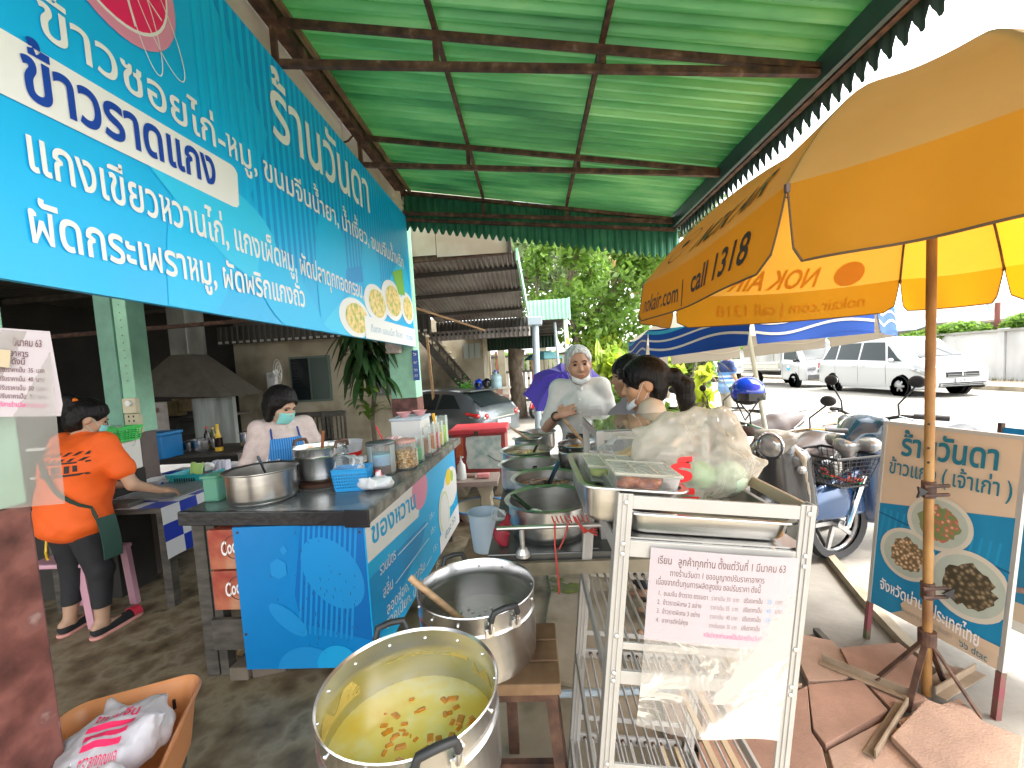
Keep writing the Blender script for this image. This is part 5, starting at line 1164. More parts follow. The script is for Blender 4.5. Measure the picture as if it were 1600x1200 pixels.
G().tube([(0,.42,.27),(0,.33,.62),(0,-.1,.55),(0,-.08,.28),(0,.32,.56)], .017, 6).build('frame', mat('pink_frame', (.7,.08,.3), .3), by); G().tube([(0,-.42,.27),(0,-.1,.55),(0,-.12,.68)], .014, 6).build('seat_stay', M.black, by)
G().ball((0,-.14,.70),(.07,.13,.03)).build('saddle', M.black, by); G().tube([(-.25,.22,.82),(0,.3,.8),(.25,.22,.82)], .012, 6).build('handlebar', M.black, by); G().cyl((0,.33,.6),(0,.3,.8),.014).build('stem', M.black, by)
place(by, (-.62,13.6,0), rad(200))
s = Soft((-.9,13.1,.5),(-.25,13.7,1.1),.03); s.ell((-.55,13.35,.85),(.2,.1,.09)).cone((-.65,13.35,.8),(-.5,13.3,.62),.08,.1).ripple(.012,18,2); tag(s.build('pink_cloth', mat('hot_pink_cloth', (.85,.08,.35), .7)), 'hot pink cloth draped on the bicycle handlebar', 'cloth')
# ================================================================ dessert counter
ct = thing('dessert_counter', 'dessert counter with sky blue printed panels, black wrapped top and Thai price list', 'counter', (-1.2,2.6,0))
fx0, fy0, fx1, fy1 = -.845, 1.955, -.765, 3.9
pts = [(-1.815,2.03),(-.82,1.925),(-.735,3.93),(-1.22,3.95),(-1.28,2.62),(-1.86,2.66)]
G().prism(pts, (0,0,.885), (1,0,0), (0,1,0), .03).build('top_board', ramp_mat('wet_dark_sheet', 'noise', [(.3,(.10,.11,.115)),(.6,(.24,.26,.27)),(.8,(.4,.41,.41))], 4, .22, metal=.4, detail=7), ct)
blk = mat('black_tape_wrap', (.018,.018,.02), .28, bump=.5, bscale=25)
G().bar((-1.825,2.02,.882),(-.80,1.915,.882),.025,.073).build('front_edge', blk, ct, bevel=.006)
G().bar((-.808,1.91,.888),(-.722,3.94,.888),.03,.055).build('side_edge', ramp_mat('worn_grey_edge', 'noise', [(.35,(.10,.095,.085)),(.6,(.26,.25,.22)),(.8,(.4,.38,.33))], 12, .6, detail=8), ct)
G().bar((-.92,1.9145,.882),(-.795,1.9015,.882),.012,.085).build('corner_tape', mat('shiny_black_tape',(.02,.02,.022),.25), ct, bevel=.004)
G().bb((-1.505,1.955,.115),(-.848,1.97,.845)).build('front_panel', M.cb, ct)
g = G(); g.add([V(fx0-.012,fy0,.115),V(fx0,fy0,.115),V(fx1,fy1,.115),V(fx1-.012,fy1,.115),V(fx0-.012,fy0,.86),V(fx0,fy0,.86),V(fx1,fy1,.86),V(fx1-.012,fy1,.86)], [(3,2,1,0),(4,5,6,7),(0,1,5,4),(1,2,6,5),(2,3,7,6),(3,0,4,7)]); g.build('side_panel', M.cyan, ct)
G().bb((-1.24,3.6,.12),(-.8,3.9,.88)).build('end_panel', M.woodd, ct); G().bb((-1.78,2.5,.12),(-1.3,2.53,.88)).build('back_panel', M.woodd, ct)
for x0, x1 in ((-1.79,-1.725),(-1.715,-1.67)): G().bb((x0,2.045,.02),(x1,2.10,.845)).build('leg', M.woodd, ct)
G().bb((-1.8,2.5,0.02),(-1.72,2.56,.88)).build('leg', M.woodd, ct); G().bb((-1.69,1.985,.20),(-1.5,2.01,.36)).build('apron_board', M.woodd, ct); G().bb((-1.69,2.3,.12),(-1.5,2.32,.85)).build('inner_board', M.darkwall, ct)
for y in (3.7,): G().bb((-.86,y,0.0),(-.80,y+.06,.115)).build('leg', M.woodd, ct)
# red drinks crates showing beside the panel
for k in range(2):
    z = .61-.215*k; t = thing('drinks_crate', ['faded red drinks crate with white script lettering, upper one under the dark counter top','faded red drinks crate with white script lettering, lower one of the two in the counter'][k], 'crate', (-1.6,2.1,z-.01), 'red drinks crates inside the counter')
    G().bb((-1.685,2.012,z),(-1.50,2.28,z+.205)).build('side', ramp_mat('faded_red_crate', 'noise', [(.3,(.30,.03,.02)),(.55,(.45,.14,.07)),(.75,(.55,.33,.2))], 7, .6, detail=8), t, bevel=.004)
    line_text('Coca-', (-1.618,2.010,z+.07), (-1.505,2.010,z+.10), (0,0,1), .10, t, M.white, bold=.02, name='script_lettering')
    g = G().tube([V(-1.60+.05*cos(a)+.05,2.011,z+.115+.06*sin(a)) for a in np.linspace(0,2*pi,20)[:-1]], .0018, 4, closed=True); g.build('emblem_ring', M.black, t)
# bricks beneath
for i, (px, py, w_, h_, dy, lb) in enumerate([(372,1068,.10,.07,.06,'grey brick under the front left corner of the counter'),(412,1058,.16,.06,.08,'chipped brick lying beside the first one under the counter')]):
    p = at(px, py, Z=0); single(G().box((p.x,p.y+.1,h_/2+.006),(w_,.12+dy,h_), Matrix.Rotation(.3*i,3,'Z')), 'brick', mat('dark_brick%d'%i, (.15,.12,.09), .9, var=.25, bump=.6), lb, 'brick', bevel=.006)
p = at(365,1035,Z=.03); rr = random.Random(6); g = G()
for k in range(60): a = rr.uniform(0,6.28); g.tube([(p.x,p.y+.12,.08),(p.x+.03*cos(a),p.y+.12+.03*sin(a),.04),(p.x+.05*cos(a)+rr.uniform(-.01,.01),p.y+.12+.05*sin(a),.012+rr.uniform(0,.01))], .003, 3)
single(g, 'straw_brush', mat('straw', (.38,.27,.12), .8), 'frayed straw brush head wedged under the counter', 'brush')
# print on the front panel
def FP(x, z, o=0): return V(x, 1.9535-o, z)
def fpoly(pl, o, m, name='print_shape'): G().poly([FP(min(-.85,max(-1.503,x)), min(.843,max(.117,z)), o) for x, z in pl]).build(name, m, ct)
def el(cx, cz, rx, rz_2, a=0, n=32): return [(cx+rx*cos(t)*cos(a)-rz_2*sin(t)*sin(a), cz+rx*cos(t)*sin(a)+rz_2*sin(t)*cos(a)) for t in np.linspace(0,2*pi,n+1)[:-1]]
fpoly([(-1.16,.843),(-.85,.843),(-.85,.25),(-1.2,.35),(-1.22,.5)], .0006, M.cb3)
g = G(); x = -1.15
while x < -.87:
    sk_ = .07; zt = .84; zb = .30+(x+1.15)*-.15
    g.add([FP(x-sk_,zb,.0012),FP(x+.012-sk_,zb,.0012),FP(x+.012,zt,.0012),FP(x,zt,.0012)],[(0,1,2,3)]); x += .026
g.build('print_stripes', M.cb2, ct, kind='stuff')
fpoly(el(-1.02,.60,.20,.13,-1.0), .0018, M.cb2); fpoly(el(-1.265,.37,.12,.045,-.75), .0018, M.cb2); fpoly([q for q in el(-1.19,.11,.15,.12)], .0022, M.cb2); fpoly([q for q in el(-1.04,.14,.10,.09,.5)], .0024, mat('counter_mid_print',(.01,.33,.66),.35))
fpoly([(-1.33,.66),(-1.29,.685),(-1.25,.66),(-1.25,.60),(-1.29,.58),(-1.33,.60)], .0018, M.cb2); fpoly([(-1.275,.73),(-1.25,.75),(-1.235,.72),(-1.26,.70)], .0018, M.cb2)
g = G()
for x, z in ((-1.48,.82),(-1.49,.30),(-1.0,.14),(-.87,.8)): g.cyl((x,1.955,z),(x,1.951,z),.006,n=8)
g.build('screw', M.rust, ct, kind='stuff')
rr = random.Random(14); g = G()
for k in range(60):
    x, z = rr.gauss(-1.08,.10), rr.gauss(.42,.15); 
    if -1.5 < x < -.86 and .13 < z < .83: l_ = rr.uniform(.004,.02); g.add([FP(x,z,.003),FP(x+.0016,z,.003),FP(x+.002,z-l_,.003),FP(x-.001,z-l_,.003)],[(0,1,2,3)])
g.build('drip_stain', mat('dark_drip', (.02,.05,.10), .6), ct, kind='stuff')
# print on the long side panel: u = distance along, z = height
def CS(y, z, o=0): t = (y-fy0)/(fy1-fy0); return V(fx0+(fx1-fx0)*t+.0008+o, y, z)
def cpx(px, py):
    X = -.82
    for _ in range(5): q = at(px, py, X=X); X = fx0+(fx1-fx0)*(q.y-fy0)/(fy1-fy0)
    return q.y, q.z
def cpoly(pl, o, m, name='print_shape'): G().poly([CS(min(fy1-.004,max(fy0+.002,y)), min(.858,max(.117,z)), o) for y, z in pl]).build(name, m, ct)
cpoly([(1.957,.858),(1.957,.64),(2.74,.585),(2.86,.72),(2.9,.858)], .0008, M.white, 'label_band')
cpoly([(1.957,.56),(2.9,.50),(2.8,.40),(1.957,.2)], .0004, M.cyan3)
y, z = cpx(656,764); cpoly(el(y,z,.17,.135), .0014, M.pinkl); 
y, z = cpx(705,762); cpoly(el(y-.02,z+.02,.26,.17), .0014, M.white, 'dish_rim'); y2, z2 = cpx(700,745); cpoly(el(y2,z2,.1,.07), .0024, mat('mango_print',(.85,.65,.05),.5)); cpoly(el(y2+.12,z2-.02,.05,.05), .0028, mat('sprig_print',(.35,.6,.1),.5))
y, z = cpx(694,800); cpoly(el(y,z,.18,.20), .0030, M.white, 'dish_rim'); cpoly(el(y,z,.155,.17), .0034, mat('lime_ring_print',(.65,.75,.35),.5)); cpoly(el(y,z,.135,.15), .0038, M.white)
cpoly([(3.2,.118),(3.2,.25),(fy1,.30),(fy1,.118)], .0044, M.white, 'label_band'); line_text('dtac ๖๖', CS(3.35,.17,.005), CS(3.75,.19,.005), (0,0,1), .09, ct, M.teal)
def ctext(s, p, q, em, m, bold=.012, o=.003): a = cpx(*p); b = cpx(*q); line_text(s, CS(*a,o), CS(*b,o), (0,0,1), em, ct, m, bold=bold, res=3)
ctext('ของหวาน', (580,852), (650,791), .155, mat('sky_print',(.0,.40,.72),.4), .02)
for k, (s_, a, b, c, e) in enumerate([('รวมมิตร',(593,900),(618,872),(670,815),'15.-'),('สลิ่ม',(598,936),(614,917),(672,838),'15.-'),('ลอดช่อง, ปลากริม',(604,962),(664,888),(676,866),'15.-'),('สาคูเปียก, มันต้ม',(603,984),(664,912),(680,892),'15.-')]):
    ctext(s_, a, b, .085, M.white, .006); y0, z0 = cpx(*b); y1, z1 = cpx(*c); g = G(); g.add([CS(y0+.03,z0,.003),CS(y0+.03,z0+.006,.003),CS(y1-.04,z1+.006,.003),CS(y1-.04,z1,.003)],[(0,1,2,3)]); g.build('rule_line', M.white, ct)
    line_text(e, CS(y1,z1,.003), CS(y1+.14,z1+.005,.003), (0,0,1), .06, ct, M.white)
# ---------------------------------------------------------------- things standing on the counter
CT = .917
def cp(px, py, z=CT): return at(px, py, Z=z)
def ladle(name, label, p0, p1, m, r=.011, blade=None, cat='ladle', flat_=False):
    t = thing(name, label, cat, p0); p0 = Vector(p0); p1 = Vector(p1)
    if flat_: G().bar(p0, p1, r*2.4, r*.8).build('handle', m, t, bevel=.003)
    else: G().tube([p0, p0.lerp(p1,.5), p1], [r*.85, r, r*.9], 10).build('handle', m, t, smooth=60)
    d = (p0-p1).normalized(); G().ball(p0+d*.01, (.035,.035,.014), 14, 8).build('bowl', blade or M.steel, t, smooth=180); return t
p = cp(404,783); big = simple_pot('steel_basin', 'wide straight-sided steel basin nearest the counter\'s left end', (p.x,p.y+.05,CT), .170, .165, M.steel, flare=.014)
ladle('ladle', 'black ladle handle sticking out of the wide steel basin', (p.x+.04,p.y+.08,CT+.03), (p.x-.015,p.y+.05,CT+.235), M.blackg, .013, flat_=True)
p = cp(341,780); t = thing('food_tub', 'milky green lidded plastic tub beside the wide steel basin', 'tub', (p.x,p.y,CT)); gm = film('green_plastic', (.25,.62,.45), .6, .2, .15)
G().box((p.x,p.y,CT+.065),(.085,.10,.13)).build('tub', gm, t, bevel=.01); G().box((p.x,p.y,CT+.136),(.10,.115,.014)).build('lid', gm, t, bevel=.004)
def handled_pot(name, label, c, r, h, ang, m=M.potal, content=None, hm=M.black, cat='pot', rivets=False, hs=1.0, ridge=True, group=None, name_c='contents'):
    t = thing(name, label, cat, c, group); c = Vector(c)
    prof = [(0,0),(r*.86,0),(r*.97,.018),(r*1.0,.05),(r*1.0,h*.72)]+([(r*1.012,h*.735),(r*1.0,h*.75),(r*.985,h*.765),(r*.985,h*.80)] if ridge else [])+[(r*1.0,h*.83),(r*1.005,h-.004),(r*1.02,h),(r*1.01,h+.003),(r*.985,h-.003),(r*.975,h*.83),(r*.96,h*.79),(r*.975,h*.74),(r*.97,.05),(r*.93,.012),(0,.008)]
    bd_ = G().lathe(prof, c, 56).build('body', m, t, smooth=35)
    if content: cm, lv = content; G().lathe([(0,h*lv+.002),(r*.5,h*lv),(r*.972,h*lv)], c, 48).build(name_c, cm, t, smooth=60)
    for s in (0, pi):
        a = ang+s; R = Matrix.Rotation(a,3,'Z'); w_ = .055*hs; zc = h-.045
        q = [V(r*1.0,-w_,zc),V(r*1.04,-w_,zc+.012),V(r*1.07,-w_,zc+.05*hs),V(r*1.10,-w_*.8,zc+.085*hs),V(r*1.11,0,zc+.09*hs),V(r*1.10,w_*.8,zc+.085*hs),V(r*1.07,w_,zc+.05*hs),V(r*1.04,w_,zc+.012),V(r*1.0,w_,zc)]
        q = [c+R@v_ for v_ in q]; G().tube(q[2:7], .0115*hs, 10).build('handle', hm, t, smooth=60)
        for v_, qq in ((-w_, q[:3]), (w_, q[6:])): G().tube(qq, .008*hs, 8).box(c+R@V(r*1.005,v_,zc), (.006,.036*hs,.03*hs), R).build('handle_bracket', m, t, smooth=40)
    if rivets:
        g = G()
        for k in range(13):
            a = 2*pi*k/13+.2; g.ball(c+V(r*1.0*cos(a),r*1.0*sin(a),h*.90), .005, 8, 5); g.ball(c+V(r*.978*cos(a),r*.978*sin(a),h*.90), .0045, 8, 5)
        g.build('rivet', m, t, kind='stuff')
    return t
soupm = ramp_mat('creamy_soup', 'noise', [(.3,(.42,.33,.22)),(.7,(.62,.53,.4))], 9, .35, detail=6)
p = cp(493,760); kp_ = handled_pot('stock_pot', 'aluminium stock pot with brown handles and wooden spoon on the counter', (p.x,p.y+.10,CT+.03), .155, .195, -.35, content=(soupm,.86), hm=M.brown, hs=.9)
G().lathe([(.09,0),(.15,0),(.155,.02),(.10,.028)], (p.x,p.y+.10,CT), 28).build('gas_ring', M.brown, kp_)
kc = Vector((p.x,p.y+.10,CT+.03)); ladle('wooden_spoon', 'brown wooden spoon standing in the stock pot on the counter', kc+V(.01,-.02,.12), kc+V(.05,-.05,.29), mat('reddish_wood',(.28,.10,.04),.5), .010, M.wood, cat='spoon')
# blue basket with bag
def lattice_basket(name, label, c, w_, d_, h_, m, rz=0, tp=.85, n=12, cat='basket', rows=5):
    t = thing(name, label, cat, (0,0,0)); g = G()
    cs = [(-w_/2,-d_/2),(w_/2,-d_/2),(w_/2,d_/2),(-w_/2,d_/2)]
    for k in range(4):
        a, b = cs[k], cs[(k+1)%4]; L = math.hypot(b[0]-a[0],b[1]-a[1]); nn = max(4, int(n*L/w_))
        P = lambda u, z: V((a[0]+(b[0]-a[0])*u)*(tp+(1-tp)*z/h_), (a[1]+(b[1]-a[1])*u)*(tp+(1-tp)*z/h_), z)
        for i in range(nn+1): g.bar(P(i/nn,h_*.12), P(i/nn,h_*.85), L/nn*.36, .003)
        for j in range(rows+1): z = h_*(.12+.73*j/rows); g.bar(P(0,z), P(1,z), .003, h_*.73/rows*.36)
        q = [P(0,h_*.83),P(1,h_*.83),P(1,h_),P(0,h_)]; g.add([v_*1.0 for v_ in q],[(0,1,2,3)]); g.add([P(0,0),P(1,0),P(1,h_*.14),P(0,h_*.14)],[(0,1,2,3)])
    g.build('lattice_wall', m, t, solid=.003); G().tube([V(x,y,h_) for x, y in cs], .006, 6, closed=True).build('rim', m, t)
    G().bb((-w_/2*tp,-d_/2*tp,.0),(w_/2*tp,d_/2*tp,.004)).build('base', m, t); place(t, c, rz); return t
bb_ = mat('sky_blue_plastic', (.02,.30,.66), .4)
p = cp(546,768); lattice_basket('plastic_basket', 'sky blue lattice basket holding clear bags on the counter', (p.x,p.y+.06,CT), .19, .13, .12, bb_, .12, n=13)
def bag(label, c, r, m, seed=0, name='plastic_bag', cat='plastic bag', h=.012, amp=.012, fr=40, spikes=6):
    c = Vector(c); R_b = max(r)*1.5; s = Soft(tuple(c-V(R_b,R_b,r[2]*1.3)), tuple(c+V(R_b,R_b,r[2]*1.9)), h); rr = random.Random(seed)
    s.ell(c, r)
    for k in range(spikes): a = rr.uniform(0,6.28); s.cone(c+V(cos(a)*r[0]*.5,sin(a)*r[1]*.5,r[2]*.4), c+V(cos(a)*r[0]*1.05,sin(a)*r[1]*1.0,r[2]*rr.uniform(.2,1.35)), r[2]*.35, r[2]*.08, r[2]*.5)
    s.ripple(amp*.6, fr, seed).crease(amp*.8, fr*.8, seed).cut((0,0,c.z-r[2]*.8), (0,0,-1)); o = s.build(name, m, smooth=60)
    me = o.data; me.transform(Matrix.Translation(-c)); o.location = c; return tag(o, label, cat)
bag('clear plastic bags bulging out of the sky blue basket', (p.x-.01,p.y+.05,CT+.13), (.085,.05,.06), M.clear, 3, spikes=5)
p = cp(583,768); bag('tied bag of white ice with red print lying on the counter edge', (p.x,p.y+.05,CT+.032), (.10,.065,.035), mat('icy_white', (.72,.74,.76), .3, bump=.5, bscale=60), 5, amp=.008, fr=55)
bag('red and white twisted top of the ice bag on the counter', (p.x+.0,p.y+.09,CT+.075), (.03,.02,.03), mat('red_white_film', (.75,.05,.1), .3, col2=(.8,.75,.75), thr=(.45,.55), scale=30), 6, spikes=3)
def jar(label, c, r, h, fill, lid=None, fh=.6, name='glass_jar', group=None, liddm=None):
    t = thing(name, label, 'jar', c, group); c = Vector(c)
    G().lathe([(0,0),(r*.95,0),(r,.01),(r,h-.01),(r*1.03,h),(r*.97,h),(r*.965,.012),(0,.008)], c, 28).build('glass', M.glass, t, smooth=40)
    if fill: G().lathe([(0,.010),(r*.955,.010),(r*.955,h*fh),(r*.5,h*fh+.01),(0,h*fh+.014)], c, 24).build('contents', fill, t, smooth=60)
    if lid: G().lathe([(0,h+.02),(r*.3,h+.022),(r*1.02,h+.012),(r*1.08,h+.002),(r*1.08,h-.004),(0,h-.004)], c, 28).build('lid', lid, t, smooth=50)
    return t
p = cp(590,745); p.y += .09; tea = mat('dark_tea', (.10,.025,.01), .1)
j1 = jar('large glass drink jar with dark lid and red-brown syrup', (p.x,p.y,CT), .088, .195, tea, mat('smoky_lid', (.12,.13,.14), .2), .28)
G().lathe([(0,0),(.068,0),(.072,.055),(.07,.06),(0,.06)], (p.x,p.y,CT+.06), 20).build('inner_box', mat('lilac_blue_box', (.30,.45,.62), .4), j1); G().lathe([(0,.06),(.074,.06),(.074,.072),(0,.074)], (p.x,p.y,CT+.06), 20).build('inner_lid', mat('blue_box_lid', (.2,.52,.65), .4), j1)
nuts = ramp_mat('coconut_chips', 'voronoi', [(.1,(.85,.68,.40)),(.35,(.72,.45,.18)),(.6,(.40,.22,.08))], 55, .6, bump=.8)
p = cp(629,735); p.y += .05; p.y += .03; j2 = jar('glass jar of toasted coconut chips with pale pink lid', (p.x,p.y,CT), .072, .18, nuts, mat('pale_pink_lid', (.62,.33,.28), .5), .66); g = G(); rr = random.Random(1)
for k in range(260): a = rr.uniform(0,6.28); z = rr.uniform(.015,.125); rd = .069*(1 if rr.random() < .8 else rr.random()); zz = z if rd > .06 else .125; g.box((p.x+rd*cos(a),p.y+rd*sin(a),CT+zz), (.014,.012,.006), Matrix.Rotation(rr.uniform(0,3),3,Vector((rr.random(),rr.random(),rr.random())).normalized()))
g.build('chips', nuts, j2, kind='stuff')
p = cp(562,664+40); simple_pot('enamel_pot', 'dark blue and white pot with wire handles behind the glass jar', (cp(515,690).x,3.0,CT), .13, .13, M.steel)
q_ = at(535,690,Y=3.1); t = thing('plastic_tub', 'white translucent plastic tub behind the stock pot', 'tub', (q_.x,3.1,CT)); G().lathe([(0,0),(.12,0),(.145,.14),(.15,.145),(.14,.14),(.115,.006),(0,.006)], (q_.x,3.1,CT), 28).build('tub', mat('white_translucent', (.72,.75,.78), .3, transl=.3), t, smooth=40); G().lathe([(.128,.04),(.136,.075)], (q_.x,3.1,CT), 28).build('red_band', M.red, t)
# tall glasses of toppings in a row
tops = [(2.98,.05,.17,'green_jelly',(.02,.42,.10),.55,'glass of bright green jelly at the counter edge'),(2.84,.05,.12,'white_jelly',(.55,.65,.55),.5,'squat jar of pale jelly beside the coconut chips'),
 (3.16,.06,.15,'palm_sugar',(.35,.13,.04),.8,'clear bag of brown palm sugar standing in a white dish'),(3.32,.045,.20,'orange_toppings',(.6,.2,.02),.62,'glass of orange toppings in the row by the counter edge'),
 (3.44,.045,.21,'red_toppings',(.75,.03,.06),.60,'glass of red toppings in the row by the counter edge'),(3.56,.045,.21,'yellow_toppings',(.8,.6,.02),.5,'glass of yellow toppings with orange spoon'),(3.72,.055,.24,'lime_syrup',(.55,.8,.12),.6,'tall glass of lime green syrup farthest along the counter')]
for yy, r, h_, nm, co, fh, lb in tops:
    jar(lb, (-.845+(yy-2)*.041-r,yy,CT), r, h_, mat(nm,co,.35,var=.2,scale=60), None, fh, name='topping_glass', group='glasses of dessert toppings along the counter')
single(G().tube([(-.84,3.56,CT+.10),(-.85,3.56,CT+.2),(-.86,3.56,CT+.28)], [.008,.008,.016], 8), 'plastic_spoon', mat('orange_spoon',(.85,.42,.02),.4), 'orange-yellow spoon standing in the yellow topping glass', 'spoon')
dsh = single(G().lathe([(0,0),(.05,0),(.10,.03),(.105,.032),(.05,.006),(0,.006)], (-.86,3.16,CT+.001), 24), 'serving_dish', M.whitep, 'white dish under the bag of palm sugar', 'dish')
q = V(-1.06,3.6,0); bxx = thing('foam_box', 'white box with pale blue lid under the pink bowls', 'box', (q.x,3.6,CT)); G().bb((q.x-.14,3.46,CT),(q.x+.12,3.76,CT+.24)).build('box', M.whitep, bxx, bevel=.01); G().bb((q.x-.15,3.45,CT+.24),(q.x+.13,3.77,CT+.262)).build('lid', mat('pale_blue_lid',(.55,.62,.70),.4), bxx, bevel=.006)
for i, x in enumerate((-.05,.06)):
    single(G().lathe([(0,0),(.03,0),(.062,.04),(.065,.041),(.03,.006),(0,.006)], (q.x+x,3.56+.1*i,CT+.263), 20), 'plastic_bowl', mat('pink_bowl%d'%i,(.75,.36,.36),.35), ['pale pink bowl on the white box, left one','pale pink bowl on the white box, right one'][i], 'bowl', group='pink bowls on the white box')
t = thing('striped_cloth', 'pink and white striped cloth with blue edge folded on the dessert counter', 'cloth', (q.x,3.2,CT)); G().grid(lambda u, v: V(q.x-.16+.26*u, 3.08+.25*v, CT+.10+.05*sin(pi*u)*sin(pi*v+.3)+.006*sin(u*40)), 24, 8).build('cloth', ramp_mat('pink_stripe','wave',[(.3,(.75,.70,.70)),(.6,(.68,.30,.32))],14,.8), t, solid=.01)
q = at(600,662,Y=2.95); single(G().tube([(q.x-.03,2.95,CT),(q.x+.0,2.95,CT+.13),(q.x-.06,2.95,CT+.27)], .006, 6), 'drinking_straw', M.red, 'thin red stick standing among the jars', 'straw')
for i, (px, lb) in enumerate([(440,'stack of clear plastic cups in front of the apron woman'),(455,'second stack of clear plastic cups beside the stock pot')]):
    q = at(px-28,735,Y=2.42); t = thing('cup_stack', lb, 'cups', (q.x,2.42,CT)); g = G()
    for k in range(7): g.lathe([(.032,k*.012),(.04,k*.012+.09)], (q.x,2.42,CT), 16)
    g.build('cup', M.clear, t)

# ================================================================ stove table and the row of steel pots
TT = .86
tb = thing('stove_table', 'low dark steel stove table carrying the row of curry pots', 'table', (.2,2.3,0))
G().bb((-.20,1.52,TT-.03),(.62,3.25,TT)).build('tabletop', ramp_mat('oily_dark_steel', 'noise', [(.3,(.05,.055,.055)),(.6,(.16,.16,.15)),(.8,(.3,.28,.24))], 3, .3, metal=.6, detail=7), tb, bevel=.004)
for x in (-.15,.57):
    for y in (1.6,3.17): G().bb((x-.02,y-.02,0),(x+.02,y+.02,TT-.03)).build('leg', M.rust, tb)
p1 = at(776,826,Y=1.48); p2 = at(1040,812,Y=1.5)
G().cyl((p1.x,1.48,p1.z),(.62,1.48,p1.z+.0),.0085,n=10).build('guard_rail', M.steel, tb)
q = at(817,862,Y=1.5); G().cyl((q.x,1.5,TT-.0),(q.x,1.485,p1.z),.009,n=10).build('rail_post', M.alu, tb); G().lathe([(.0,0),(.026,0),(.026,.012),(.016,.03),(0,.03)], (q.x,1.5,TT), 16).build('rail_foot', M.alu, tb)
G().bb((-.22,1.50,TT-.075),(.64,1.52,TT-.028)).build('front_edge', M.oldconc, tb)
G().cyl((-.3,1.62,.22),(.6,1.62,.24),.014,n=10).build('floor_bar', M.pipe, tb)
food = lambda n, a, b, c, s=38: ramp_mat(n, 'voronoi', [(.1,a),(.35,b),(.7,c)], s, .35, bump=1.0)
def steel_pot(label, c, r, h, fill=None, lv=.6, inner=None):
    t = thing('curry_pot', label, 'pot', c, 'steel curry pots in a row on the stove table'); c = Vector(c)
    G().lathe([(0,0),(r*.92,0),(r*.98,.012),(r,.03),(r,h-.012),(r+.012,h-.004),(r+.018,h),(r+.012,h+.004),(r-.004,h-.004),(r-.006,.03),(r*.93,.008),(0,.006)], c, 56).build('body', M.steel, t, smooth=40)
    if fill: G().grid(lambda u, v: c+V((r-.007)*v*cos(2*pi*u), (r-.007)*v*sin(2*pi*u), h*lv+.014*(1-v)*sin(u*19+v*9)+.012*(1-v)), 32, 8, close_u=True).build('food', fill, t, smooth=60)
    return t
rows = [((857,777),.168,.14,None,.2,'front curry pot, nearly empty, brown sauce inside'),((853,745),.158,.14,food('fried_bits',(.50,.28,.09),(.28,.11,.03),(.05,.02,.01)),.70,'second curry pot with brown stir-fried bits'),
 ((826,723),.158,.14,None,.2,'third curry pot, empty, with black handle showing'),((822,702),.158,.14,food('pale_scramble',(.80,.68,.42),(.62,.48,.25),(.35,.22,.1),30),.80,'fourth curry pot heaped with pale yellow food'),
 ((824,684),.10,.14,None,.3,'fifth small curry pot beside the wooden handle'),((842,674),.13,.14,food('dark_red_food',(.30,.10,.04),(.18,.06,.02),(.08,.03,.01)),.7,'farthest curry pot on the left of the row')]
pots = []
for (px, py), r, h_, fm, lv, lb in rows:
    q = at(px, py, Z=TT+h_); pots.append((q, r, h_)); steel_pot(lb, (q.x,q.y,TT), r, h_, fm, lv)
q = pots[0][0]; G().lathe([(0,.028),(.12,.025),(.16,.022)], (q.x,q.y,TT), 40).build('sauce', ramp_mat('brown_sauce','noise',[(.35,(.30,.16,.04)),(.6,(.16,.07,.02))],9,.2), [o for o in COL.objects if o.name.startswith('curry_pot')][0])
def spoonin(i, a, b, lb, m=M.blackg, r=.011, fl=True):
    q, R1, h_ = pots[i]; ladle('ladle', lb, (q.x+a[0],q.y+a[1],TT+h_*.6), (q.x+b[0],q.y+b[1],TT+h_+b[2]), m, r, flat_=fl)
spoonin(0, (-.07,.0), (-.155,.06,.0), 'black ladle leaning inside the front curry pot'); spoonin(1, (.0,-.02), (.07,.03,.07), 'black slotted spoon in the brown stir-fry pot'); spoonin(2, (.02,.02), (.035,-.10,.0), 'black handle inside the third curry pot'); spoonin(3, (.03,-.02), (.075,-.05,.035), 'dark spoon in the pale yellow food')
q, _, h_ = pots[4]; ladle('ladle', 'wooden ladle handle pointing left out of the fifth pot', (q.x+.05,q.y,TT+.1), (q.x-.13,q.y+.0,TT+h_+.09), M.wood, .010)
q, _, h_ = pots[5]; ladle('ladle', 'black ladle handle over the rim of the farthest pot', (q.x,q.y,TT+.1), (q.x-.2,q.y-.03,TT+h_+.02), M.blackg, .008)
# aluminium curry pots behind on the right
curry = lambda n, a, b: ramp_mat(n, 'noise', [(.3,a),(.6,b)], 7, .25, detail=6)
for i, (px, py, Z, r, h_, cm, lv, lb) in enumerate([(912,692,1.04,.165,.24,curry('orange_curry',(.52,.22,.03),(.62,.33,.08)),.80,'two-handled aluminium pot of orange curry beside the display case'),(918,672,1.06,.17,.26,curry('yellow_curry',(.62,.50,.2),(.72,.6,.3)),.86,'two-handled aluminium pot of yellow curry behind the orange one'),(925,660,1.09,.17,.29,curry('brown_curry',(.45,.22,.05),(.6,.35,.1)),.8,'farthest two-handled pot with amber broth')]):
    q = at(px, py, Z=Z); handled_pot('curry_cauldron', lb, (q.x,q.y,TT), r, Z-TT, 1.9, content=(cm,lv), hm=M.brown, rivets=(i == 0), hs=.8, group='two-handled aluminium pots beside the display case')
    if i == 0: qa = q
    if i == 2: qb = q
ladle('ladle', 'wooden ladle handle slanting out of the orange curry pot', (qa.x+.02,qa.y-.02,qa.z-.02), (qa.x-.115,qa.y+.05,qa.z+.15), M.wood, .012)
ladle('ladle', 'longer jointed wooden ladle handle in front of the white-haired man', (qb.x+.0,qb.y-.1,qb.z-.02), (qb.x-.21,qb.y+.02,qb.z+.16), M.wood, .013)
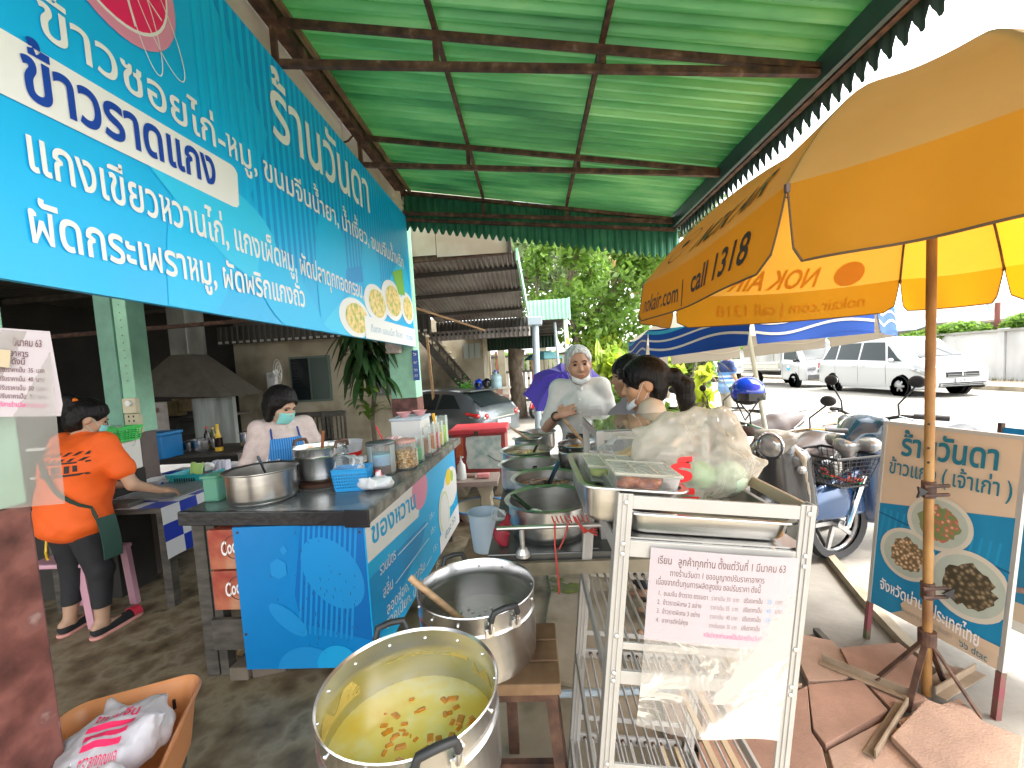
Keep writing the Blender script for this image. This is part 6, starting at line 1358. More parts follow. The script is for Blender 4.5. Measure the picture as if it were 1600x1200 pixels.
# red cord
g = G(); w0 = at(880,812,Y=1.47); rr = random.Random(3)
for k in range(9): a = k*.9; g.tube([(w0.x-.04+.015*k,1.475,w0.z+.012),(w0.x-.035+.015*k,1.462,w0.z),(w0.x-.03+.015*k,1.475,w0.z-.013)], .0028, 5)
g.tube([(w0.x-.03,1.46,w0.z),(w0.x-.035,1.45,w0.z-.08),(w0.x-.03,1.45,w0.z-.19),(w0.x-.028,1.45,w0.z-.26)], .0035, 5); g.tube([(w0.x+.02,1.46,w0.z),(w0.x+.0,1.455,w0.z-.06),(w0.x-.02,1.455,w0.z-.1)], .003, 5)
for k in range(4): g.tube([(w0.x+.04,1.46,w0.z+.004*k),(w0.x+.07,1.46,w0.z-.03-.006*k),(w0.x+.12,1.5,w0.z-.075+.012*k)], .003, 5)
single(g, 'string_knot', mat('red_string', (.42,.04,.03), .6), 'red string knotted round the steel guard rail and hanging down', 'cord')
q = V(-.145,1.60,0); bag('crumpled dark red cloth bag at the left edge of the stove table', (q.x,1.60,TT+.04), (.035,.04,.045), mat('wine_red_cloth', (.22,.01,.02), .6), 9, name='red_bag', cat='bag', spikes=4)
bag('crumpled clear film on top of the dark red bag', (q.x-.02,1.66,TT+.09), (.03,.03,.025), M.clear, 10, spikes=4)
# bucket, low stool beneath, blue rimmed basin
q = at(757,800,Y=2.35); t = thing('plastic_bucket', 'translucent white bucket between the large pot and the stove table', 'bucket', (q.x,2.35,.52)); G().lathe([(0,0),(.075,0),(.095,.22),(.102,.222),(.094,.222),(.073,.006),(0,.006)], (q.x,2.35,.52), 32).build('bucket', film('bucket_plastic', (.62,.72,.80), .72, .2, .1), t, smooth=40)
G().cyl((q.x-.02,2.38,.54),(q.x-.06,2.36,.7),.006).build('ladle_inside', M.pipe, t)
t = thing('low_stool', 'low wooden stool under the white bucket', 'stool', (q.x,2.4,0)); G().bb((q.x-.13,2.24,.48),(q.x+.13,2.52,.515)).build('seat', M.woodm, t)
for sx in (-.1,.1):
    for sy in (2.27,2.49): G().bb((q.x+sx-.015,sy-.015,0),(q.x+sx+.015,sy+.015,.48)).build('leg', M.woodm, t)
q = at(745,800,Z=.12); t = thing('basin', 'pale yellow basin with blue rim on the ground beyond the bucket', 'basin', (q.x,q.y+.2,0)); G().lathe([(0,.0),(.2,0),(.27,.12)], (q.x,q.y+.2,.0), 32).build('bowl', mat('cream_basin',(.6,.55,.4),.4), t, smooth=40); G().lathe([(.262,.115),(.285,.118),(.285,.128),(.262,.128)], (q.x,q.y+.2,0), 32).build('rim', mat('blue_rim',(.05,.25,.6),.4), t)
q = at(735,795,Z=.01); single(G().tube([(q.x-.5,q.y+.5,.02),(q.x-.2,q.y+.15,.02),(q.x+.1,q.y+.1,.02),(q.x+.35,q.y+.35,.02),(q.x+.4,q.y+.8,.02)], .012, 8), 'garden_hose', mat('blue_hose',(.03,.25,.55),.4), 'blue hose curving over the ground behind the yellow basin', 'hose', smooth=60)
# ================================================================ red cabinet, concrete benches
for i, (x0, x1, y0, y1, z, lb) in enumerate([(-1.12,-.42,4.35,4.75,.37,'low concrete bench with soap bottle and pink sponge beside the counter end'),(-1.12,-.3,5.0,5.6,.28,'concrete bench under the red cabinet')]):
    t = thing('concrete_bench', lb, 'bench', ((x0+x1)/2,(y0+y1)/2,0)); G().bb((x0,y0,z-.055),(x1,y1,z)).build('seat', mat('pinkish_concrete%d'%i,(.32,.24,.2),.85,var=.15,scale=6,bump=.3), t, bevel=.006)
    for x in (x0+.14,x1-.14):
        G().prism([(-.11,0),(.11,0),(.06,.1),(.05,(z-.055)*.6),(.10,z-.055),(-.10,z-.055),(-.05,(z-.055)*.6),(-.06,.1)], (x,y1-.05,0), (1,0,0), (0,0,1), (y1-y0)-.1).build('leg', M.oldconc, t, bevel=.008)
rc = thing('red_cabinet', 'old dark red wooden chest cabinet with peeling pale blue door and red lid', 'cabinet', (-.65,5.2,.28))
redp = ramp_mat('worn_red_paint', 'noise', [(.3,(.20,.03,.025)),(.6,(.32,.04,.035)),(.8,(.4,.12,.08))], 6, .5, detail=7); peel = ramp_mat('peeling_pale_paint', 'noise', [(.3,(.22,.33,.32)),(.5,(.45,.50,.46)),(.65,(.55,.56,.52)),(.8,(.36,.25,.2))], 9, .7, detail=9)
G().bb((-1.0,5.0,.28),(-.36,5.5,.78)).build('body', redp, rc, bevel=.008); G().bb((-1.03,4.96,.78),(-.33,5.53,.84)).build('lid', mat('bright_red_lid', (.45,.03,.04), .45, var=.15), rc, bevel=.012)
rr = random.Random(3); bx = [(-.82,.36),(-.40,.345),(-.392,.5),(-.405,.62),(-.40,.755),(-.6,.748),(-.73,.755),(-.83,.745),(-.84,.65),(-.825,.55),(-.845,.45)]
G().prism([(x+rr.uniform(-.008,.008),z+rr.uniform(-.008,.008)) for x, z in bx], (0,4.998,0), (1,0,0), (0,0,1), .006).build('door_panel', peel, rc); G().bb((-.96,4.985,.5),(-.87,4.999,.74)).build('side_panel', mat('orange_red_paint',(.45,.09,.03),.5,var=.2), rc)
G().bb((-.72,4.94,.76),(-.67,4.96,.82)).build('latch', M.rust, rc); G().tube([(-.58,4.985,.52),(-.48,4.98,.45),(-.38,4.985,.42)], .004, 5).build('crack', M.darkwall, rc)
q = at(724,745,Z=.37); t = thing('soap_bottle', 'white pump soap bottle on the concrete bench', 'bottle', (q.x,4.5,.37)); G().lathe([(0,0),(.05,0),(.052,.02),(.045,.15),(.02,.18),(.018,.2),(0,.2)], (q.x,4.5,.37), 20).build('bottle', M.whitep, t, smooth=50); G().tube([(q.x,4.5,.57),(q.x,4.5,.62),(q.x+.03,4.47,.615)], .01, 6).build('pump', M.whitep, t)
single(G().box((-.58,4.5,.40),(.13,.08,.045)), 'sponge', mat('pink_sponge', (.75,.28,.28), .8, bump=.5), 'pink sponge on the concrete bench', 'sponge', bevel=.008); single(G().box((-.73,4.55,.385),(.1,.06,.025)), 'soap_dish', mat('brown_dish',(.2,.1,.07),.5), 'small brown dish between soap bottle and sponge', 'dish', bevel=.008)
t = lattice_basket('plastic_basket', 'dark pink laundry basket on the ground behind the counter end', (-.98,4.1,.0), .26, .26, .34, mat('dark_pink_plastic',(.42,.06,.12),.5), 0, .85, 10)
# ================================================================ the two big soup pots in front, on wooden stools
PR = .86
def onax(px, py): return at(px, py, Z=PR)
c1_ = onax(640,1066); c2_ = onax(744,914); r1 = (onax(772,1066)-onax(506,1066)).length/2; r2 = (onax(832,914)-onax(656,914)).length/2
hh = .30
ysoup = ramp_mat('yellow_coconut_soup', 'noise', [(.3,(.86,.58,.06)),(.5,(.92,.72,.16)),(.62,(.95,.82,.36)),(.8,(.90,.66,.12))], 9, .2, detail=6)
def big_pot(label, c, r, h, ang, fillm, lv, seed):
    t = handled_pot('soup_cauldron', label, (c.x,c.y,PR-h), r, h, ang, m=M.potal, content=(fillm,lv), rivets=True, hs=.76, name_c='soup', group=None)
    return t
a1 = math.atan2((onax(612,965)-onax(683,1150)).y, (onax(612,965)-onax(683,1150)).x); a2 = math.atan2((onax(709,852)-onax(795,935)).y, (onax(709,852)-onax(795,935)).x)
pA = big_pot('nearest big aluminium pot of yellow pumpkin coconut soup', c1_, r1, .24, a1, ysoup, .46, 1)
pB = big_pot('second big aluminium pot, nearly empty, dark soup and wooden ladle inside', c2_, r2, .225, a2, ramp_mat('dark_thin_soup','noise',[(.35,(.10,.085,.05)),(.6,(.22,.20,.15))],7,.12), .42, 2)
# pumpkin pieces and stains
rr = random.Random(21); z0 = PR-.24+.24*.46
pm_ = mat('pumpkin', (.70,.27,.02), .25, var=.25, scale=30)
for k in range(46):
    a = rr.uniform(0,6.28); d_ = r1*.8*math.sqrt(rr.random())*(.7 if k < 14 else 1); R = Matrix.Rotation(rr.uniform(0,3),3,'Z')@Matrix.Rotation(rr.uniform(-.35,.35),3,'X'); w_ = rr.uniform(.012,.032)
    G().box((c1_.x+.02+d_*cos(a)*.85, c1_.y-.0+d_*sin(a)*.75, z0-.001+rr.uniform(0,.004)), (w_,w_*.6,.006), R, taper=rr.uniform(.5,1)).build('pumpkin_piece', pm_, pA, bevel=.002)
st_ = film('dried_soup_film', (.80,.60,.16), .20, .3, .3, 30)
g = G()
for (a0, a_1, zt, zb) in ((1.0,2.2,.187,.172),(.3,.9,.185,.15),(2.6,3.5,.19,.14),(-.1,.3,.17,.14)):
    g.grid(lambda u, v: V(c1_.x+(r1*.967)*cos(a0+(a_1-a0)*u), c1_.y+(r1*.967)*sin(a0+(a_1-a0)*u), PR-.24+zb+(zt-zb)*v*(.6+.4*sin(u*11+a0*7))), 26, 2)
g.build('soup_stain', st_, pA, kind='stuff')
g = G()
for k in range(60): a = rr.uniform(0,6.28); d_ = r2*.6*math.sqrt(rr.random()); g.ball((c2_.x-.02+d_*cos(a), c2_.y+d_*sin(a), PR-.225+.225*.42+.002), (.006,.006,.003), 6, 4)
g.build('foam_bubbles', mat('foam', (.5,.5,.45), .3), pB, kind='stuff')
e0 = at(640,902,Z=PR+.04); e1 = at(684,928,Z=PR-.02); ladle('ladle', 'pale wooden ladle handle slanting over the rim of the second big pot', tuple(e1+(e1-e0)*1.2+V(0,0,-.05)), tuple(e0), M.wood, .0115)
def plank_stool(label, cx, cy, w_, d_, z, m=M.woodm):
    t = thing('wooden_stool', label, 'stool', (cx,cy,0), 'worn stools under the big pots')
    for k in range(3): G().bb((cx-w_/2,cy-d_/2+k*d_/3+.003,z-.035),(cx+w_/2,cy-d_/2+(k+1)*d_/3-.003,z)).build('seat_plank', m, t, bevel=.004)
    for sx in (-1,1):
        for sy in (-1,1): G().bar((cx+sx*(w_/2+.01),cy+sy*(d_/2),0),(cx+sx*(w_/2-.03),cy+sy*(d_/2-.03),z-.035),.032,.032).build('leg', M.rust, t)
    for sx in (-1,1): G().bar((cx+sx*(w_/2-.01),cy-d_/2,.10),(cx+sx*(w_/2-.01),cy+d_/2,.10),.025,.03).build('rung', M.rust, t)
    for sy in (-1,1): G().bar((cx-w_/2,cy+sy*(d_/2-.01),.10),(cx+w_/2,cy+sy*(d_/2-.01),.10),.025,.03).build('rung', M.rust, t)
    g = G().bb((cx-w_/2+.01,cy-d_/2+.012,z-.06),(cx+w_/2-.01,cy+d_/2-.012,z-.036)); g.build('seat_frame', M.rust, t); return t
plank_stool('worn wooden stool with rusty legs under the second big pot', c2_.x+.07, c2_.y+.0, .36, .30, PR-.225)
plank_stool('worn wooden stool under the nearest big pot', c1_.x+.0, c1_.y-.02, .30, .28, PR-.24)
# ================================================================ aluminium rack
rk = thing('aluminium_rack', 'white aluminium rack on legs with rod shelves, holding trays and a pinned price notice', 'rack', (.058,1.0,.004))
W_, D_, H_ = .462, .55, 1.239; ofs = Vector((.058,1.0,.004))
class RG(G):
    def build(s, name, m, parent=rk, **k): s.v = [tuple(Vector(p)+ofs) for p in s.v]; return G.build(s, name, m, parent, **k)
pw = .036
for x in (0, W_-pw):
    for y in (0, D_-pw):
        zb = 0 if x == 0 else .055
        a = RG().bb((x,y,zb),(x+pw,y+.006,H_)).bb((x if x == 0 else x+pw-.006,y+.006,zb),(x+.006 if x == 0 else x+pw,y+pw,H_))
        for q in (.3,.62): a.bb((x+pw*q,y-.0025,zb),(x+pw*q+.004,y,H_))
        a.build('post', M.aluw, bevel=.0012)
def rail(p, q, h=.03, th=.012, name='rail', m=None): RG().bb(p, (q[0],q[1],q[2])).build(name, m or M.aluw, bevel=.0012)
rail((pw,.001,H_-.036),(W_-pw,.011,H_-.004)); rail((pw,D_-.012,H_-.036),(W_-pw,D_-.002,H_-.004))
rail((.0,pw,H_-.036),(.010,D_-pw,H_-.004)); rail((W_-.010,pw,H_-.036),(W_,D_-pw,H_-.004), m=mat('beige_anodised',(.50,.40,.28),.4,metal=.4))
rail((pw,.001,1.085),(W_-pw,.012,1.125)); rail((pw,D_-.012,1.085),(W_-pw,D_-.002,1.125)); rail((0,pw,1.085),(.010,D_-pw,1.125)); rail((W_-.01,pw,1.085),(W_,D_-pw,1.125))
RG().bb((.002,.013,1.126),(W_-.002,D_-.004,1.130)).build('top_sheet', M.steel)
for zi, (z, gd) in enumerate([(.76,.09),(.44,.09),(.10,.09)]):
    for y0 in (.001, D_-.012): rail((pw,y0,z),(W_-pw,y0+.011,z+.034)); rail((pw,y0,z+gd),(W_-pw,y0+.008,z+gd+.018))
    for x0 in (0, W_-.010): rail((x0,pw,z),(x0+.010,D_-pw,z+.030))
    n = 15
    for k in range(n):
        x = .030+(W_-.06)*k/(n-1)
        RG().cyl((x,.012,z+.020),(x,D_-.012,z+.020), .0042, n=8).build('shelf_rod', M.alu, smooth=60) if k not in (11,13) else RG().bb((x-.009,.012,z+.012),(x+.009,D_-.012,z+.020)).build('shelf_rod', mat('wood_batten%d%d'%(zi,k),(.5,.38,.24),.6))
    g = RG()
    for k in range(n): x = .030+(W_-.06)*k/(n-1); g.cyl((x,D_-.013,z+.020),(x,D_-.020,z+.020),.007,n=8)
    g.build('rod_cap', M.rust, kind='stuff')
g = RG()
for x in (pw*.5, W_-pw*.5):
    for z in (H_-.02, 1.092, 1.117, .885, .77, .79, .55, .45, .47): g.ball((x,-.002,z), (.006,.005,.006), 8, 5)
g.build('rivet', M.alu, kind='stuff')
for x in (.02,): RG().bb((x-.018,D_-.002,.95),(x+.02,D_+.001,1.0)).build('red_tape', mat('red_tape',(.5,.12,.10),.7,alpha=1))
# the price notice in its long clear sleeve, hung on the front
nx0, nx1 = .084, .425
def NP(u, z, o=0): return V(nx0+(nx1-nx0)*u, -.006-o-.010*sin(u*2.6), z)
nt_ = thing('price_notice', 'price increase notice in a clear plastic sleeve hung on the front of the white rack', 'notice', (.058,1.0,.004))
def ngrid(z0, z1, o, m, name, nu=12, nv=10, wob=.0, u0=0, u1=1):
    g = G().grid(lambda u, v: NP(u0+(u1-u0)*u, z1+(z0-z1)*v, o+wob*sin(u*7+v*5)*v)+ofs, nu, nv); return g.build(name, m, nt_, smooth=60)
ngrid(.885,1.115,.0,M.paper,'paper'); ngrid(.745,1.117,.003,M.sleeve,'sleeve',wob=.004); ngrid(.655,.89,.001,film('sleeve_tail_film',(.78,.73,.64),.22,.25,.8,6),'sleeve_tail',wob=.008)
ink2 = mat('faded_purple_ink', (.13,.045,.05), .6); ink3 = mat('light_blue_ink', (.15,.35,.6), .6); ink4 = mat('faded_grey_ink', (.24,.17,.18), .6)
def ntext(s, u0, u1, z, em, m=ink2, **k): return lettering(s, lambda a, b: NP(u0+(u1-u0)*a, z+em*b, .0006)+ofs, nt_, m, res=2, **k)
ntext('เรียน   ลูกค้าทุกท่าน ตั้งแต่วันที่ 1 มีนาคม 63', .05,.92,1.078,.026, bold=.006); ntext('ทางร้านวันดา 1 ขออนุญาตปรับราคาอาหาร', .14,.78,1.050,.021); ntext('เนื่องจากต้นทุนการผลิตสูงขึ้น ขอปรับราคา ดังนี้', .05,.76,1.026,.021)
for k, (a, b, c, d_) in enumerate([('1.  ขนมจีน ข้าวราด ธรรมดา','ราคาเดิม 30  บาท','ปรับราคาเป็น','35'),('2.  ข้าวราดพิเศษ 2 อย่าง','ราคาเดิม 35  บาท','ปรับราคาเป็น','40'),('3.  ข้าวราดพิเศษ 3 อย่าง','ราคาเดิม  40 บาท','ปรับราคาเป็น','50'),('4.  อาหารตักใส่ถุง','จากเดิมถุงละ 30  บาท','ปรับราคาเป็น','35')]):
    z = 1.000-.0225*k; ntext(a,.07,(.41,.37,.365,.29)[k],z,.0165); ntext(b,.43,.62,z,.016,m=ink4); ntext(c,.65,.78,z,.0165); ntext(d_,.81,.845,z,.0165,m=ink3,bold=.01); ntext('บาท',.87,.92,z,.0165)
ntext('หวังว่าทุกท่านคงใช้บริการร้านวันดาเช่นเคย', .40,.90,.908,.0165, m=mat('pink_ink',(.75,.03,.25),.6))
ry = rad(6.2)
rk.rotation_euler = (0, ry, 0); nt_.rotation_euler = (0, ry, 0)
Rk = Matrix.Translation(ofs) @ Matrix.Rotation(ry, 4, 'Y')
def rkp(x, y, z): return Rk @ Vector((x, y, z))
# trays
def tray(label, x0, x1, y0, y1, z0, z1, rz=0):
    t = thing('steel_tray', label, 'tray', tuple(ofs)); g = G()
    def loop(inset, z, r): 
        out = []; a, b, c, d_ = x0+inset, x1-inset, y0+inset, y1-inset
        for cx, cy, s in ((b-r,d_-r,0),(a+r,d_-r,pi/2),(a+r,c+r,pi),(b-r,c+r,3*pi/2)):
            for k in range(6): an = s+pi/2*k/5; out.append(V(cx+r*cos(an), cy+r*sin(an), z))
        return out
    L = [loop(-.016,z1-.004,.05), loop(-.014,z1,.05), loop(0,z1,.04), loop(.008,z0+.015,.035), loop(.02,z0+.002,.03)]; n = 24; vs = [p+ofs for l in L for p in l]
    fs = [(j*n+i,j*n+(i+1)%n,(j+1)*n+(i+1)%n,(j+1)*n+i) for j in range(4) for i in range(n)]+[tuple(range(4*n,5*n))]; g.add(vs, fs); g.build('pan', M.steel, t, smooth=40, solid=.0015); t.rotation_euler = (0,ry,rz); return t
tray('large shallow steel tray under the white plastic bag on top of the rack', .03, W_-.03, .02, .60, 1.132, 1.19); t2 = tray('steel tray jutting out left of the rack with food boxes on it', -.075, .17, .03, .42, 1.150, 1.245)
# food box
def food_box(label, x0, x1, y0, y1, z, h_, rz=0, fm=None):
    t = thing('food_box', label, 'food box', tuple(ofs)); V2 = lambda *a: Vector(a)+ofs
    G().add([V2(x0+.008,y0+.008,z),V2(x1-.008,y0+.008,z),V2(x1-.008,y1-.008,z),V2(x0+.008,y1-.008,z),V2(x0,y0,z+h_),V2(x1,y0,z+h_),V2(x1,y1,z+h_),V2(x0,y1,z+h_)],[(3,2,1,0),(0,1,5,4),(1,2,6,5),(2,3,7,6),(3,0,4,7)]).build('box', M.clear, t)
    G().bb(V2(x0-.006,y0-.006,z+h_),V2(x1+.006,y1+.006,z+h_+.006)).build('lid', M.clear, t, bevel=.003)
    g = G().tube([V2(x0-.004,y0-.004,z+h_+.006),V2(x1+.004,y0-.004,z+h_+.006),V2(x1+.004,y1+.004,z+h_+.006),V2(x0-.004,y1+.004,z+h_+.006)], .003, 6, closed=True)
    for k in (1,2): g.tube([V2(x0+(x1-x0)*k/3,y0+.012,z+h_+.007),V2(x0+(x1-x0)*k/3,y1-.012,z+h_+.007)], .0022, 5)
    g.build('lid_edge', M.milky, t)
    s = Soft(tuple(V2(x0,y0,z)), tuple(V2(x1,y1,z+h_)), .006); rr = random.Random(5)
    for k in range(9): c = V2(rr.uniform(x0+.03,x1-.03), rr.uniform(y0+.03,y1-.03), z+rr.uniform(.012,h_*.6)); s.ell(c,(rr.uniform(.02,.03),.018,.014),k=.004)
    s.ripple(.002,160,1); s.build('fried_food', fm, t); t.rotation_euler = (0,ry,rz); return t
fr_ = ramp_mat('fried_chicken', 'noise', [(.3,(.16,.03,.01)),(.55,(.38,.10,.03)),(.75,(.58,.24,.08))], 40, .35, detail=6, bump=.4)
food_box('clear food box of brown fried pieces on the left tray', .0, .155, .035, .17, 1.222, .052, fm=fr_)
food_box('clear lidded box with yellow-green leaf behind the fried food box', -.045, .10, .18, .34, 1.215, .04, fm=ramp_mat('green_salad','noise',[(.4,(.2,.3,.05)),(.6,(.5,.55,.15))],30,.5))
q = at(975,705,Y=1.45); bag('clear bag with orange-cream cake piece behind the food boxes', (q.x,1.5,q.z), (.075,.05,.045), M.clear, 13, spikes=5); single(G().prism([(0,0),(.09,0),(.09,.045)], (q.x-.03,1.46,q.z-.03), (1,0,0), (0,0,1), -.06), 'cake_piece', mat('cream_cake',(.72,.5,.25),.7,var=.15,scale=30), 'cream coloured wedge inside the clear bag on the rack', 'cake', bevel=.004)
# big carrier bag with groceries
bc = at(1082,712,Y=1.33)
gb_ = thing('carrier_bag', 'big crumpled milky carrier bag with red printed words on top of the rack', 'plastic bag', (bc.x,1.33,bc.z-.13))
s = Soft((bc.x-.28,1.05,bc.z-.16),(bc.x+.30,1.6,bc.z+.20),.0075)
s.ell((bc.x,1.33,bc.z-.05),(.175,.12,.10)).ell((bc.x+.07,1.34,bc.z-.01),(.09,.10,.09),k=.05).ell((bc.x-.09,1.33,bc.z-.0),(.085,.08,.085),k=.05).cone((bc.x-.14,1.33,bc.z+.02),(bc.x-.165,1.36,bc.z+.075),.04,.012,.05).cone((bc.x-.05,1.36,bc.z+.08),(bc.x+.05,1.38,bc.z+.115),.06,.02,.06).cone((bc.x+.10,1.36,bc.z+.1),(bc.x+.04,1.38,bc.z+.115),.05,.02,.05).cone((bc.x+.10,1.34,bc.z+.02),(bc.x+.16,1.33,bc.z-.03),.05,.02,.05).cone((bc.x+.14,1.33,bc.z-.06),(bc.x+.215,1.33,bc.z-.03),.035,.008,.03)
s.ripple(.0030, 26, 11).crease(.0085, 26, 12).cut((0,0,bc.z-.128),(0,0,-1))
s.build('bag_skin', M.milky, gb_, smooth=50)
rp = mat('red_bag_print', (.72,.02,.02), .4)
def BP(u, v): return V(bc.x-.165+.10*u, 1.213-.035*u, bc.z-.095+.13*v)
lettering('ร์', lambda a, b: V(bc.x-.118+.06*a, 1.180, bc.z-.035+.085*b), gb_, rp, bold=.05, name='print')
G().tube([V(bc.x-.142+.018*cos(a), 1.188, bc.z-.018+.020*sin(a)) for a in np.linspace(0,2*pi,20)[:-1]], .0018, 4, closed=True).tube([V(bc.x-.16,1.188,bc.z-.018),V(bc.x-.124,1.188,bc.z-.018)],.0012,4).tube([V(bc.x-.142,1.188,bc.z-.038),V(bc.x-.142,1.188,bc.z+.002)],.0012,4).build('print', rp, gb_)
G().poly([V(bc.x-.135,1.184,bc.z-.058),V(bc.x-.055,1.172,bc.z-.055),V(bc.x-.055,1.172,bc.z-.073),V(bc.x-.135,1.184,bc.z-.071)]).poly([V(bc.x-.145,1.184,bc.z-.084),V(bc.x-.045,1.168,bc.z-.078),V(bc.x-.043,1.168,bc.z-.118),V(bc.x-.15,1.184,bc.z-.118)]).build('print', rp, gb_)
for (dx, dz, r, m_, lb) in ((.0,-.05,.045,mat('pale_green_veg',(.35,.55,.25),.5),'pale green round vegetable seen through the carrier bag'),(-.05,-.01,.016,mat('magenta_spot',(.7,.1,.4),.5),'small magenta fruit seen through the carrier bag'),(.09,-.06,.05,mat('pale_cabbage',(.50,.60,.42),.5),'pale cabbage seen through the right of the carrier bag')):
    single(G().ball((bc.x+dx,1.28,bc.z+dz), r, 16, 10), 'vegetable', m_, lb, 'vegetable', smooth=180)
# display case
dc = thing('display_case', 'small white aluminium display case with glass top behind the food boxes', 'display case', (.4,1.95,TT))
X0, X1, Y0, Y1, Z1 = .235, .66, 1.62, 2.08, 1.285
for x in (X0, X1-.03):
    for y in (Y0, Y1-.03): G().bb((x,y,TT),(x+.03,y+.03,Z1)).build('post', M.aluw, dc, bevel=.002)
for z in (Z1-.035, 1.0, TT+.02):
    for y in (Y0+.002, Y1-.02): G().bb((X0+.03,y,z),(X1-.03,y+.018,z+.032)).build('rail', M.aluw, dc, bevel=.0015)
    for x in (X0+.002, X1-.02): G().bb((x,Y0+.03,z),(x+.018,Y1-.03,z+.032)).build('rail', M.aluw, dc, bevel=.0015)
G().bb((X0+.004,Y0+.004,Z1+.0),(X1-.004,Y1-.004,Z1+.005)).build('glass_top', mat('reflective_glass', (.35,.40,.36), .04, metal=.55), dc)
G().bb((X0+.02,Y0+.03,Z1-.1),(X1-.02,Y0+.05,Z1-.085)).build('inner_rail', M.aluw, dc); G().bb((X0+.02,Y1-.03,TT+.05),(X1-.02,Y1-.025,Z1-.03)).build('back_pane', M.glass, dc); G().bb((X0+.02,Y0+.03,1.03),(X1-.02,Y1-.03,1.036)).build('shelf', M.alu, dc)
# ================================================================ yellow umbrella
um = thing('market_umbrella', 'large yellow advertising umbrella on rusty pole with clamp and folding tripod foot', 'umbrella', (1.638,1.82,0))
yc = mat('pale_sheen_canvas', (.56,.36,.13), .7, var=.12, scale=3, transl=.5, tcol=(.50,.21,.005)); yv = mat('yellow_canvas', (.55,.25,.012), .75, var=.12, scale=3, transl=.5, tcol=(.50,.215,.005))  # canopy base paled: sky sheen put into the colour, along with fading
HR = 1.955
UV = [V(.645,1.09,HR),V(.615,2.30,HR-.01),V(.93,2.74,HR-.02),V(2.31,2.77,HR),V(2.69,2.55,HR),V(2.72,1.2,HR),V(2.32,.74,HR),V(.925,.765,HR)]
AP = V(1.65,1.83,2.50)
def ridge(P, v): 
    q = P.lerp(AP, v); q.z = P.z+(AP.z-P.z)*(1-(1-v)**2.35); return q
ink_u = mat('dark_brown_ink', (.035,.02,.01), .6); through = mat('show_through_ink', (.62,.28,.01), .7, transl=.5)
def usurf(k, u, v):
    a, b = ridge(UV[k], v), ridge(UV[(k+1)%8], v); p = a.lerp(b, u); sag = sin(pi*u)*(1-v)
    L = (UV[k]-UV[(k+1)%8]).length; c = (AP-p); c.z = 0; p = p+c.normalized()*(-.0)*sag; p.z -= .045*sag*L*(.3+v)*1.6 ; return p
def vsurf(k, u, v):
    """valance: v from 0 at the hem fold down to 1"""
    a, b = UV[k], UV[(k+1)%8]; d = (b-a); n = Vector((d.y,-d.x,0)).normalized(); c = (a+b)/2-AP
    if n.dot(Vector((c.x,c.y,0))) < 0: n = -n
    L = d.length; sh = min(.02/L, .05)*v; p = a.lerp(b, sh+(1-2*sh)*u)
    rnd = .035*max(0, abs(2*u-1)-.9)/.1*v
    p = p+n*(.03*v+.012*sin(u*9+k)*v)+V(0,0,-(.195-rnd)*v-.045*sin(pi*u)*L*.3*1.6*(1-v*.6)); return p
for k in range(8):
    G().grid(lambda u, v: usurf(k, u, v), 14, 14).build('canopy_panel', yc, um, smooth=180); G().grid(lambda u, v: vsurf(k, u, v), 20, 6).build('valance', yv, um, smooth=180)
    g = G().tube([vsurf(k, i/20, 1) for i in range(21)], .0032, 5); g.tube([vsurf(k, 0, j/6) for j in range(7)], .0025, 5).tube([vsurf(k, 1, j/6) for j in range(7)], .0025, 5); g.build('hem', mat('dirty_hem%d'%k, (.10,.06,.03), .8), um)
    g = G().tube([ridge(UV[k], v)+V(0,0,-.012) for v in np.linspace(0,1,14)], .006, 6); g.build('rib', M.rust, um)
    G().tube([UV[k]+V(0,0,.0), UV[k]+V(0,0,-.02)], .008, 6).build('rib_tip', M.brown, um); G().bar(V(1.64,1.83,2.02), ridge(UV[k], .48)+V(0,0,-.015), .012, .006).build('strut', M.rust, um)
def utext(s, k, u0, u1, v0, em, m, val=False, o=.004, name='lettering', inner=False, slant=0, **kw):
    L = (UV[k]-UV[(k+1)%8]).length
    def f(a, b):
        u = u0+(u1-u0)*a+slant*b*em/L; 
        if val: p = vsurf(k, u, v0-em*b/.215); q = vsurf(k, u+.01, v0-em*b/.215); r_ = vsurf(k, u, v0-em*b/.215-.02)
        else: p = usurf(k, u, v0+em*b/1.0); q = usurf(k, u+.01, v0+em*b); r_ = usurf(k, u, v0+em*b+.02)
        n = (q-p).cross(r_-p).normalized(); c = p-V(1.65,1.83,1.6)
        if n.dot(c) < 0: n = -n
        return p+n*(-o if inner else o)
    return lettering(s, f, um, m, name=name, res=3, **kw)
# k=0 runs from the near corner to the far left: seen from outside it reads from far (u=1) to near (u=0)
utext('nokair.com | ', 0, .93, .50, .80, .135, ink_u, val=True, bold=.01); utext('call 1318', 0, .46, .10, .74, .14, ink_u, val=True, bold=.02)
utext('NOK AIR', 0, .60, .14, .05, .125, ink_u, bold=.03, slant=-.25)
def uell(k, cu, cv, ru, rv, m, o, w_=None, inner=False, n=36):
    pts = []
    for i in range(n):
        t = 2*pi*i/n
        for s_ in ((1,) if w_ is None else (1, 1-w_)):
            u, v = cu+ru*s_*cos(t), cv+rv*s_*sin(t); p = usurf(k,u,v); nn = (usurf(k,u+.01,v)-p).cross(usurf(k,u,v+.01)-p).normalized()
            if nn.dot(p-V(1.65,1.83,1.6)) < 0: nn = -nn
            pts.append(p+nn*(-o if inner else o))
    g = G()
    if w_ is None: g.add(pts, [tuple(range(n))])
    else: g.add(pts, [(2*i,2*i+1,(2*i+3)%(2*n),(2*i+2)%(2*n)) for i in range(n)])
    return g.build('logo', m, um)
uell(0,.78,.11,.09,.065,ink_u,.004,.07); 
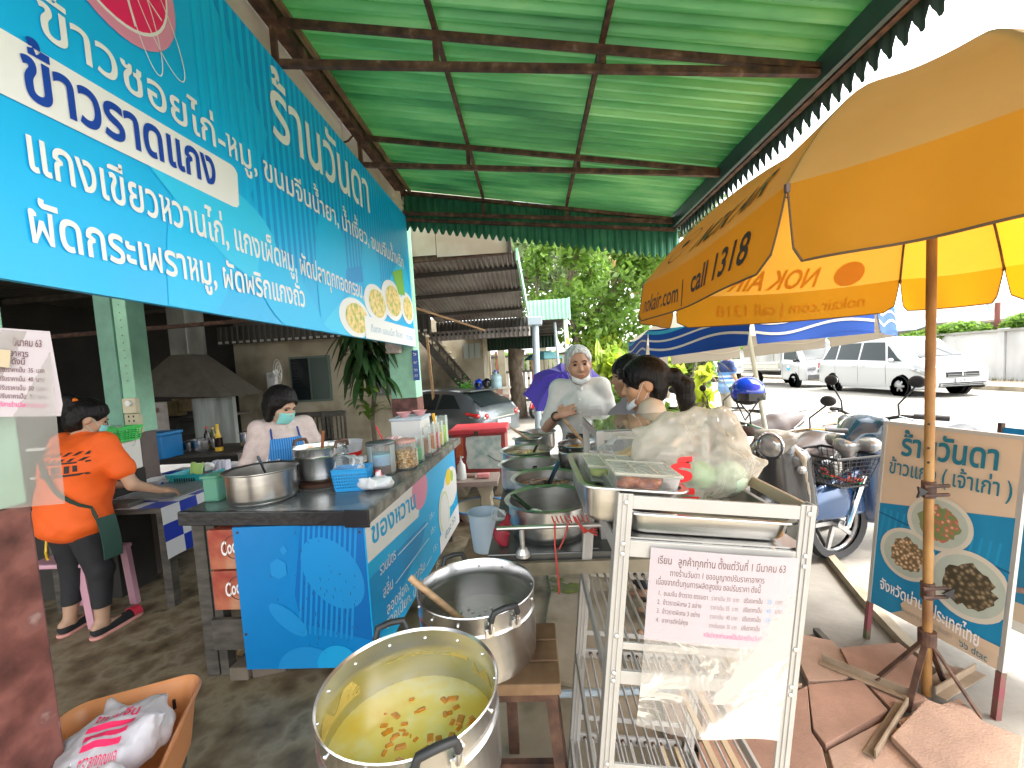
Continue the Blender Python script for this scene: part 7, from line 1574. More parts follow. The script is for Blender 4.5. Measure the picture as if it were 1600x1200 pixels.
def ubeak(k, cu, cv, s, m, o, inner=False, d=1):
    pts = []
    for a, b in ((-.9,.0),(-.3,.5),(.5,.45),(.6,.0),(.2,-.3),(-.3,-.15)):
        u, v = cu+d*a*s, cv+b*s*.85; p = usurf(k,u,v); nn = (usurf(k,u+.01,v)-p).cross(usurf(k,u,v+.01)-p).normalized()
        if nn.dot(p-V(1.65,1.83,1.6)) < 0: nn = -nn
        pts.append(p+nn*(-o if inner else o))
    G().add(pts, [tuple(range(6))]).build('logo', m, um)
ubeak(0,.78,.11,.045,ink_u,.0045)
# far long panel k=2: the print shows through mirrored on the inside
utext('NOK AIR', 2, .62, .22, .02, .125, through, inner=True, bold=.02, o=.004, name='show_through_print'); utext('nokair.com | call 1318', 2, .86, .18, .72, .12, through, val=True, inner=True, o=.006, name='show_through_print')
uell(2,.76,.06,.07,.055,through,.004,inner=True)
polem = ramp_mat('rusty_yellow_pole', 'noise', [(.3,(.12,.045,.02)),(.5,(.30,.15,.04)),(.68,(.45,.27,.10)),(.85,(.5,.42,.3))], 7, .55, detail=8, stretch=(1,1,.5), bump=.2)
G().cyl((1.638,1.82,.03),(1.645,1.825,2.48),.0168,n=16).build('pole', polem, um, smooth=40); g = G()
for z in (1.22,1.12,1.06): g.cyl((1.62,1.802,z),(1.615,1.797,z),.005,n=6)
g.build('pole_hole', M.black, um)
for i, z in enumerate((.94,.50)):
    cl_ = G().cyl((1.638,1.82,z-.035),(1.638,1.82,z+.035),.024,n=16).build('clamp', M.rust, um, bevel=.003)
    g = G().cyl((1.60,1.80,z+.018),(1.70,1.80,z+.018),.008,n=8).cyl((1.60,1.80,z-.02),(1.70,1.80,z-.02),.008,n=8); g.build('clamp_bolt', M.rust, cl_); sd_ = -1 if i == 0 else 1
    G().add([V(1.638+sd_*.03,1.79,z),V(1.638+sd_*.075,1.785,z+.025),V(1.638+sd_*.07,1.785,z),V(1.638+sd_*.078,1.785,z-.022)],[(0,1,2),(0,2,3)]).build('wing_nut', M.black, cl_, solid=.008)
hub = V(1.638,1.82,.29); G().cyl(hub-V(0,0,.03), hub+V(0,0,.03), .031, n=16).build('tripod_hub', M.rust, um)
for px, py in ((1368,1062),(1417,1112),(1533,1122),(1478,1075)):
    e = at(px, py, Z=.02 if px != 1368 else .07); G().bar(hub+(e-hub)*.05, e, .022, .008).build('tripod_leg', M.rust, um)
# foot angles of the umbrella base on the ground
fa = thing('steel_foot_frame', 'rusty pale steel angle bars of the umbrella foot lying across the slabs', 'umbrella base', (1.5,1.75,0))
am = ramp_mat('pale_rusty_angle', 'noise', [(.3,(.14,.09,.05)),(.6,(.34,.26,.18)),(.8,(.5,.42,.33))], 6, .6, detail=8)
for (a, b) in (((1282,1035),(1420,1092)),((1410,1098),(1358,1180)),((1470,1090),(1532,1052))):
    p, q = at(*a, Z=.055), at(*b, Z=.055); G().bar(p, q, .035, .005).build('angle_bar', am, fa); d = (q-p).normalized(); n_ = Vector((-d.y,d.x,0))*.0175; G().bar(p+n_+V(0,0,.018), q+n_+V(0,0,.018), .005, .035).build('angle_flange', am, fa)
# paving blocks weighing the foot down
for i, (pl, z0_, z1_, lb) in enumerate([([(1312,1012),(1404,1004),(1436,1030),(1428,1082),(1330,1046)],.0,.062,'loose reddish paving block behind the umbrella foot'),([(1392,1150),(1447,1092),(1600,1152),(1592,1215),(1500,1260)],.0,.075,'large dusty paving block weighing down the right of the umbrella foot'),([(1447,1068),(1480,1045),(1535,1058),(1500,1085)],.0,.03,'broken flat slab piece in front of the menu board foot')]):
    pts = [at(x, y, Z=z1_) for x, y in pl]
    if (pts[1]-pts[0]).cross(pts[2]-pts[1]).z < 0: pts = pts[::-1]
    single(G().prism([(p.x,p.y) for p in pts], (0,0,z0_+.052), (1,0,0), (0,1,0), z1_-.05+.0), 'paving_block', M.paver2 if i != 0 else M.paver, lb, 'paving block', bevel=.004)
q0, q1 = at(1275,985,Z=.02), at(1400,1120,Z=.02); single(G().bar(q0, q1, .03, .03), 'timber_strip', M.woodd, 'dark weathered timber strip lying along the crack between slabs', 'timber')
# ================================================================ blue and white umbrella
b2 = thing('market_umbrella', 'lower beige umbrella with blue wave-patterned valance behind the yellow one', 'umbrella', (1.9,3.7,0))
BC = Vector(at(1190,500,Y=3.75)); BC = V(2.10,4.25,1.82); Rb = 1.12; tl = Matrix.Rotation(rad(-4),3,'X')@Matrix.Rotation(rad(-2),3,'Y')
BV = [BC+tl@V(Rb*cos(rad(-114)+pi*k/4), Rb*sin(rad(-114)+pi*k/4), 0) for k in range(8)]; BA = BC+tl@V(0,0,.2)
bcm = mat('beige_canvas', (.62,.55,.45), .8, transl=.45, var=.08); blu = mat('royal_blue_canvas', (.005,.07,.38), .7, transl=.15); aqua = mat('aqua_canvas', (.05,.42,.60), .7, transl=.15); cream = mat('cream_wave', (.72,.68,.58), .7, transl=.15)
for k in range(8):
    a, b = BV[k], BV[(k+1)%8]
    G().grid(lambda u, v: (lambda p: p+V(0,0,.12*sin(pi*v)-.03*sin(pi*u)*(1-v)))(a.lerp(b,u).lerp(BA,v)), 8, 6).build('canopy_panel', bcm, b2, smooth=180)
    dr = .26; va = lambda u, v, o=0: (lambda p, n: p+n*(.02*v+.01*sin(u*8+k)*v+o)+V(0,0,-dr*v-.03*sin(pi*u)*(1-v)))(a.lerp(b,.03*v+(1-.06*v)*u), ((a+b)/2-BC).normalized())
    G().grid(lambda u, v: va(u, v), 16, 4).build('valance', blu, b2, smooth=180)
    wv = lambda u, c, ph: c+.13*sin(u*2*pi+ph)
    for c_, w_, m_, ph in ((.0,.12,aqua,.8),(.30,.07,cream,.6),(.62,.08,cream,.3),(.97,.03,blu,0)):
        for o in (.003,): G().grid(lambda u, v: va(u, min(1,max(0,wv(u,c_,ph)+w_*(v-.5))), o), 16, 1).build('wave_print', m_, b2, smooth=180)
    G().grid(lambda u, v: va(u, v, -.004), 16, 4).build('valance_lining', mat('pale_lining%d'%k,(.55,.52,.46),.8), b2, smooth=180)
    G().grid(lambda u, v: va(u, min(1,max(0,wv(u,.55,.3)+.05*(v-.5))), -.006), 16, 1).build('wave_print', cream, b2)
    G().tube([BA-V(0,0,.03), a-V(0,0,.01)], .006, 5).build('rib', M.alu, b2)
pb = at(1190,716,Y=3.45); G().cyl((pb.x+.18,3.45,0),(BA.x-.0,BA.y,BA.z),.020,n=12).build('pole', mat('cream_pole', (.58,.60,.50), .4), b2, smooth=40)
# held purple umbrella behind the man
pc_ = at(885,600,Y=4.0); umb_simple('purple_umbrella', 'open violet-blue umbrella held low behind the white-haired man', (pc_.x-.02,4.0,pc_.z-.03), .40, .5, mat('violet_nylon', (.10,.06,.52), .45, transl=.35), rise=.17, tilt=Matrix.Rotation(rad(34),3,'X')@Matrix.Rotation(rad(-8),3,'Y'))
# ================================================================ folding menu board
mb = thing('menu_board', 'folding street menu board with Thai shop name and three dish photos', 'menu board', (1.76,2.0,0))
O = V(1.706,2.236,0); E_ = V(1.818,1.728,0); U_ = (E_-O); Lb = U_.length; U_.normalize(); T_ = V(.100,.0,1.155); TL = T_.length; T_.normalize(); N_ = U_.cross(T_).normalized()
if N_.x > 0: N_ = -N_
def MB(s, t, o=0): return O+U_*(s*Lb)+T_*t+N_*o      # s across 0..1, t metres up the board
def mpx(px, py):
    d = _f+_r*((px-800)/FPX)+_u*((CY-py)/FPX); e = Vector((0,0,EYE)); k = (O-e).dot(N_)/d.dot(N_); p = e+d*k-O; 
    t = p.dot(T_-U_*U_.dot(T_))/(1-U_.dot(T_)**2); return (p-T_*t).dot(U_)/Lb, t
def mpoly(pl, o, m, name='print'): G().poly([MB(min(.998,max(.002,s)), t, o) for s, t in pl]).build(name, m, mb)
bt_, tp_ = .205, 1.155
g = G(); g.add([MB(0,bt_,0),MB(1,bt_,0),MB(1,tp_,0),MB(0,tp_,0),MB(0,bt_,-.012),MB(1,bt_,-.012),MB(1,tp_,-.012),MB(0,tp_,-.012)],[(0,1,2,3),(7,6,5,4),(0,4,5,1),(1,5,6,2),(2,6,7,3),(3,7,4,0)]); g.build('front_panel', mat('sun_faded_cream', (.62,.47,.33), .5, var=.04), mb)
hb = .86; a_ = mpx(1372,782); 
b_l = mpx(1374,785)[1]; b_r = mpx(1580,808)[1]
mb_blue = ramp_mat('weathered_blue_print', 'noise', [(.3,(.0,.16,.33)),(.7,(.01,.24,.44))], 3, .5, detail=4, stretch=(2,2,.5))
mpoly([(0,bt_+.07),(1,bt_+.07),(1,b_r),(0,b_l)], .0012, mb_blue, 'blue_field'); mpoly([(0,bt_+.002),(.2,bt_+.002),(.36,bt_+.07),(0,bt_+.07)], .0014, mb_blue, 'blue_field')
g = G()
for k in range(16): s0_ = .05+k*.058; g.add([MB(s0_-.03,.55,.0018),MB(s0_-.012,.55,.0018),MB(s0_+.02,b_l-.02,.0018),MB(s0_+.002,b_l-.02,.0018)],[(0,1,2,3)])
g.build('print_stripes', mat('board_stripe', (.01,.27,.50), .5), mb, kind='stuff')
G().poly([MB(0,.70,.0020),MB(1,.62,.0020),MB(1,.612,.0020),MB(0,.692,.0020)]).build('print_seam', mat('dark_seam',(.0,.10,.22),.6), mb)
d1 = ramp_mat('dish_photo_noodles','voronoi',[(.1,(.78,.66,.48)),(.35,(.45,.28,.14)),(.6,(.14,.10,.05))],60,.6); d2 = ramp_mat('dish_photo_curry','voronoi',[(.1,(.60,.52,.34)),(.35,(.50,.12,.07)),(.6,(.16,.22,.08))],48,.6); d3 = ramp_mat('dish_photo_stew','voronoi',[(.1,(.35,.28,.17)),(.35,(.15,.11,.06)),(.6,(.05,.04,.02))],50,.6)
pal = mat('pale_plate_print', (.60,.56,.46), .5, var=.05); pin = mat('plate_inner_print', (.42,.47,.40), .5, var=.1)
for i, ((px, py), rs, rt, dm) in enumerate([((1467,818),.25,.125,d2),((1418,866),.24,.125,d1),((1513,915),.285,.15,d3)]):
    s_, t_ = mpx(px, py); e2 = lambda f, q=0: [(s_+rs*f*cos(a), t_+rt*f*sin(a)*(1+q)) for a in np.linspace(0,2*pi,37)[:-1]]
    mpoly(e2(1), .0030+.001*i, pal, 'plate'); mpoly(e2(.86), .0034+.001*i, pin, 'plate_inner'); rr = random.Random(i)
    mpoly([(s_+rs*.62*cos(a)*(1+rr.uniform(-.15,.15)), t_+rt*.62*sin(a)*(1+rr.uniform(-.15,.15))) for a in np.linspace(0,2*pi,31)[:-1]], .0038+.001*i, dm, 'dish_food')
def mtext(s, p, q, em, m, bold=.015): a = mpx(*p); b = mpx(*q); line_text(s, MB(*a,.008), MB(*b,.008), T_, em, mb, m, bold=bold)
tq = mat('board_teal_print', (.005,.15,.22), .5)
mtext('ร้านวันดา', (1409,710), (1564,735), .145, tq, .025); mtext('ข้าวแกง ( เจ้าเก่า )', (1390,738), (1585,780), .10, tq, .012); mtext('จังหวัดน่าน', (1376,918), (1446,955), .075, M.white); mtext('ประเทศไทย', (1455,962), (1532,1012), .085, M.white)
mtext('ดีแทค แอนเน็ต สื่อสุด', (1410,955), (1490,998), .035, mat('faded_print',(.42,.36,.28),.5), .0); mtext('๖๖ dtac', (1500,1008), (1545,1035), .045, tq, .0)
mpoly([(.28,bt_+.072),(.33,bt_+.115),(.40,bt_+.125),(.6,bt_+.10),(.999,bt_+.10),(.999,bt_+.06),(.3,bt_+.05)], .0060, bpy.data.materials['sun_faded_cream'], 'label_band')
fm_ = mat('board_frame', (.50,.50,.47), .4, metal=.3); legm = ramp_mat('chipped_leg_paint','noise',[(.4,(.10,.13,.06)),(.6,(.20,.05,.06))],8,.5)
for s_ in (-.012, 1.012): G().bar(MB(s_,bt_,-.004), MB(s_,tp_+.012,-.004), .014, .02).build('side_rail', fm_, mb); G().bar(MB(s_,-.0,-.004), MB(s_,bt_-.002,-.004), .022, .022).build('leg', legm, mb)
G().bar(MB(-.01,tp_+.008,-.004), MB(1.01,tp_+.008,-.004), .016, .016).build('top_rail', fm_, mb)
# rear half of the A-frame
Tb = V(.44,.10,-1.15)
def MR(s, t, o=0): return MB(s,tp_,-.02)+Tb.normalized()*t+U_*0
for s_ in (-.01,1.01): G().bar(MR(s_,0), MR(s_,1.235), .022, .022).build('leg', fm_, mb)
g = G(); n2 = U_.cross(Tb).normalized(); g.add([MR(0,.02),MR(1,.02),MR(1,1.0),MR(0,1.0)]+[p+n2*.01 for p in (MR(0,.02),MR(1,.02),MR(1,1.0),MR(0,1.0))],[(0,1,2,3),(7,6,5,4),(0,4,5,1),(1,5,6,2),(2,6,7,3),(3,7,4,0)]); g.build('rear_panel', mb_blue, mb)
G().bar(MB(1.0,.55,-.02), MR(1.0,.75), .01, .02).build('stay_bar', M.rust, mb)
# second board just behind, cut by the right edge of the photograph
b3 = thing('menu_board', 'second menu board standing behind the first, only its left strip showing at right edge', 'menu board', (2.25,2.1,0))
o3 = at(1572,905,Y=2.05); 
def B3(s, t, o=0): return V(o3.x-.02+s*.10, 2.12-s*.5, .18+t)+V(.06*t,0,0)+V(-o,0,0)
def b3q(s0, s1, t0, t1, o, m, nm): G().poly([B3(s0,t0,o),B3(s1,t0,o),B3(s1,t1,o),B3(s0,t1,o)]).build(nm, m, b3)
b3q(0,1,0,.95,0,mat('second_board_white',(.72,.70,.64),.5),'panel'); b3q(0,1,.05,.22,.003,mat('second_board_cream',(.62,.5,.36),.5),'print'); b3q(0,1,.22,.36,.003,mb_blue,'print'); b3q(0,1,.60,.95,.003,mb_blue,'print'); line_text('ขนมจีนน้ำเงี้ยว', B3(.02,.24,.006), B3(.98,.24,.006), (0,0,1), .12, b3, M.white)
G().poly([B3(.35+.3*cos(a),.48+.12*sin(a),.004) for a in np.linspace(0,2*pi,30)[:-1]]).build('dish_food', noodle, b3)
for s_ in (0,1): G().bar(V(B3(s_,0).x,B3(s_,0).y,0), B3(s_,.97), .018, .018).build('leg', M.rust, b3)
# ================================================================ orange basket with bagged noodles, front left
ob = thing('orange_basket', 'pale orange plastic basket of clear bags at the bottom left of the floor', 'basket', (0,0,0))
om = mat('pale_orange_plastic', (.78,.33,.13), .4, transl=.15, var=.05)
A_ = at(313,1052,Z=.48); B_ = at(108,1108,Z=.48); C_ = at(255,1235,Z=.48); ex = (B_-A_); wx = ex.length; ex.normalize(); ey = (C_-A_); ey = (ey-ex*ey.dot(ex)).normalized(); ln = .56; dh = .20
def OB(u, v, z, ins=0): 
    k = .86+.14*(z/dh); cx, cy = wx/2, ln/2; return A_+ex*(cx+(u*wx-cx)*k)+ey*(cy+(v*ln-cy)*k)+V(0,0,z-dh)
def rrect(z, r=.16, n=8, grow=0):
    pts = []
    for cx, cy, s in ((1-r,1-r*wx/ln,0),(r,1-r*wx/ln,pi/2),(r,r*wx/ln,pi),(1-r,r*wx/ln,3*pi/2)):
        for k in range(n): a = s+pi/2*k/(n-1); pts.append(OB(cx+(r+grow)*cos(a), cy+(r*wx/ln+grow)*sin(a), z))
    return pts
L = [rrect(0), rrect(.03), rrect(dh*.55), rrect(dh-.015), rrect(dh,grow=.025), rrect(dh-.012,grow=.045)]; n = len(L[0]); g = G().add([p for l in L for p in l], [(j*n+i,j*n+(i+1)%n,(j+1)*n+(i+1)%n,(j+1)*n+i) for j in range(5) for i in range(n)]+[tuple(range(n))]); g.build('tub', om, ob, smooth=40, solid=.003)
g = G()
for k in range(9): 
    for v_ in (.25+.055*k,): p = OB(.985, v_, dh*.62); g.box(p, (.006,.008,.035))
for k in range(7): p = OB(.2+.09*k, .012, dh*.62); g.box(p, (.008,.006,.035))
g.build('slot', M.black, ob, kind='stuff')
whb = film('white_bag_plastic', (.86,.84,.88), .62, .2, .7, 16)
oc = A_+ex*wx/2+ey*ln/2
for i, (u, v_, r, m_, lb) in enumerate([(.42,.42,(.13,.15,.075),whb,'large clear bag of rice noodles with red print in the orange basket'),(.72,.78,(.10,.12,.06),M.clear,'second clear bag beside the red printed one in the orange basket'),(.30,.85,(.11,.10,.06),whb,'folded milky bag at the lower left of the orange basket')]):
    p = OB(u, v_, dh*.92); bag(lb, p, r, m_, 30+i, h=.009, amp=.006, fr=45, spikes=7)
p = OB(.45,.42,dh*.95); single(G().box(p, (.18,.2,.05), Matrix.Rotation(.6,3,'Z')), 'noodle_pack', mat('lilac_white_pack', (.68,.66,.75), .35), 'pale lilac-white pack inside the large clear bag', 'pack', bevel=.02)
from mathutils.bvhtree import BVHTree
bgo = [o for o in COL.objects if o.get('label','').startswith('large clear bag of rice')][0]; bvh = BVHTree.FromPolygons([v.co+bgo.location for v in bgo.data.vertices], [tuple(q.vertices) for q in bgo.data.polygons]); bc_ = bgo.location.copy()
e1_, e2_ = V(.89,.42,0), V(-.42,.89,0)
def onbag(a, b): 
    q = bc_+e1_*a+e2_*b; h = bvh.ray_cast(q+V(0,0,.5), V(0,0,-1))[0]; return V(q.x, q.y, (h.z if h else q.z)+.003)
for k in range(3): G().grid(lambda u, v: onbag(-.06+.005*k+(.115-.012*k)*u, -.005-.030*k-.019*v), 8, 2).build('print_bar', mat('bag_red%d'%k, (.8,.03,.12), .4), bgo)
lettering('ขนมจีน', lambda a, b: onbag(-.055+.11*a, .012+.055*b), bgo, bpy.data.materials['bag_red0'], bold=.02)
lettering('ตราลูกกุญแจ', lambda a, b: onbag(-.045+.09*a, -.125+.04*b), bgo, bpy.data.materials['bag_red1'], bold=.01)
t = thing('low_stool', 'stool hidden beneath the orange basket', 'stool', (oc.x,oc.y,0)); G().box((oc.x,oc.y,.255),(.3,.36,.04),Matrix.Rotation(math.atan2(ey.y,ey.x)+pi/2,3,'Z')).build('seat', M.woodd, t)
for a in range(4): q = oc+ex*(.1 if a%2 else -.1)+ey*(.13 if a//2 else -.13); G().bb((q.x-.015,q.y-.015,0),(q.x+.015,q.y+.015,.235)).build('leg', M.woodd, t)
# ================================================================ notice on the nearest column
n1 = thing('price_notice', 'price notice in cloudy plastic sleeve tied to the nearest column at left edge', 'notice', (-1.41,1.1,1.2))
def NC(px, py, o=0):
    d = _f+_r*((px-800)/FPX)+_u*((CY-py)/FPX); P0 = V(-1.40,1.0,1.4); nn = V(.75,-.66,0).normalized(); e = Vector((0,0,EYE)); k = (P0-e).dot(nn)/d.dot(nn); return e+d*k+nn*o
def ncq(pts, o, m, nm, **k): G().poly([NC(x,y,o) for x, y in pts]).build(nm, m, n1, **k)
ncq([(-60,508),(78,518),(98,632),(95,650),(-60,652)], .004, M.paper, 'paper', solid=.0006)
g = G().grid(lambda u, v: NC(-60+(136+22*v)*u+4*v*u, 512+(285-18*u)*v+8*u, .010+.010*sin(u*5+v*6)), 12, 14); g.build('sleeve', film('cloudy_sleeve', (.50,.47,.43), .42, .3, .3, 6), n1, smooth=60)
for s_, x0, x1, y, em, m_ in (('มีนาคม 63',20,66,540,13,ink2),('ราคาอาหาร',-10,45,555,11,ink2),('ปรับราคา ดังนี้',-30,40,567,11,ink2),('บาท  ปรับราคาเป็น  35  บาท',-20,70,580,8,ink2),('บาท  ปรับราคาเป็น  40  บาท',-20,70,594,8,ink2),('บาท  ปรับราคาเป็น  50  บาท',-20,71,608,8,ink2),('บาท  ปรับราคาเป็น  35  บาท',-20,73,621,8,ink2),('คงใช้บริการร้านวันดาเช่นเคย',-20,72,634,8,bpy.data.materials['pink_ink'])):
    lettering(s_, lambda a, b: NC(x0+(x1-x0)*a, y+3*a-em*b*1.25, .007), n1, m_, res=2, bold=.008)
G().add([NC(-20,545,.02),NC(18,548,.02),NC(16,575,.02),NC(-20,572,.02)],[(0,1,2,3)]).build('tape', mat('brown_tape',(.45,.35,.22),.4), n1)
# ================================================================ checked table
tt = thing('prep_table', 'prep table with blue and white checked cloth where the orange-shirt woman works', 'table', (-3.0,3.1,0))
x1_, z1_ = -2.52, .75; G().bb((-3.5,2.66,.71),(x1_,3.95,z1_-.003)).build('tabletop', M.woodd, tt)
for x, y in ((-3.4,2.75),(-2.62,2.78),(-3.4,3.85),(-2.62,3.85)): G().bb((x-.03,y-.03,0),(x+.03,y+.03,.71)).build('leg', M.woodd, tt)
ck = thing('checked_cloth', 'blue and white checked plastic tablecloth hanging over the prep table edge', 'tablecloth', (-2.9,3.2,.3)); cbl = mat('cloth_blue', (.01,.04,.42), .4); cwh = mat('cloth_white', (.72,.72,.74), .4)
for i in range(9):
    for j in range(3):
        y0, y1 = 2.64+i*.148, 2.64+(i+1)*.148; za, zb = z1_-.117*j, z1_-.117*(j+1)
        G().grid(lambda u, v: V(x1_+.012+.012*sin((y0+(y1-y0)*u)*11)*(j+v)/3+.02*(j+v)/3, y0+(y1-y0)*u, za+(zb-za)*v), 3, 2).build('check', cbl if (i+j)%2 else cwh, ck, smooth=60)
    for j in range(6): G().poly([(x1_+.012-.165*j,y0,z1_+.002),(x1_+.012-.165*j,y1,z1_+.002),(x1_+.012-.165*(j+1),y1,z1_+.002),(x1_+.012-.165*(j+1),y0,z1_+.002)]).build('check', cbl if (i+j+1)%2 else cwh, ck)
tz = z1_+.004
def tp(px, py, z=tz): return at(px, py, Z=z)
# steel trays, bowls, dishes on the prep table
q = tp(260,775); t = thing('steel_tray', 'flat metal tray in clear film along the front of the checked table', 'tray', (-2.75,3.1,tz)); G().bb((-2.98,2.8,tz),(-2.56,3.25,tz+.012)).build('pan', M.steel, t, bevel=.004); G().bb((-3.0,2.78,tz+.012),(-2.54,3.27,tz+.03)).build('film_wrap', M.clear, t, bevel=.008)
t = thing('steel_tray', 'dark shallow tray by the woman\'s hands on the checked table', 'tray', (-2.9,2.72,tz)); G().bb((-3.2,2.66,tz),(-2.75,2.78,tz+.03)).build('pan', M.zincd, t, bevel=.004)
q = tp(240,762); simple = thing('enamel_bowl', 'white enamel bowl with blue flowers under the woman\'s hands', 'bowl', (q.x,q.y+.05,tz)); G().lathe([(0,0),(.06,0),(.115,.055),(.12,.06),(.112,.058),(.05,.008),(0,.008)], (q.x,q.y+.05,tz), 28).build('bowl', M.whitep, simple, smooth=50)
for a in (-2.0,-1.3,-.6): G().ball((q.x+.098*cos(a),q.y+.05+.098*sin(a),tz+.035), (.014,.006,.012), 8, 5).build('blue_flower', M.ink, simple)
q = tp(300,757); t = thing('mesh_basket', 'teal perforated tray basket on the checked table', 'basket', (q.x,q.y+.1,tz)); G().add([(q.x-.17,q.y,tz),(q.x+.12,q.y,tz),(q.x+.12,q.y+.2,tz),(q.x-.17,q.y+.2,tz),(q.x-.20,q.y-.02,tz+.085),(q.x+.15,q.y-.02,tz+.085),(q.x+.15,q.y+.24,tz+.085),(q.x-.2,q.y+.24,tz+.085)],[(3,2,1,0),(0,1,5,4),(1,2,6,5),(2,3,7,6),(3,0,4,7)]).build('tub', mat('teal_plastic',(.02,.35,.38),.35), t, solid=.004); g = G()
for k in range(9): g.bb((q.x-.13+k*.02,q.y-.018,tz+.03),(q.x-.122+k*.02,q.y-.012,tz+.06))
g.build('slot', M.black, t, kind='stuff')
single(G().grid(lambda u, v: V(q.x-.06+.11*u, q.y+.06+.02*v, tz+.07+.09*v+.01*sin(u*7)), 6, 4), 'green_napkin', mat('lime_paper',(.45,.68,.2),.7), 'lime green folded paper standing in the teal basket', 'paper', solid=.003)
bag('white bag knotted beside the lime paper in the teal basket', (q.x+.06,q.y+.12,tz+.11), (.04,.03,.04), M.whitep, 41, spikes=4, h=.008)
for i, (px, lb) in enumerate([(318,'stack of white plates behind the teal basket'),(372,'stack of white plates beside the pink basket')]):
    q = at(px,742,Y=3.62); t = thing('plate_stack', lb, 'plates', (q.x,3.62,tz), 'stacks of white plates'); 
    for k in range(5): G().lathe([(0,0),(.06,0),(.11,.018),(.112,.020),(.06,.005),(0,.005)], (q.x,3.62,tz+.013*k), 24).build('plate', M.whitep, t, smooth=50)
q = at(340,742,Y=3.45); t = thing('cup_rack', 'pink low tray with three translucent cups on the checked table', 'tray', (q.x,3.45,tz)); G().bb((q.x-.12,3.38,tz),(q.x+.13,3.52,tz+.05)).build('tray', mat('pink_tray',(.78,.3,.38),.4), t, bevel=.008)
for k in range(3): G().bb((q.x-.02+k*.045,3.42,tz+.05),(q.x+.02+k*.045,3.48,tz+.15)).build('cup', mat('pale_lilac_cup%d'%k,(.68,.66,.74),.4), t, bevel=.01)
# microwave, green basket on a side cabinet
t = thing('side_cabinet', 'narrow dark cabinet carrying the microwave beside the green steel column', 'cabinet', (-3.65,3.05,0)); G().bb((-4.0,2.9,0),(-3.13,3.2,.92)).build('body', M.darkwall, t)
mw = thing('microwave', 'cream white microwave oven with blue round dial next to the steel column', 'microwave', (-3.4,3.05,.925)); G().bb((-3.74,2.9,.925),(-3.13,3.19,1.16)).build('body', mat('cream_white',(.72,.70,.64),.35), mw, bevel=.01)
G().bb((-3.72,2.89,.945),(-3.30,2.9,1.14)).build('door', M.glassd, mw)
for z, r in ((1.115,.014),(1.05,.03)): G().cyl((-3.205,2.9,z),(-3.205,2.88,z),r,n=20).build('dial', mat('dial_blue%d'%int(z*100),(.12,.18,.4),.3), mw)
q = at(183,688,Y=3.05); lattice_basket('plastic_basket', 'bright green lattice basket on top of the microwave', (q.x,3.04,1.162), .26, .2, .105, mat('bright_green_plastic',(.05,.55,.10),.4), 0, .85, 10)
bag('dark and clear bags lying in the green basket', (q.x,3.05,1.25), (.08,.06,.035), M.clear, 44, spikes=3)
# pink plastic chair behind the woman, yellow cords
pcx = thing('plastic_stool', 'pale pink plastic stool behind the orange-shirt woman', 'stool', (-3.15,2.75,0)); pkm = mat('pale_pink_plastic', (.55,.30,.36), .4)
G().bb((-3.35,2.5,.42),(-2.95,2.85,.45)).build('seat', pkm, pcx, bevel=.01)
for x in (-3.33,-2.98):
    for y in (2.53,2.82): G().bar((x+(-.03 if x < -3.1 else .03),y,0),(x,y,.42),.05,.035).build('leg', pkm, pcx)
single(G().bb((-4.6,3.6,0),(-4.2,4.0,.9)), 'blue_barrel', mat('deep_blue_plastic', (.01,.06,.3), .4), 'deep blue plastic bin beside the green steel column', 'bin', bevel=.05)
# ================================================================ people
def skin_mat(n, c): return mat(n, c, .5, var=.07, scale=9, bump=.05, bscale=80)
hairb = ramp_mat('black_hair', 'noise', [(.3,(.0015,.0012,.001)),(.7,(.008,.006,.005))], 70, .5, stretch=(1,1,.12), bump=1.0)
hairb.node_tree.nodes['Principled BSDF'].inputs['Specular IOR Level'].default_value = .25
hairw = ramp_mat('white_hair', 'noise', [(.3,(.30,.30,.29)),(.7,(.66,.66,.64))], 80, .7, stretch=(1,1,.2), bump=1.0)
eyem = mat('dark_eye', (.015,.01,.008), .15); lipm = mat('lips', (.34,.12,.09), .5); maskm = mat('surgical_mask', (.22,.60,.58), .7, bump=.1); maskw = mat('white_mask', (.72,.74,.74), .7, bump=.1)
def rotm(yaw, pitch=0, roll=0): return Matrix.Rotation(yaw,3,'Z') @ Matrix.Rotation(pitch,3,'X') @ Matrix.Rotation(roll,3,'Y')
def hand(s, w, d, up, size=1.0, curl=.5, thumb=1, spread=.3):
    """w wrist, d pointing direction, up = back-of-hand direction"""
    w = Vector(w); d = Vector(d).normalized(); up = (Vector(up)-d*Vector(up).dot(d)).normalized(); x = d.cross(up).normalized()*thumb; z = size
    s.cone(w, w+d*.045*z, .021*z, .026*z, .01).cone(w+d*.04*z-x*.020*z, w+d*.078*z-x*.026*z, .014*z, .011*z, .012).cone(w+d*.04*z+x*.020*z, w+d*.078*z+x*.028*z, .015*z, .012*z, .012).cone(w+d*.04*z, w+d*.08*z, .016*z, .013*z, .012)
    for i, (o, L) in enumerate(((.028,.070),(.010,.078),(-.009,.073),(-.026,.058))):
        b = w+d*.078*z+x*o*z; c = curl*(.8+.15*i); q = [b]; dd = (d+x*spread*o*8).normalized()
        for k, f in enumerate((.45,.32,.23)): dd = (dd-up*c*(.5+.5*k)).normalized(); q.append(q[-1]+dd*L*f*z)
        s.chain(q, [.0095*z,.0088*z,.008*z,.0068*z], .003)
    b = w+d*.022*z+x*.022*z; q = [b, b+(d*.6+x*.8).normalized()*.032*z, b+(d*.6+x*.8).normalized()*.032*z+(d*.9+x*.3-up*curl*.5).normalized()*.03*z]
    s.chain(q, [.014*z,.0105*z,.0085*z], .006)
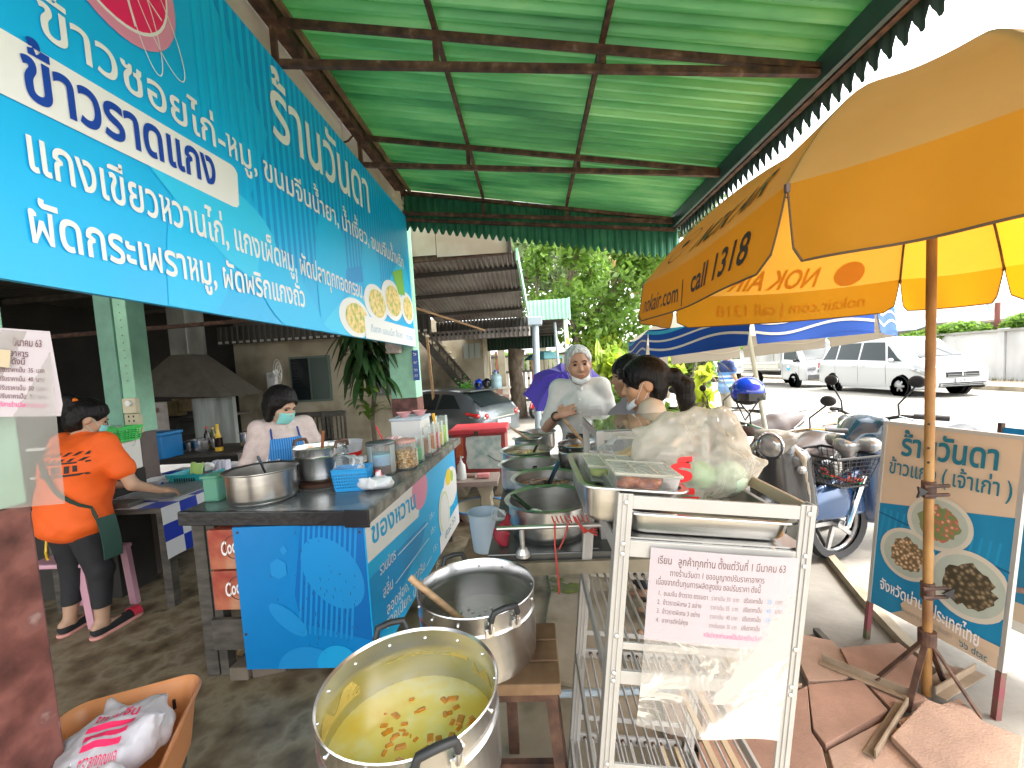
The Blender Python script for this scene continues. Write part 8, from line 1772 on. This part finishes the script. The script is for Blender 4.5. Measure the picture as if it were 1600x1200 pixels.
def head_shape(s, c, R, k=1.0, fem=False):
    P = lambda *a: np.array(c+R@(Vector(a)*k))
    Rn = np.array(R)
    s.ell(P(0,-.012,.035),(.077*k,.095*k,.090*k),Rn,.01).ell(P(0,.018,-.035),((.060 if fem else .065)*k,.072*k,.080*k),Rn,.04).ell(P(0,.052,-.090),(.026*k,.026*k,.022*k),Rn,.03)
    s.ell(P(.036,.060,-.022),(.026*k,.024*k,.026*k),Rn,.025).ell(P(-.036,.060,-.022),(.026*k,.024*k,.026*k),Rn,.025)
    s.ell(P(.031,.094,.014),(.021*k,.014*k,.012*k),Rn,.012,'s').ell(P(-.031,.094,.014),(.021*k,.014*k,.012*k),Rn,.012,'s')
    s.cone(P(0,.084,.014), P(0,.102,-.022), .008*k, .0125*k, .012).ell(P(.011,.094,-.026),(.008*k,.009*k,.007*k),Rn,.006).ell(P(-.011,.094,-.026),(.008*k,.009*k,.007*k),Rn,.006)
    s.ell(P(0,.086,-.052),(.024*k,.011*k,.007*k),Rn,.008).ell(P(0,.085,-.062),(.020*k,.010*k,.007*k),Rn,.008)
    s.cone(P(.015,.086,.030), P(.045,.076,.030), .006*k, .005*k, .012).cone(P(-.015,.086,.030), P(-.045,.076,.030), .006*k, .005*k, .012)
    for x in (-1, 1): s.ell(P(x*.079,-.012,-.004),(.010*k,.022*k,.032*k),Rn,.008).ell(P(x*.088,-.004,-.002),(.005*k,.011*k,.018*k),Rn,.004,'s')
def person(label, loc, yaw, H=1.6, skin=(.45,.26,.16), neck=None, headc=None, headR=None, arms=None, legs=None, lean=0, build=1.0, shirt=None, trousers=None, hair=None, fem=False, h=.0085, hk=1.0, sleeve=.55, body_lo=None):
    t = thing('person', label, 'person', (0,0,0)); f = H/1.65; b = build
    hip = V(0,0,.50*H); ch = V(0,.02+lean*.5,.71*H-lean*.05); nk = V(0,.0+lean,.835*H-lean*.22) if neck is None else Vector(neck)
    hc = Vector(headc) if headc else nk+V(0,.03,.112*f); R = headR or Matrix.Identity(3)
    sh = {s_: nk+V(s_*.165*f*b,-.005,-.045) for s_ in (-1,1)}
    arms = arms or {-1: ((-.24*b,0,.62*H-.12),(-.24*b,.06,.47*H)), 1: ((.24*b,0,.62*H-.12),(.24*b,.06,.47*H))}
    legs = legs or {-1: ((-.09,.02,.27*H),(-.10,0,.05),(-.11,.12,.03)), 1: ((.09,.02,.27*H),(.10,0,.05),(.11,.12,.03))}
    allp = [hc+V(.0,0,.16), hc-V(0,0,.12)]+[Vector(q) for s_ in (-1,1) for q in arms[s_][:2]]+[Vector(q) for s_ in (-1,1) for q in legs[s_]]+list(sh.values())+[hip]
    lo = [min(p[i] for p in allp)-.24 for i in range(3)]; hi = [max(p[i] for p in allp)+.24 for i in range(3)]; lo[2] = -.02; hi[2] = hc.z+.18
    s = Soft(lo, hi, h)
    s.ell(hip+V(0,0,.02),(.155*f*b,.115*f*b,.12*f),k=.05).cone(hip+V(0,0,.05), ch, .115*f*b, .125*f*b, .06).ell(ch,(.160*f*b,.115*f*b,.15*f),k=.06)
    s.cone(sh[-1], sh[1], .052*f, .052*f, .06).cone(nk-V(0,.0,.05), hc+R@V(0,-.02,-.05), .056*f, .050*f, .03)
    for s_ in (-1, 1):
        e, w_ = Vector(arms[s_][0]), Vector(arms[s_][1]); s.cone(sh[s_], e, .050*f*b, .038*f, .04).cone(e, w_, .038*f, .024*f, .02)
        d = arms[s_][2] if len(arms[s_]) > 2 else (w_-e).normalized(); up = arms[s_][3] if len(arms[s_]) > 3 else (-s_,0,.2); cu = arms[s_][4] if len(arms[s_]) > 4 else .35
        hand(s, w_, d, up, f*.98, cu, thumb=-s_)
        kn, an, toe = [Vector(q) for q in legs[s_]]; hp = hip+V(s_*.085*f,0,-.03); s.cone(hp, kn, .088*f*b, .056*f, .05).cone(kn, an, .056*f, .036*f, .03).cone(an-V(0,.03,.01), toe, .034*f, .026*f, .02)
    head_shape(s, hc, R, hk, fem)
    sm = skin_mat('skin_%d' % (len(bpy.data.materials)), skin); s.build('body', sm, t)
    P = lambda *a: hc+R@(Vector(a)*hk)
    for x in (-1, 1):
        G().ball(P(x*.031,.0795,.012), (.0125*hk,.008*hk,.0065*hk), 10, 6, R).build('eye', eyem, t, smooth=180)
        g = G().tube([P(x*.014,.090,.031), P(x*.03,.090,.036), P(x*.047,.080,.030)], [.003*hk,.0035*hk,.0015*hk], 6); g.build('eyebrow', hair or hairb, t, smooth=180)
    G().ball(P(0,.0905,-.056), (.021*hk,.007*hk,.005*hk), 12, 6, R).build('lips', lipm, t, smooth=180)
    info = dict(t=t, hip=hip, ch=ch, nk=nk, hc=hc, R=R, sh=sh, arms=arms, legs=legs, f=f, b=b, P=P, hk=hk)
    if shirt:
        m, length, sl, loose = shirt
        s = Soft(lo, hi, h); o = .014+loose
        s.ell(hip+V(0,0,.02+length),(.155*f*b+o,.115*f*b+o,.12*f),k=.05).cone(hip+V(0,0,.05), ch, .118*f*b+o, .125*f*b+o, .06).ell(ch,(.160*f*b+o,.118*f*b+o,.15*f+.004),k=.06).cone(sh[-1], sh[1], .052*f+.012, .052*f+.012, .06)
        s.cone(nk-V(0,0,.045), nk+V(0,.008,.01), .066*f, .062*f, .03)
        for s_ in (-1, 1):
            e, w_ = Vector(arms[s_][0]), Vector(arms[s_][1])
            if sl <= 1: s.cone(sh[s_], sh[s_].lerp(e, sl), .050*f*b+.014, .046*f*b+.016, .04)
            else: s.cone(sh[s_], e, .050*f*b+.016, .046*f+.016, .04).cone(e, e.lerp(w_, sl-1), .046*f+.014, .032*f+.010, .02)
        s.ripple(.0028, 24, len(label)).crease(.0030, 13, len(label))
        n_ = hc-nk; s.cone(nk+V(0,.015,.004), hc, .057*f, .06*f, .01, 's')
        s.cut((0,0,hip.z+length-.10), (0,-.05,-1)); s.build('shirt', m, t)
    if trousers:
        m, cut = trousers
        s = Soft([lo[0],lo[1],-.02],[hi[0],hi[1],hip.z+.16], h)
        s.ell(hip+V(0,0,.0),(.155*f*b+.010,.118*f*b+.010,.12*f),k=.05)
        for s_ in (-1, 1):
            kn, an, toe = [Vector(q) for q in legs[s_]]; hp = hip+V(s_*.085*f,0,-.03); s.cone(hp, kn, .095*f*b, .070*f, .04)
            if cut > 1: s.cone(kn, kn.lerp(an, cut-1), .070*f, .052*f, .03)
        s.ripple(.0018, 30, 5); s.cut((0,0,hip.z+.10),(0,0,1))
        if cut > 1: s.cut((0,0,(Vector(legs[1][0]).lerp(Vector(legs[1][1]),cut-1)).z),(0,0,-1))
        else: s.cut((0,0,Vector(legs[1][0]).z-.0),(0,0,-1))
        s.build('trousers', m, t)
    place(t, loc, yaw); return info
def hair(I, m, short=0, length=0, fringe=.045, pony=None, bob=0, thick=.014, h=.007):
    t, hc, R, k = I['t'], I['hc'], I['R'], I['hk']; P = lambda *a: np.array(hc+R@(Vector(a)*k)); Rn = np.array(R)
    s = Soft(tuple(hc-V(.22,.30,.34)), tuple(hc+V(.22,.22,.18)), h)
    s.ell(P(0,-.018,.040),((.080+thick)*k,(.098+thick)*k,(.090+thick)*k),Rn,.01)
    if not short: s.ell(P(0,-.04,-.02),((.074+thick)*k,.072*k,.085*k),Rn,.03)
    else: s.ell(P(0,-.06,-.01),(.062*k,.045*k,.06*k),Rn,.03).rbox(P(0,.06,-.09),(.12*k,.09*k,.09*k),.01,Rn,k=.01,op='s')
    if bob:
        for x in (-1,1): s.cone(P(x*.072,-.01,.03), P(x*.080,.01,-bob), .030*k, .026*k, .03)
        s.cone(P(0,-.07,0), P(0,-.06,-bob), .065*k, .055*k, .04)
    if pony: s.chain([P(*q) for q in pony[0]], [r*k for r in pony[1]], .02)
    # clear the face
    s.ell(P(0,.085,-.050+fringe*.5),((.070+max(0,fringe)*.1)*k,.075*k,(.085+fringe*.5)*k),Rn,.012,'s')
    if not bob:
        for x in (-1,1): s.ell(P(x*.088,.01,-.03),(.03*k,.045*k,.055*k),Rn,.01,'s')
    s.ripple(.0016, 70, 4)
    v, f = s.mesh()
    me = mk_mesh('hair', v, f, m, 180); o = link_mesh('hair', me); o.parent = t; return o
def addp(I, g, name, m, **k):
    """part given in the figure's own coordinates"""
    t = I['t']; o = g.build(name, m, None, **k) if isinstance(g, G) else g.build(name, m, **k); o.parent = t; return o
def mask_on(I, m, drop=0, down=0):
    P = I['P']; k = I['hk']
    if not down:
        g = G().grid(lambda u, v: P(.066*sin((u-.5)*2.5), .040+.072*cos((u-.5)*2.3)*(1-.22*abs(v-.45)), -.012-.085*v+.008*cos((u-.5)*3)), 14, 8)
    else:
        g = G().grid(lambda u, v: P(.062*sin((u-.5)*2.4), .032+.060*cos((u-.5)*2.3)+.012*sin(pi*v), -.082-.036*v+.030*abs(u-.5)*2), 14, 6)
    addp(I, g, 'face_mask', m, smooth=180, solid=.002)
    g = G()
    for x in (-1, 1):
        z0 = -.02 if not down else -.06; g.tube([P(x*.064,.055,z0), P(x*.080,.01,.015), P(x*.080,-.015,.0)], .0014, 4); g.tube([P(x*.062,.050,z0-.05), P(x*.078,.0,-.035)], .0014, 4)
    addp(I, g, 'mask_loop', m)
# --- woman in orange shirt, back to us, leaning to the table
orange = mat('orange_tee', (.82,.115,.008), .75, var=.06, bump=.1)
A1 = person('woman in orange T-shirt seen from behind, working at the checked table', (-2.93,2.48,0), rad(-12), H=1.54, skin=(.42,.25,.16), lean=.10, build=1.18, fem=True,
  headR=rotm(rad(-24), rad(-26)), arms={1:((.27,.17,.93),(.31,.30,.855),(.2,.9,-.25),(.3,0,1),.5), -1:((-.27,.12,.92),(-.10,.40,.86),(.3,.9,-.2),(-.2,0,1),.5)},
  legs={-1:((-.12,.03,.42),(-.13,-.02,.08),(-.19,.15,.03)), 1:((.12,.03,.42),(.13,.0,.08),(.10,.18,.03))}, shirt=(orange, -.06, .62, .028), trousers=(mat('black_capri', (.012,.012,.014), .8), 1.68))
hair(A1, hairb, pony=([(0,-.10,.06),(0,-.13,.09),(.02,-.12,.04)],[.04,.042,.03]))
P = A1['P']; addp(A1, G().tube([P(-.07,-.09,.10),P(-.01,-.125,.115),P(.05,-.10,.095)], .014, 8), 'hair_clip', mat('orange_clip',(.85,.2,.02),.3), smooth=60)
mask_on(A1, maskm)
for s_ in (-1,1):
    an, toe = Vector(A1['legs'][s_][1]), Vector(A1['legs'][s_][2]); s = Soft(tuple(an-V(.12,.14,.12)), tuple(toe+V(.12,.14,.10)), .008)
    s.cone(an+V(0,-.025,-.03), toe+V(0,.01,-.002), .040,.034,.02); s.cut((0,0,.068),(0,0,1)); addp(A1, s, 'sock', mat('black_sock%d'%s_,(.015,.015,.016),.9))
    s = Soft(tuple(an-V(.12,.16,.12)), tuple(toe+V(.12,.16,.10)), .008); s.cone(an+V(0,-.03,-.055), toe+V(0,.02,-.018), .044,.044,.02).cut((0,0,.024),(0,0,1)); addp(A1, s, 'slipper_sole', mat('pink_white_sole%d'%s_,(.6,.28,.24),.6))
    addp(A1, G().grid(lambda u, v: Vector(toe)+V(.045*cos(pi*u), -.01+.05*v, .002+.042*sin(pi*u)), 10, 3), 'slipper_strap', mat('red_strap%d'%s_,(.55,.03,.06),.5), solid=.006)
# shirt print and bag strap lie on the back: follow the torso surface
nk, hip, ch = A1['nk'], A1['hip'], A1['ch']
from mathutils.bvhtree import BVHTree
def surf(I, x, z, d, o):
    if d not in I:
        me = [c for c in I['t'].children if c.name.startswith('shirt')][0].data
        I[d] = BVHTree.FromPolygons([v.co.copy() for v in me.vertices], [tuple(p.vertices) for p in me.polygons])
    q = I[d].ray_cast(V(x,-d*1.0,z), V(0,d,0))[0]
    return V(x, (q.y if q else 0)-d*o, z)
def back(x, z, o=.0):
    return surf(A1, x, z, 1, o)
pr = G()
zc = ch.z+.035
def pq(x0, z0, x1, z1, x2=None, x3=None):
    x2 = x1 if x2 is None else x2; x3 = x0 if x3 is None else x3; x0, x1, x2, x3 = [q_+.09 for q_ in (x0,x1,x2,x3)]; n = 5; pts = []
    for i in range(n+1): u = i/n; pts += [back(x0+(x1-x0)*u, z0, .006), back(x3+(x2-x3)*u, z1, .006)]
    pr.add(pts, [(2*i,2*i+2,2*i+3,2*i+1) for i in range(n)])
pq(-.10,zc-.075,.11,zc-.062); pq(-.10,zc+.0,.11,zc+.010); pq(-.10,zc-.075,-.09,zc+.01); pq(.10,zc-.075,.11,zc+.01)
for i in range(6): pq(-.10+i*.036,zc+.012,-.085+i*.036,zc+.03,-.075+i*.036,-.09+i*.036)
for i in range(6): pq(-.085+i*.034,zc+.045,-.07+i*.034,zc+.065,-.06+i*.034,-.075+i*.034)
for i, w_ in enumerate((.018,.010,.022,.012,.02,.014)): pq(-.085+i*.031,zc-.055+.006*(i%2),-.085+i*.031+w_,zc-.012)
addp(A1, pr, 'shirt_print', mat('black_print',(.02,.015,.012),.7))
g = G(); pp = []
for i in range(15):
    u = i/14; x = -.05+.27*u; z = nk.z-.05-(nk.z-.05-(hip.z-.0))*u; pp.append(back(x, z, .012))
g.grid(lambda u, v: (lambda q: q+V(.011*(v-.5)*2,0,.011*(v-.5)*2))(pp[min(14,int(round(u*14)))]), 14, 1); addp(A1, g, 'bag_strap', mat('dark_green_strap',(.02,.05,.035),.8), solid=.005)
G2 = G().grid(lambda u, v: V(.225+.03*sin(v*2), -.02+.10*u, hip.z+.0-.26*v), 6, 10); addp(A1, G2, 'apron_side', mat('dark_green_apron',(.02,.06,.045),.8), solid=.006)
g = G().tube([V(-.2,-.02,hip.z+.02),V(-.22,-.03,hip.z-.12),V(-.19,-.06,hip.z-.22),V(-.1,-.10,hip.z-.24)], .007, 6); addp(A1, g, 'yellow_cord', M.yellow)
# --- woman with face mask and blue apron behind the counter
pinkw = ramp_mat('pale_pink_blouse', 'noise', [(.3,(.52,.41,.38)),(.7,(.62,.52,.49))], 30, .8, detail=5)
A2 = person('woman with bobbed hair, teal face mask and blue apron behind the counter', (-1.80,2.92,0), rad(-142), H=1.53, skin=(.50,.31,.21), lean=.03, build=.92, fem=True, headR=rotm(rad(36), rad(-30)),
  arms={-1:((-.27,.08,.90),(-.16,.30,.98),(.5,.8,.0),(0,0,1),.5), 1:((.26,.05,.90),(.12,.30,.95),(-.4,.9,0),(0,0,1),.5)}, shirt=(pinkw, -.06, 1.75, .022), trousers=(mat('dark_trousers',(.03,.03,.04),.8), 1.9), hk=1.0)
hair(A2, hairb, bob=.085, fringe=.035, thick=.016); mask_on(A2, maskm)
nk, hip, ch = A2['nk'], A2['hip'], A2['ch']; apc = ramp_mat('blue_apron_check', 'wave', [(.3,(.01,.12,.42)),(.6,(.05,.28,.62))], 22, .7)
def front(I, x, z, o=.0, ex=0): return surf(I, x, z, -1, o+.003)
addp(A2, G().grid(lambda u, v: front(A2, (u-.5)*(.19+.10*min(1,v*1.3)), ch.z+.075-.42*v, .008), 12, 12), 'apron', apc, solid=.004)
g = G()
for s_ in (-1,1): g.tube([front(A2,s_*.085,ch.z+.075,.008), front(A2,s_*.083,ch.z+.13,.0), V(s_*.066,-.0,nk.z+.010), V(s_*.03,-.07,nk.z+.015)], .006, 6)
addp(A2, g, 'apron_strap', mat('navy_strap',(.01,.05,.25),.7))
g = G()
for s_ in (-1,1): g.grid(lambda u, v: V(s_*(.012+.070*u), nk.y+.085-.09*u+.012*v, nk.z-.045+.05*u-.035*v), 5, 3)
addp(A2, g, 'collar', pinkw, solid=.006)
# --- white haired man
shirtw = ramp_mat('white_cotton_shirt', 'noise', [(.3,(.50,.50,.47)),(.7,(.60,.60,.57))], 8, .8, detail=5)
mx_ = at(905,575,Y=3.1)
A3 = person('white-haired man in white short-sleeved shirt with mask pulled under his chin', (mx_.x,3.12,0), rad(172), H=1.70, skin=(.44,.24,.15), lean=.0, build=.90, headR=rotm(rad(8), rad(-4), rad(3)), hk=1.12, sleeve=.6,
  arms={-1:((-.235,.02,1.06),(-.22,-.02,.82)), 1:((.25,.06,1.10),(.16,.26,1.20),(-.85,.25,.35),(.2,.9,.3),.28)}, shirt=(shirtw, -.02, .9, .020), trousers=(mat('grey_trousers',(.12,.12,.12),.8), 1.9))
hair(A3, hairw, short=1, fringe=.055, thick=.009); mask_on(A3, maskw, down=1)
nk, hip, ch = A3['nk'], A3['hip'], A3['ch']; g = G()
for s_ in (-1,1): g.grid(lambda u, v: V(s_*(.010+.075*u), nk.y+.092-.095*u+.014*v, nk.z-.040+.060*u-.040*v), 5, 3)
addp(A3, g, 'collar', shirtw, solid=.007)
addp(A3, G().grid(lambda u, v: front(A3, (u-.5)*.03, nk.z-.09-.36*v, .006, .05), 3, 12), 'placket', shirtw, solid=.003); addp(A3, G().grid(lambda u, v: front(A3, -.10+.085*(u-.5), ch.z+.07-.10*v, .006, .05), 4, 4), 'chest_pocket', shirtw, solid=.003)
g = G()
for i in range(4): g.ball(front(A3,0,nk.z-.12-.09*i,.010,.05), .005, 8, 5)
addp(A3, g, 'button', M.whitep)
w_ = Vector(A3['arms'][1][1]); addp(A3, G().tube([w_+V(.03*cos(a)-.0,.0+.012*cos(a)+.02,.03*sin(a)) for a in np.linspace(0,6.28,14)[:-1]], .006, 6, closed=True), 'watch', M.black)
# --- woman with ponytail, profile to the left
cr = mat('cream_blouse', (.58,.47,.36), .8, var=.04, bump=.08)
wx_ = at(1000,590,Y=2.32)
A4 = person('woman with black fringe and ponytail, cream top, mask hanging under her chin, in profile', (wx_.x+.09,2.36,0), rad(76), H=1.55, skin=(.52,.27,.14), neck=(0,.03,1.325), headc=(0,.06,1.412), build=.98, fem=True, headR=rotm(rad(8), rad(-10)), hk=1.12,
  arms={-1:((-.24,.04,.98),(-.2,.2,.84)), 1:((.24,.02,.98),(.22,.18,.84))}, shirt=(cr, -.04, .7, .022), trousers=(mat('dark_jeans',(.03,.04,.07),.8), 1.9))
hair(A4, hairb, fringe=-.005, thick=.016, pony=([(0,-.10,.02),(0,-.15,.01),(0,-.185,-.05),(0,-.18,-.12),(0,-.15,-.19)],[.035,.036,.046,.040,.012])); mask_on(A4, maskw, down=1)
P = A4['P']; addp(A4, G().grid(lambda u, v: P(.075*sin((u-.5)*2.1), .058+.050*cos((u-.5)*2)+.004*v, .100-.046*v-.003*cos(u*30)), 24, 4), 'fringe', hairb, smooth=180, solid=.008)
addp(A4, G().ball(P(0,-.118,.012), (.03,.018,.03), 10, 6), 'hair_tie', mat('silver_tie',(.5,.48,.45),.4))
# --- second woman half hidden behind her
wx_ = at(978,590,Y=2.72)
A5 = person('dark-haired woman mostly hidden behind the ponytail woman', (wx_.x+.06,2.78,0), rad(84), H=1.60, skin=(.40,.22,.13), lean=.0, build=.98, fem=True, headR=rotm(rad(6), rad(-4)), hk=1.06, arms={-1:((-.23,.04,1.0),(-.2,.1,.8)), 1:((.23,.02,1.0),(.2,.1,.8))}, shirt=(mat('grey_mauve_top',(.30,.25,.27),.8), -.04, .8, .02), trousers=(mat('dark_skirt_trousers',(.03,.03,.04),.8), 1.9), h=.011)
hair(A5, hairb, fringe=.0, thick=.015, bob=.05)
# --- man in striped polo crossing the street
stp = bpy.data.materials.new('striped_polo'); stp.use_nodes = True; n_ = stp.node_tree; tcn = n_.nodes.new('ShaderNodeTexCoord'); sx = n_.nodes.new('ShaderNodeSeparateXYZ'); crn = n_.nodes.new('ShaderNodeValToRGB'); mr = n_.nodes.new('ShaderNodeMapRange'); mr.inputs['From Min'].default_value = .7; mr.inputs['From Max'].default_value = 1.45
n_.links.new(tcn.outputs['Object'], sx.inputs[0]); n_.links.new(sx.outputs[2], mr.inputs[0]); n_.links.new(mr.outputs[0], crn.inputs[0]); n_.links.new(crn.outputs[0], n_.nodes['Principled BSDF'].inputs[0]); crn.color_ramp.interpolation = 'CONSTANT'
e = crn.color_ramp.elements
for k in range(7): e.new(.1+.1*k)
for k, (p_0, c) in enumerate([(0,(.16,.30,.55)),(.18,(.25,.45,.68)),(.26,(.14,.28,.55)),(.34,(.5,.58,.65)),(.40,(.06,.2,.5)),(.46,(.5,.58,.65)),(.52,(.10,.25,.5)),(.62,(.012,.03,.11)),(.9,(.012,.03,.11))]): e[k].position = p_0; e[k].color = (*c,1)
q = at(1135,600,Y=9.9)
A6 = person('man in navy and light blue striped polo standing in the street, turned right', (q.x,9.9,0), rad(-78), H=1.68, skin=(.38,.21,.12), build=1.1, headR=rotm(rad(5),0), arms={1:((.26,.02,1.05),(.27,.12,.82)), -1:((-.26,.06,1.06),(-.22,.26,.98))}, shirt=(stp, -.08, .6, .03), trousers=(mat('khaki_shorts',(.36,.32,.25),.8), 1.55), h=.014)
hair(A6, hairb, short=1, fringe=.04, thick=.008)
for s_ in (-1,1): toe = Vector(A6['legs'][s_][2]); addp(A6, G().box(toe+V(0,-.07,-.012),(.09,.27,.035)), 'sandal', M.black, bevel=.01)
for I_ in (A2, A3, A4, A5):
    for s_ in (-1,1): toe = Vector(I_['legs'][s_][2]); addp(I_, G().box(toe+V(0,-.06,-.012),(.085,.25,.035)), 'sandal', M.black, bevel=.01)
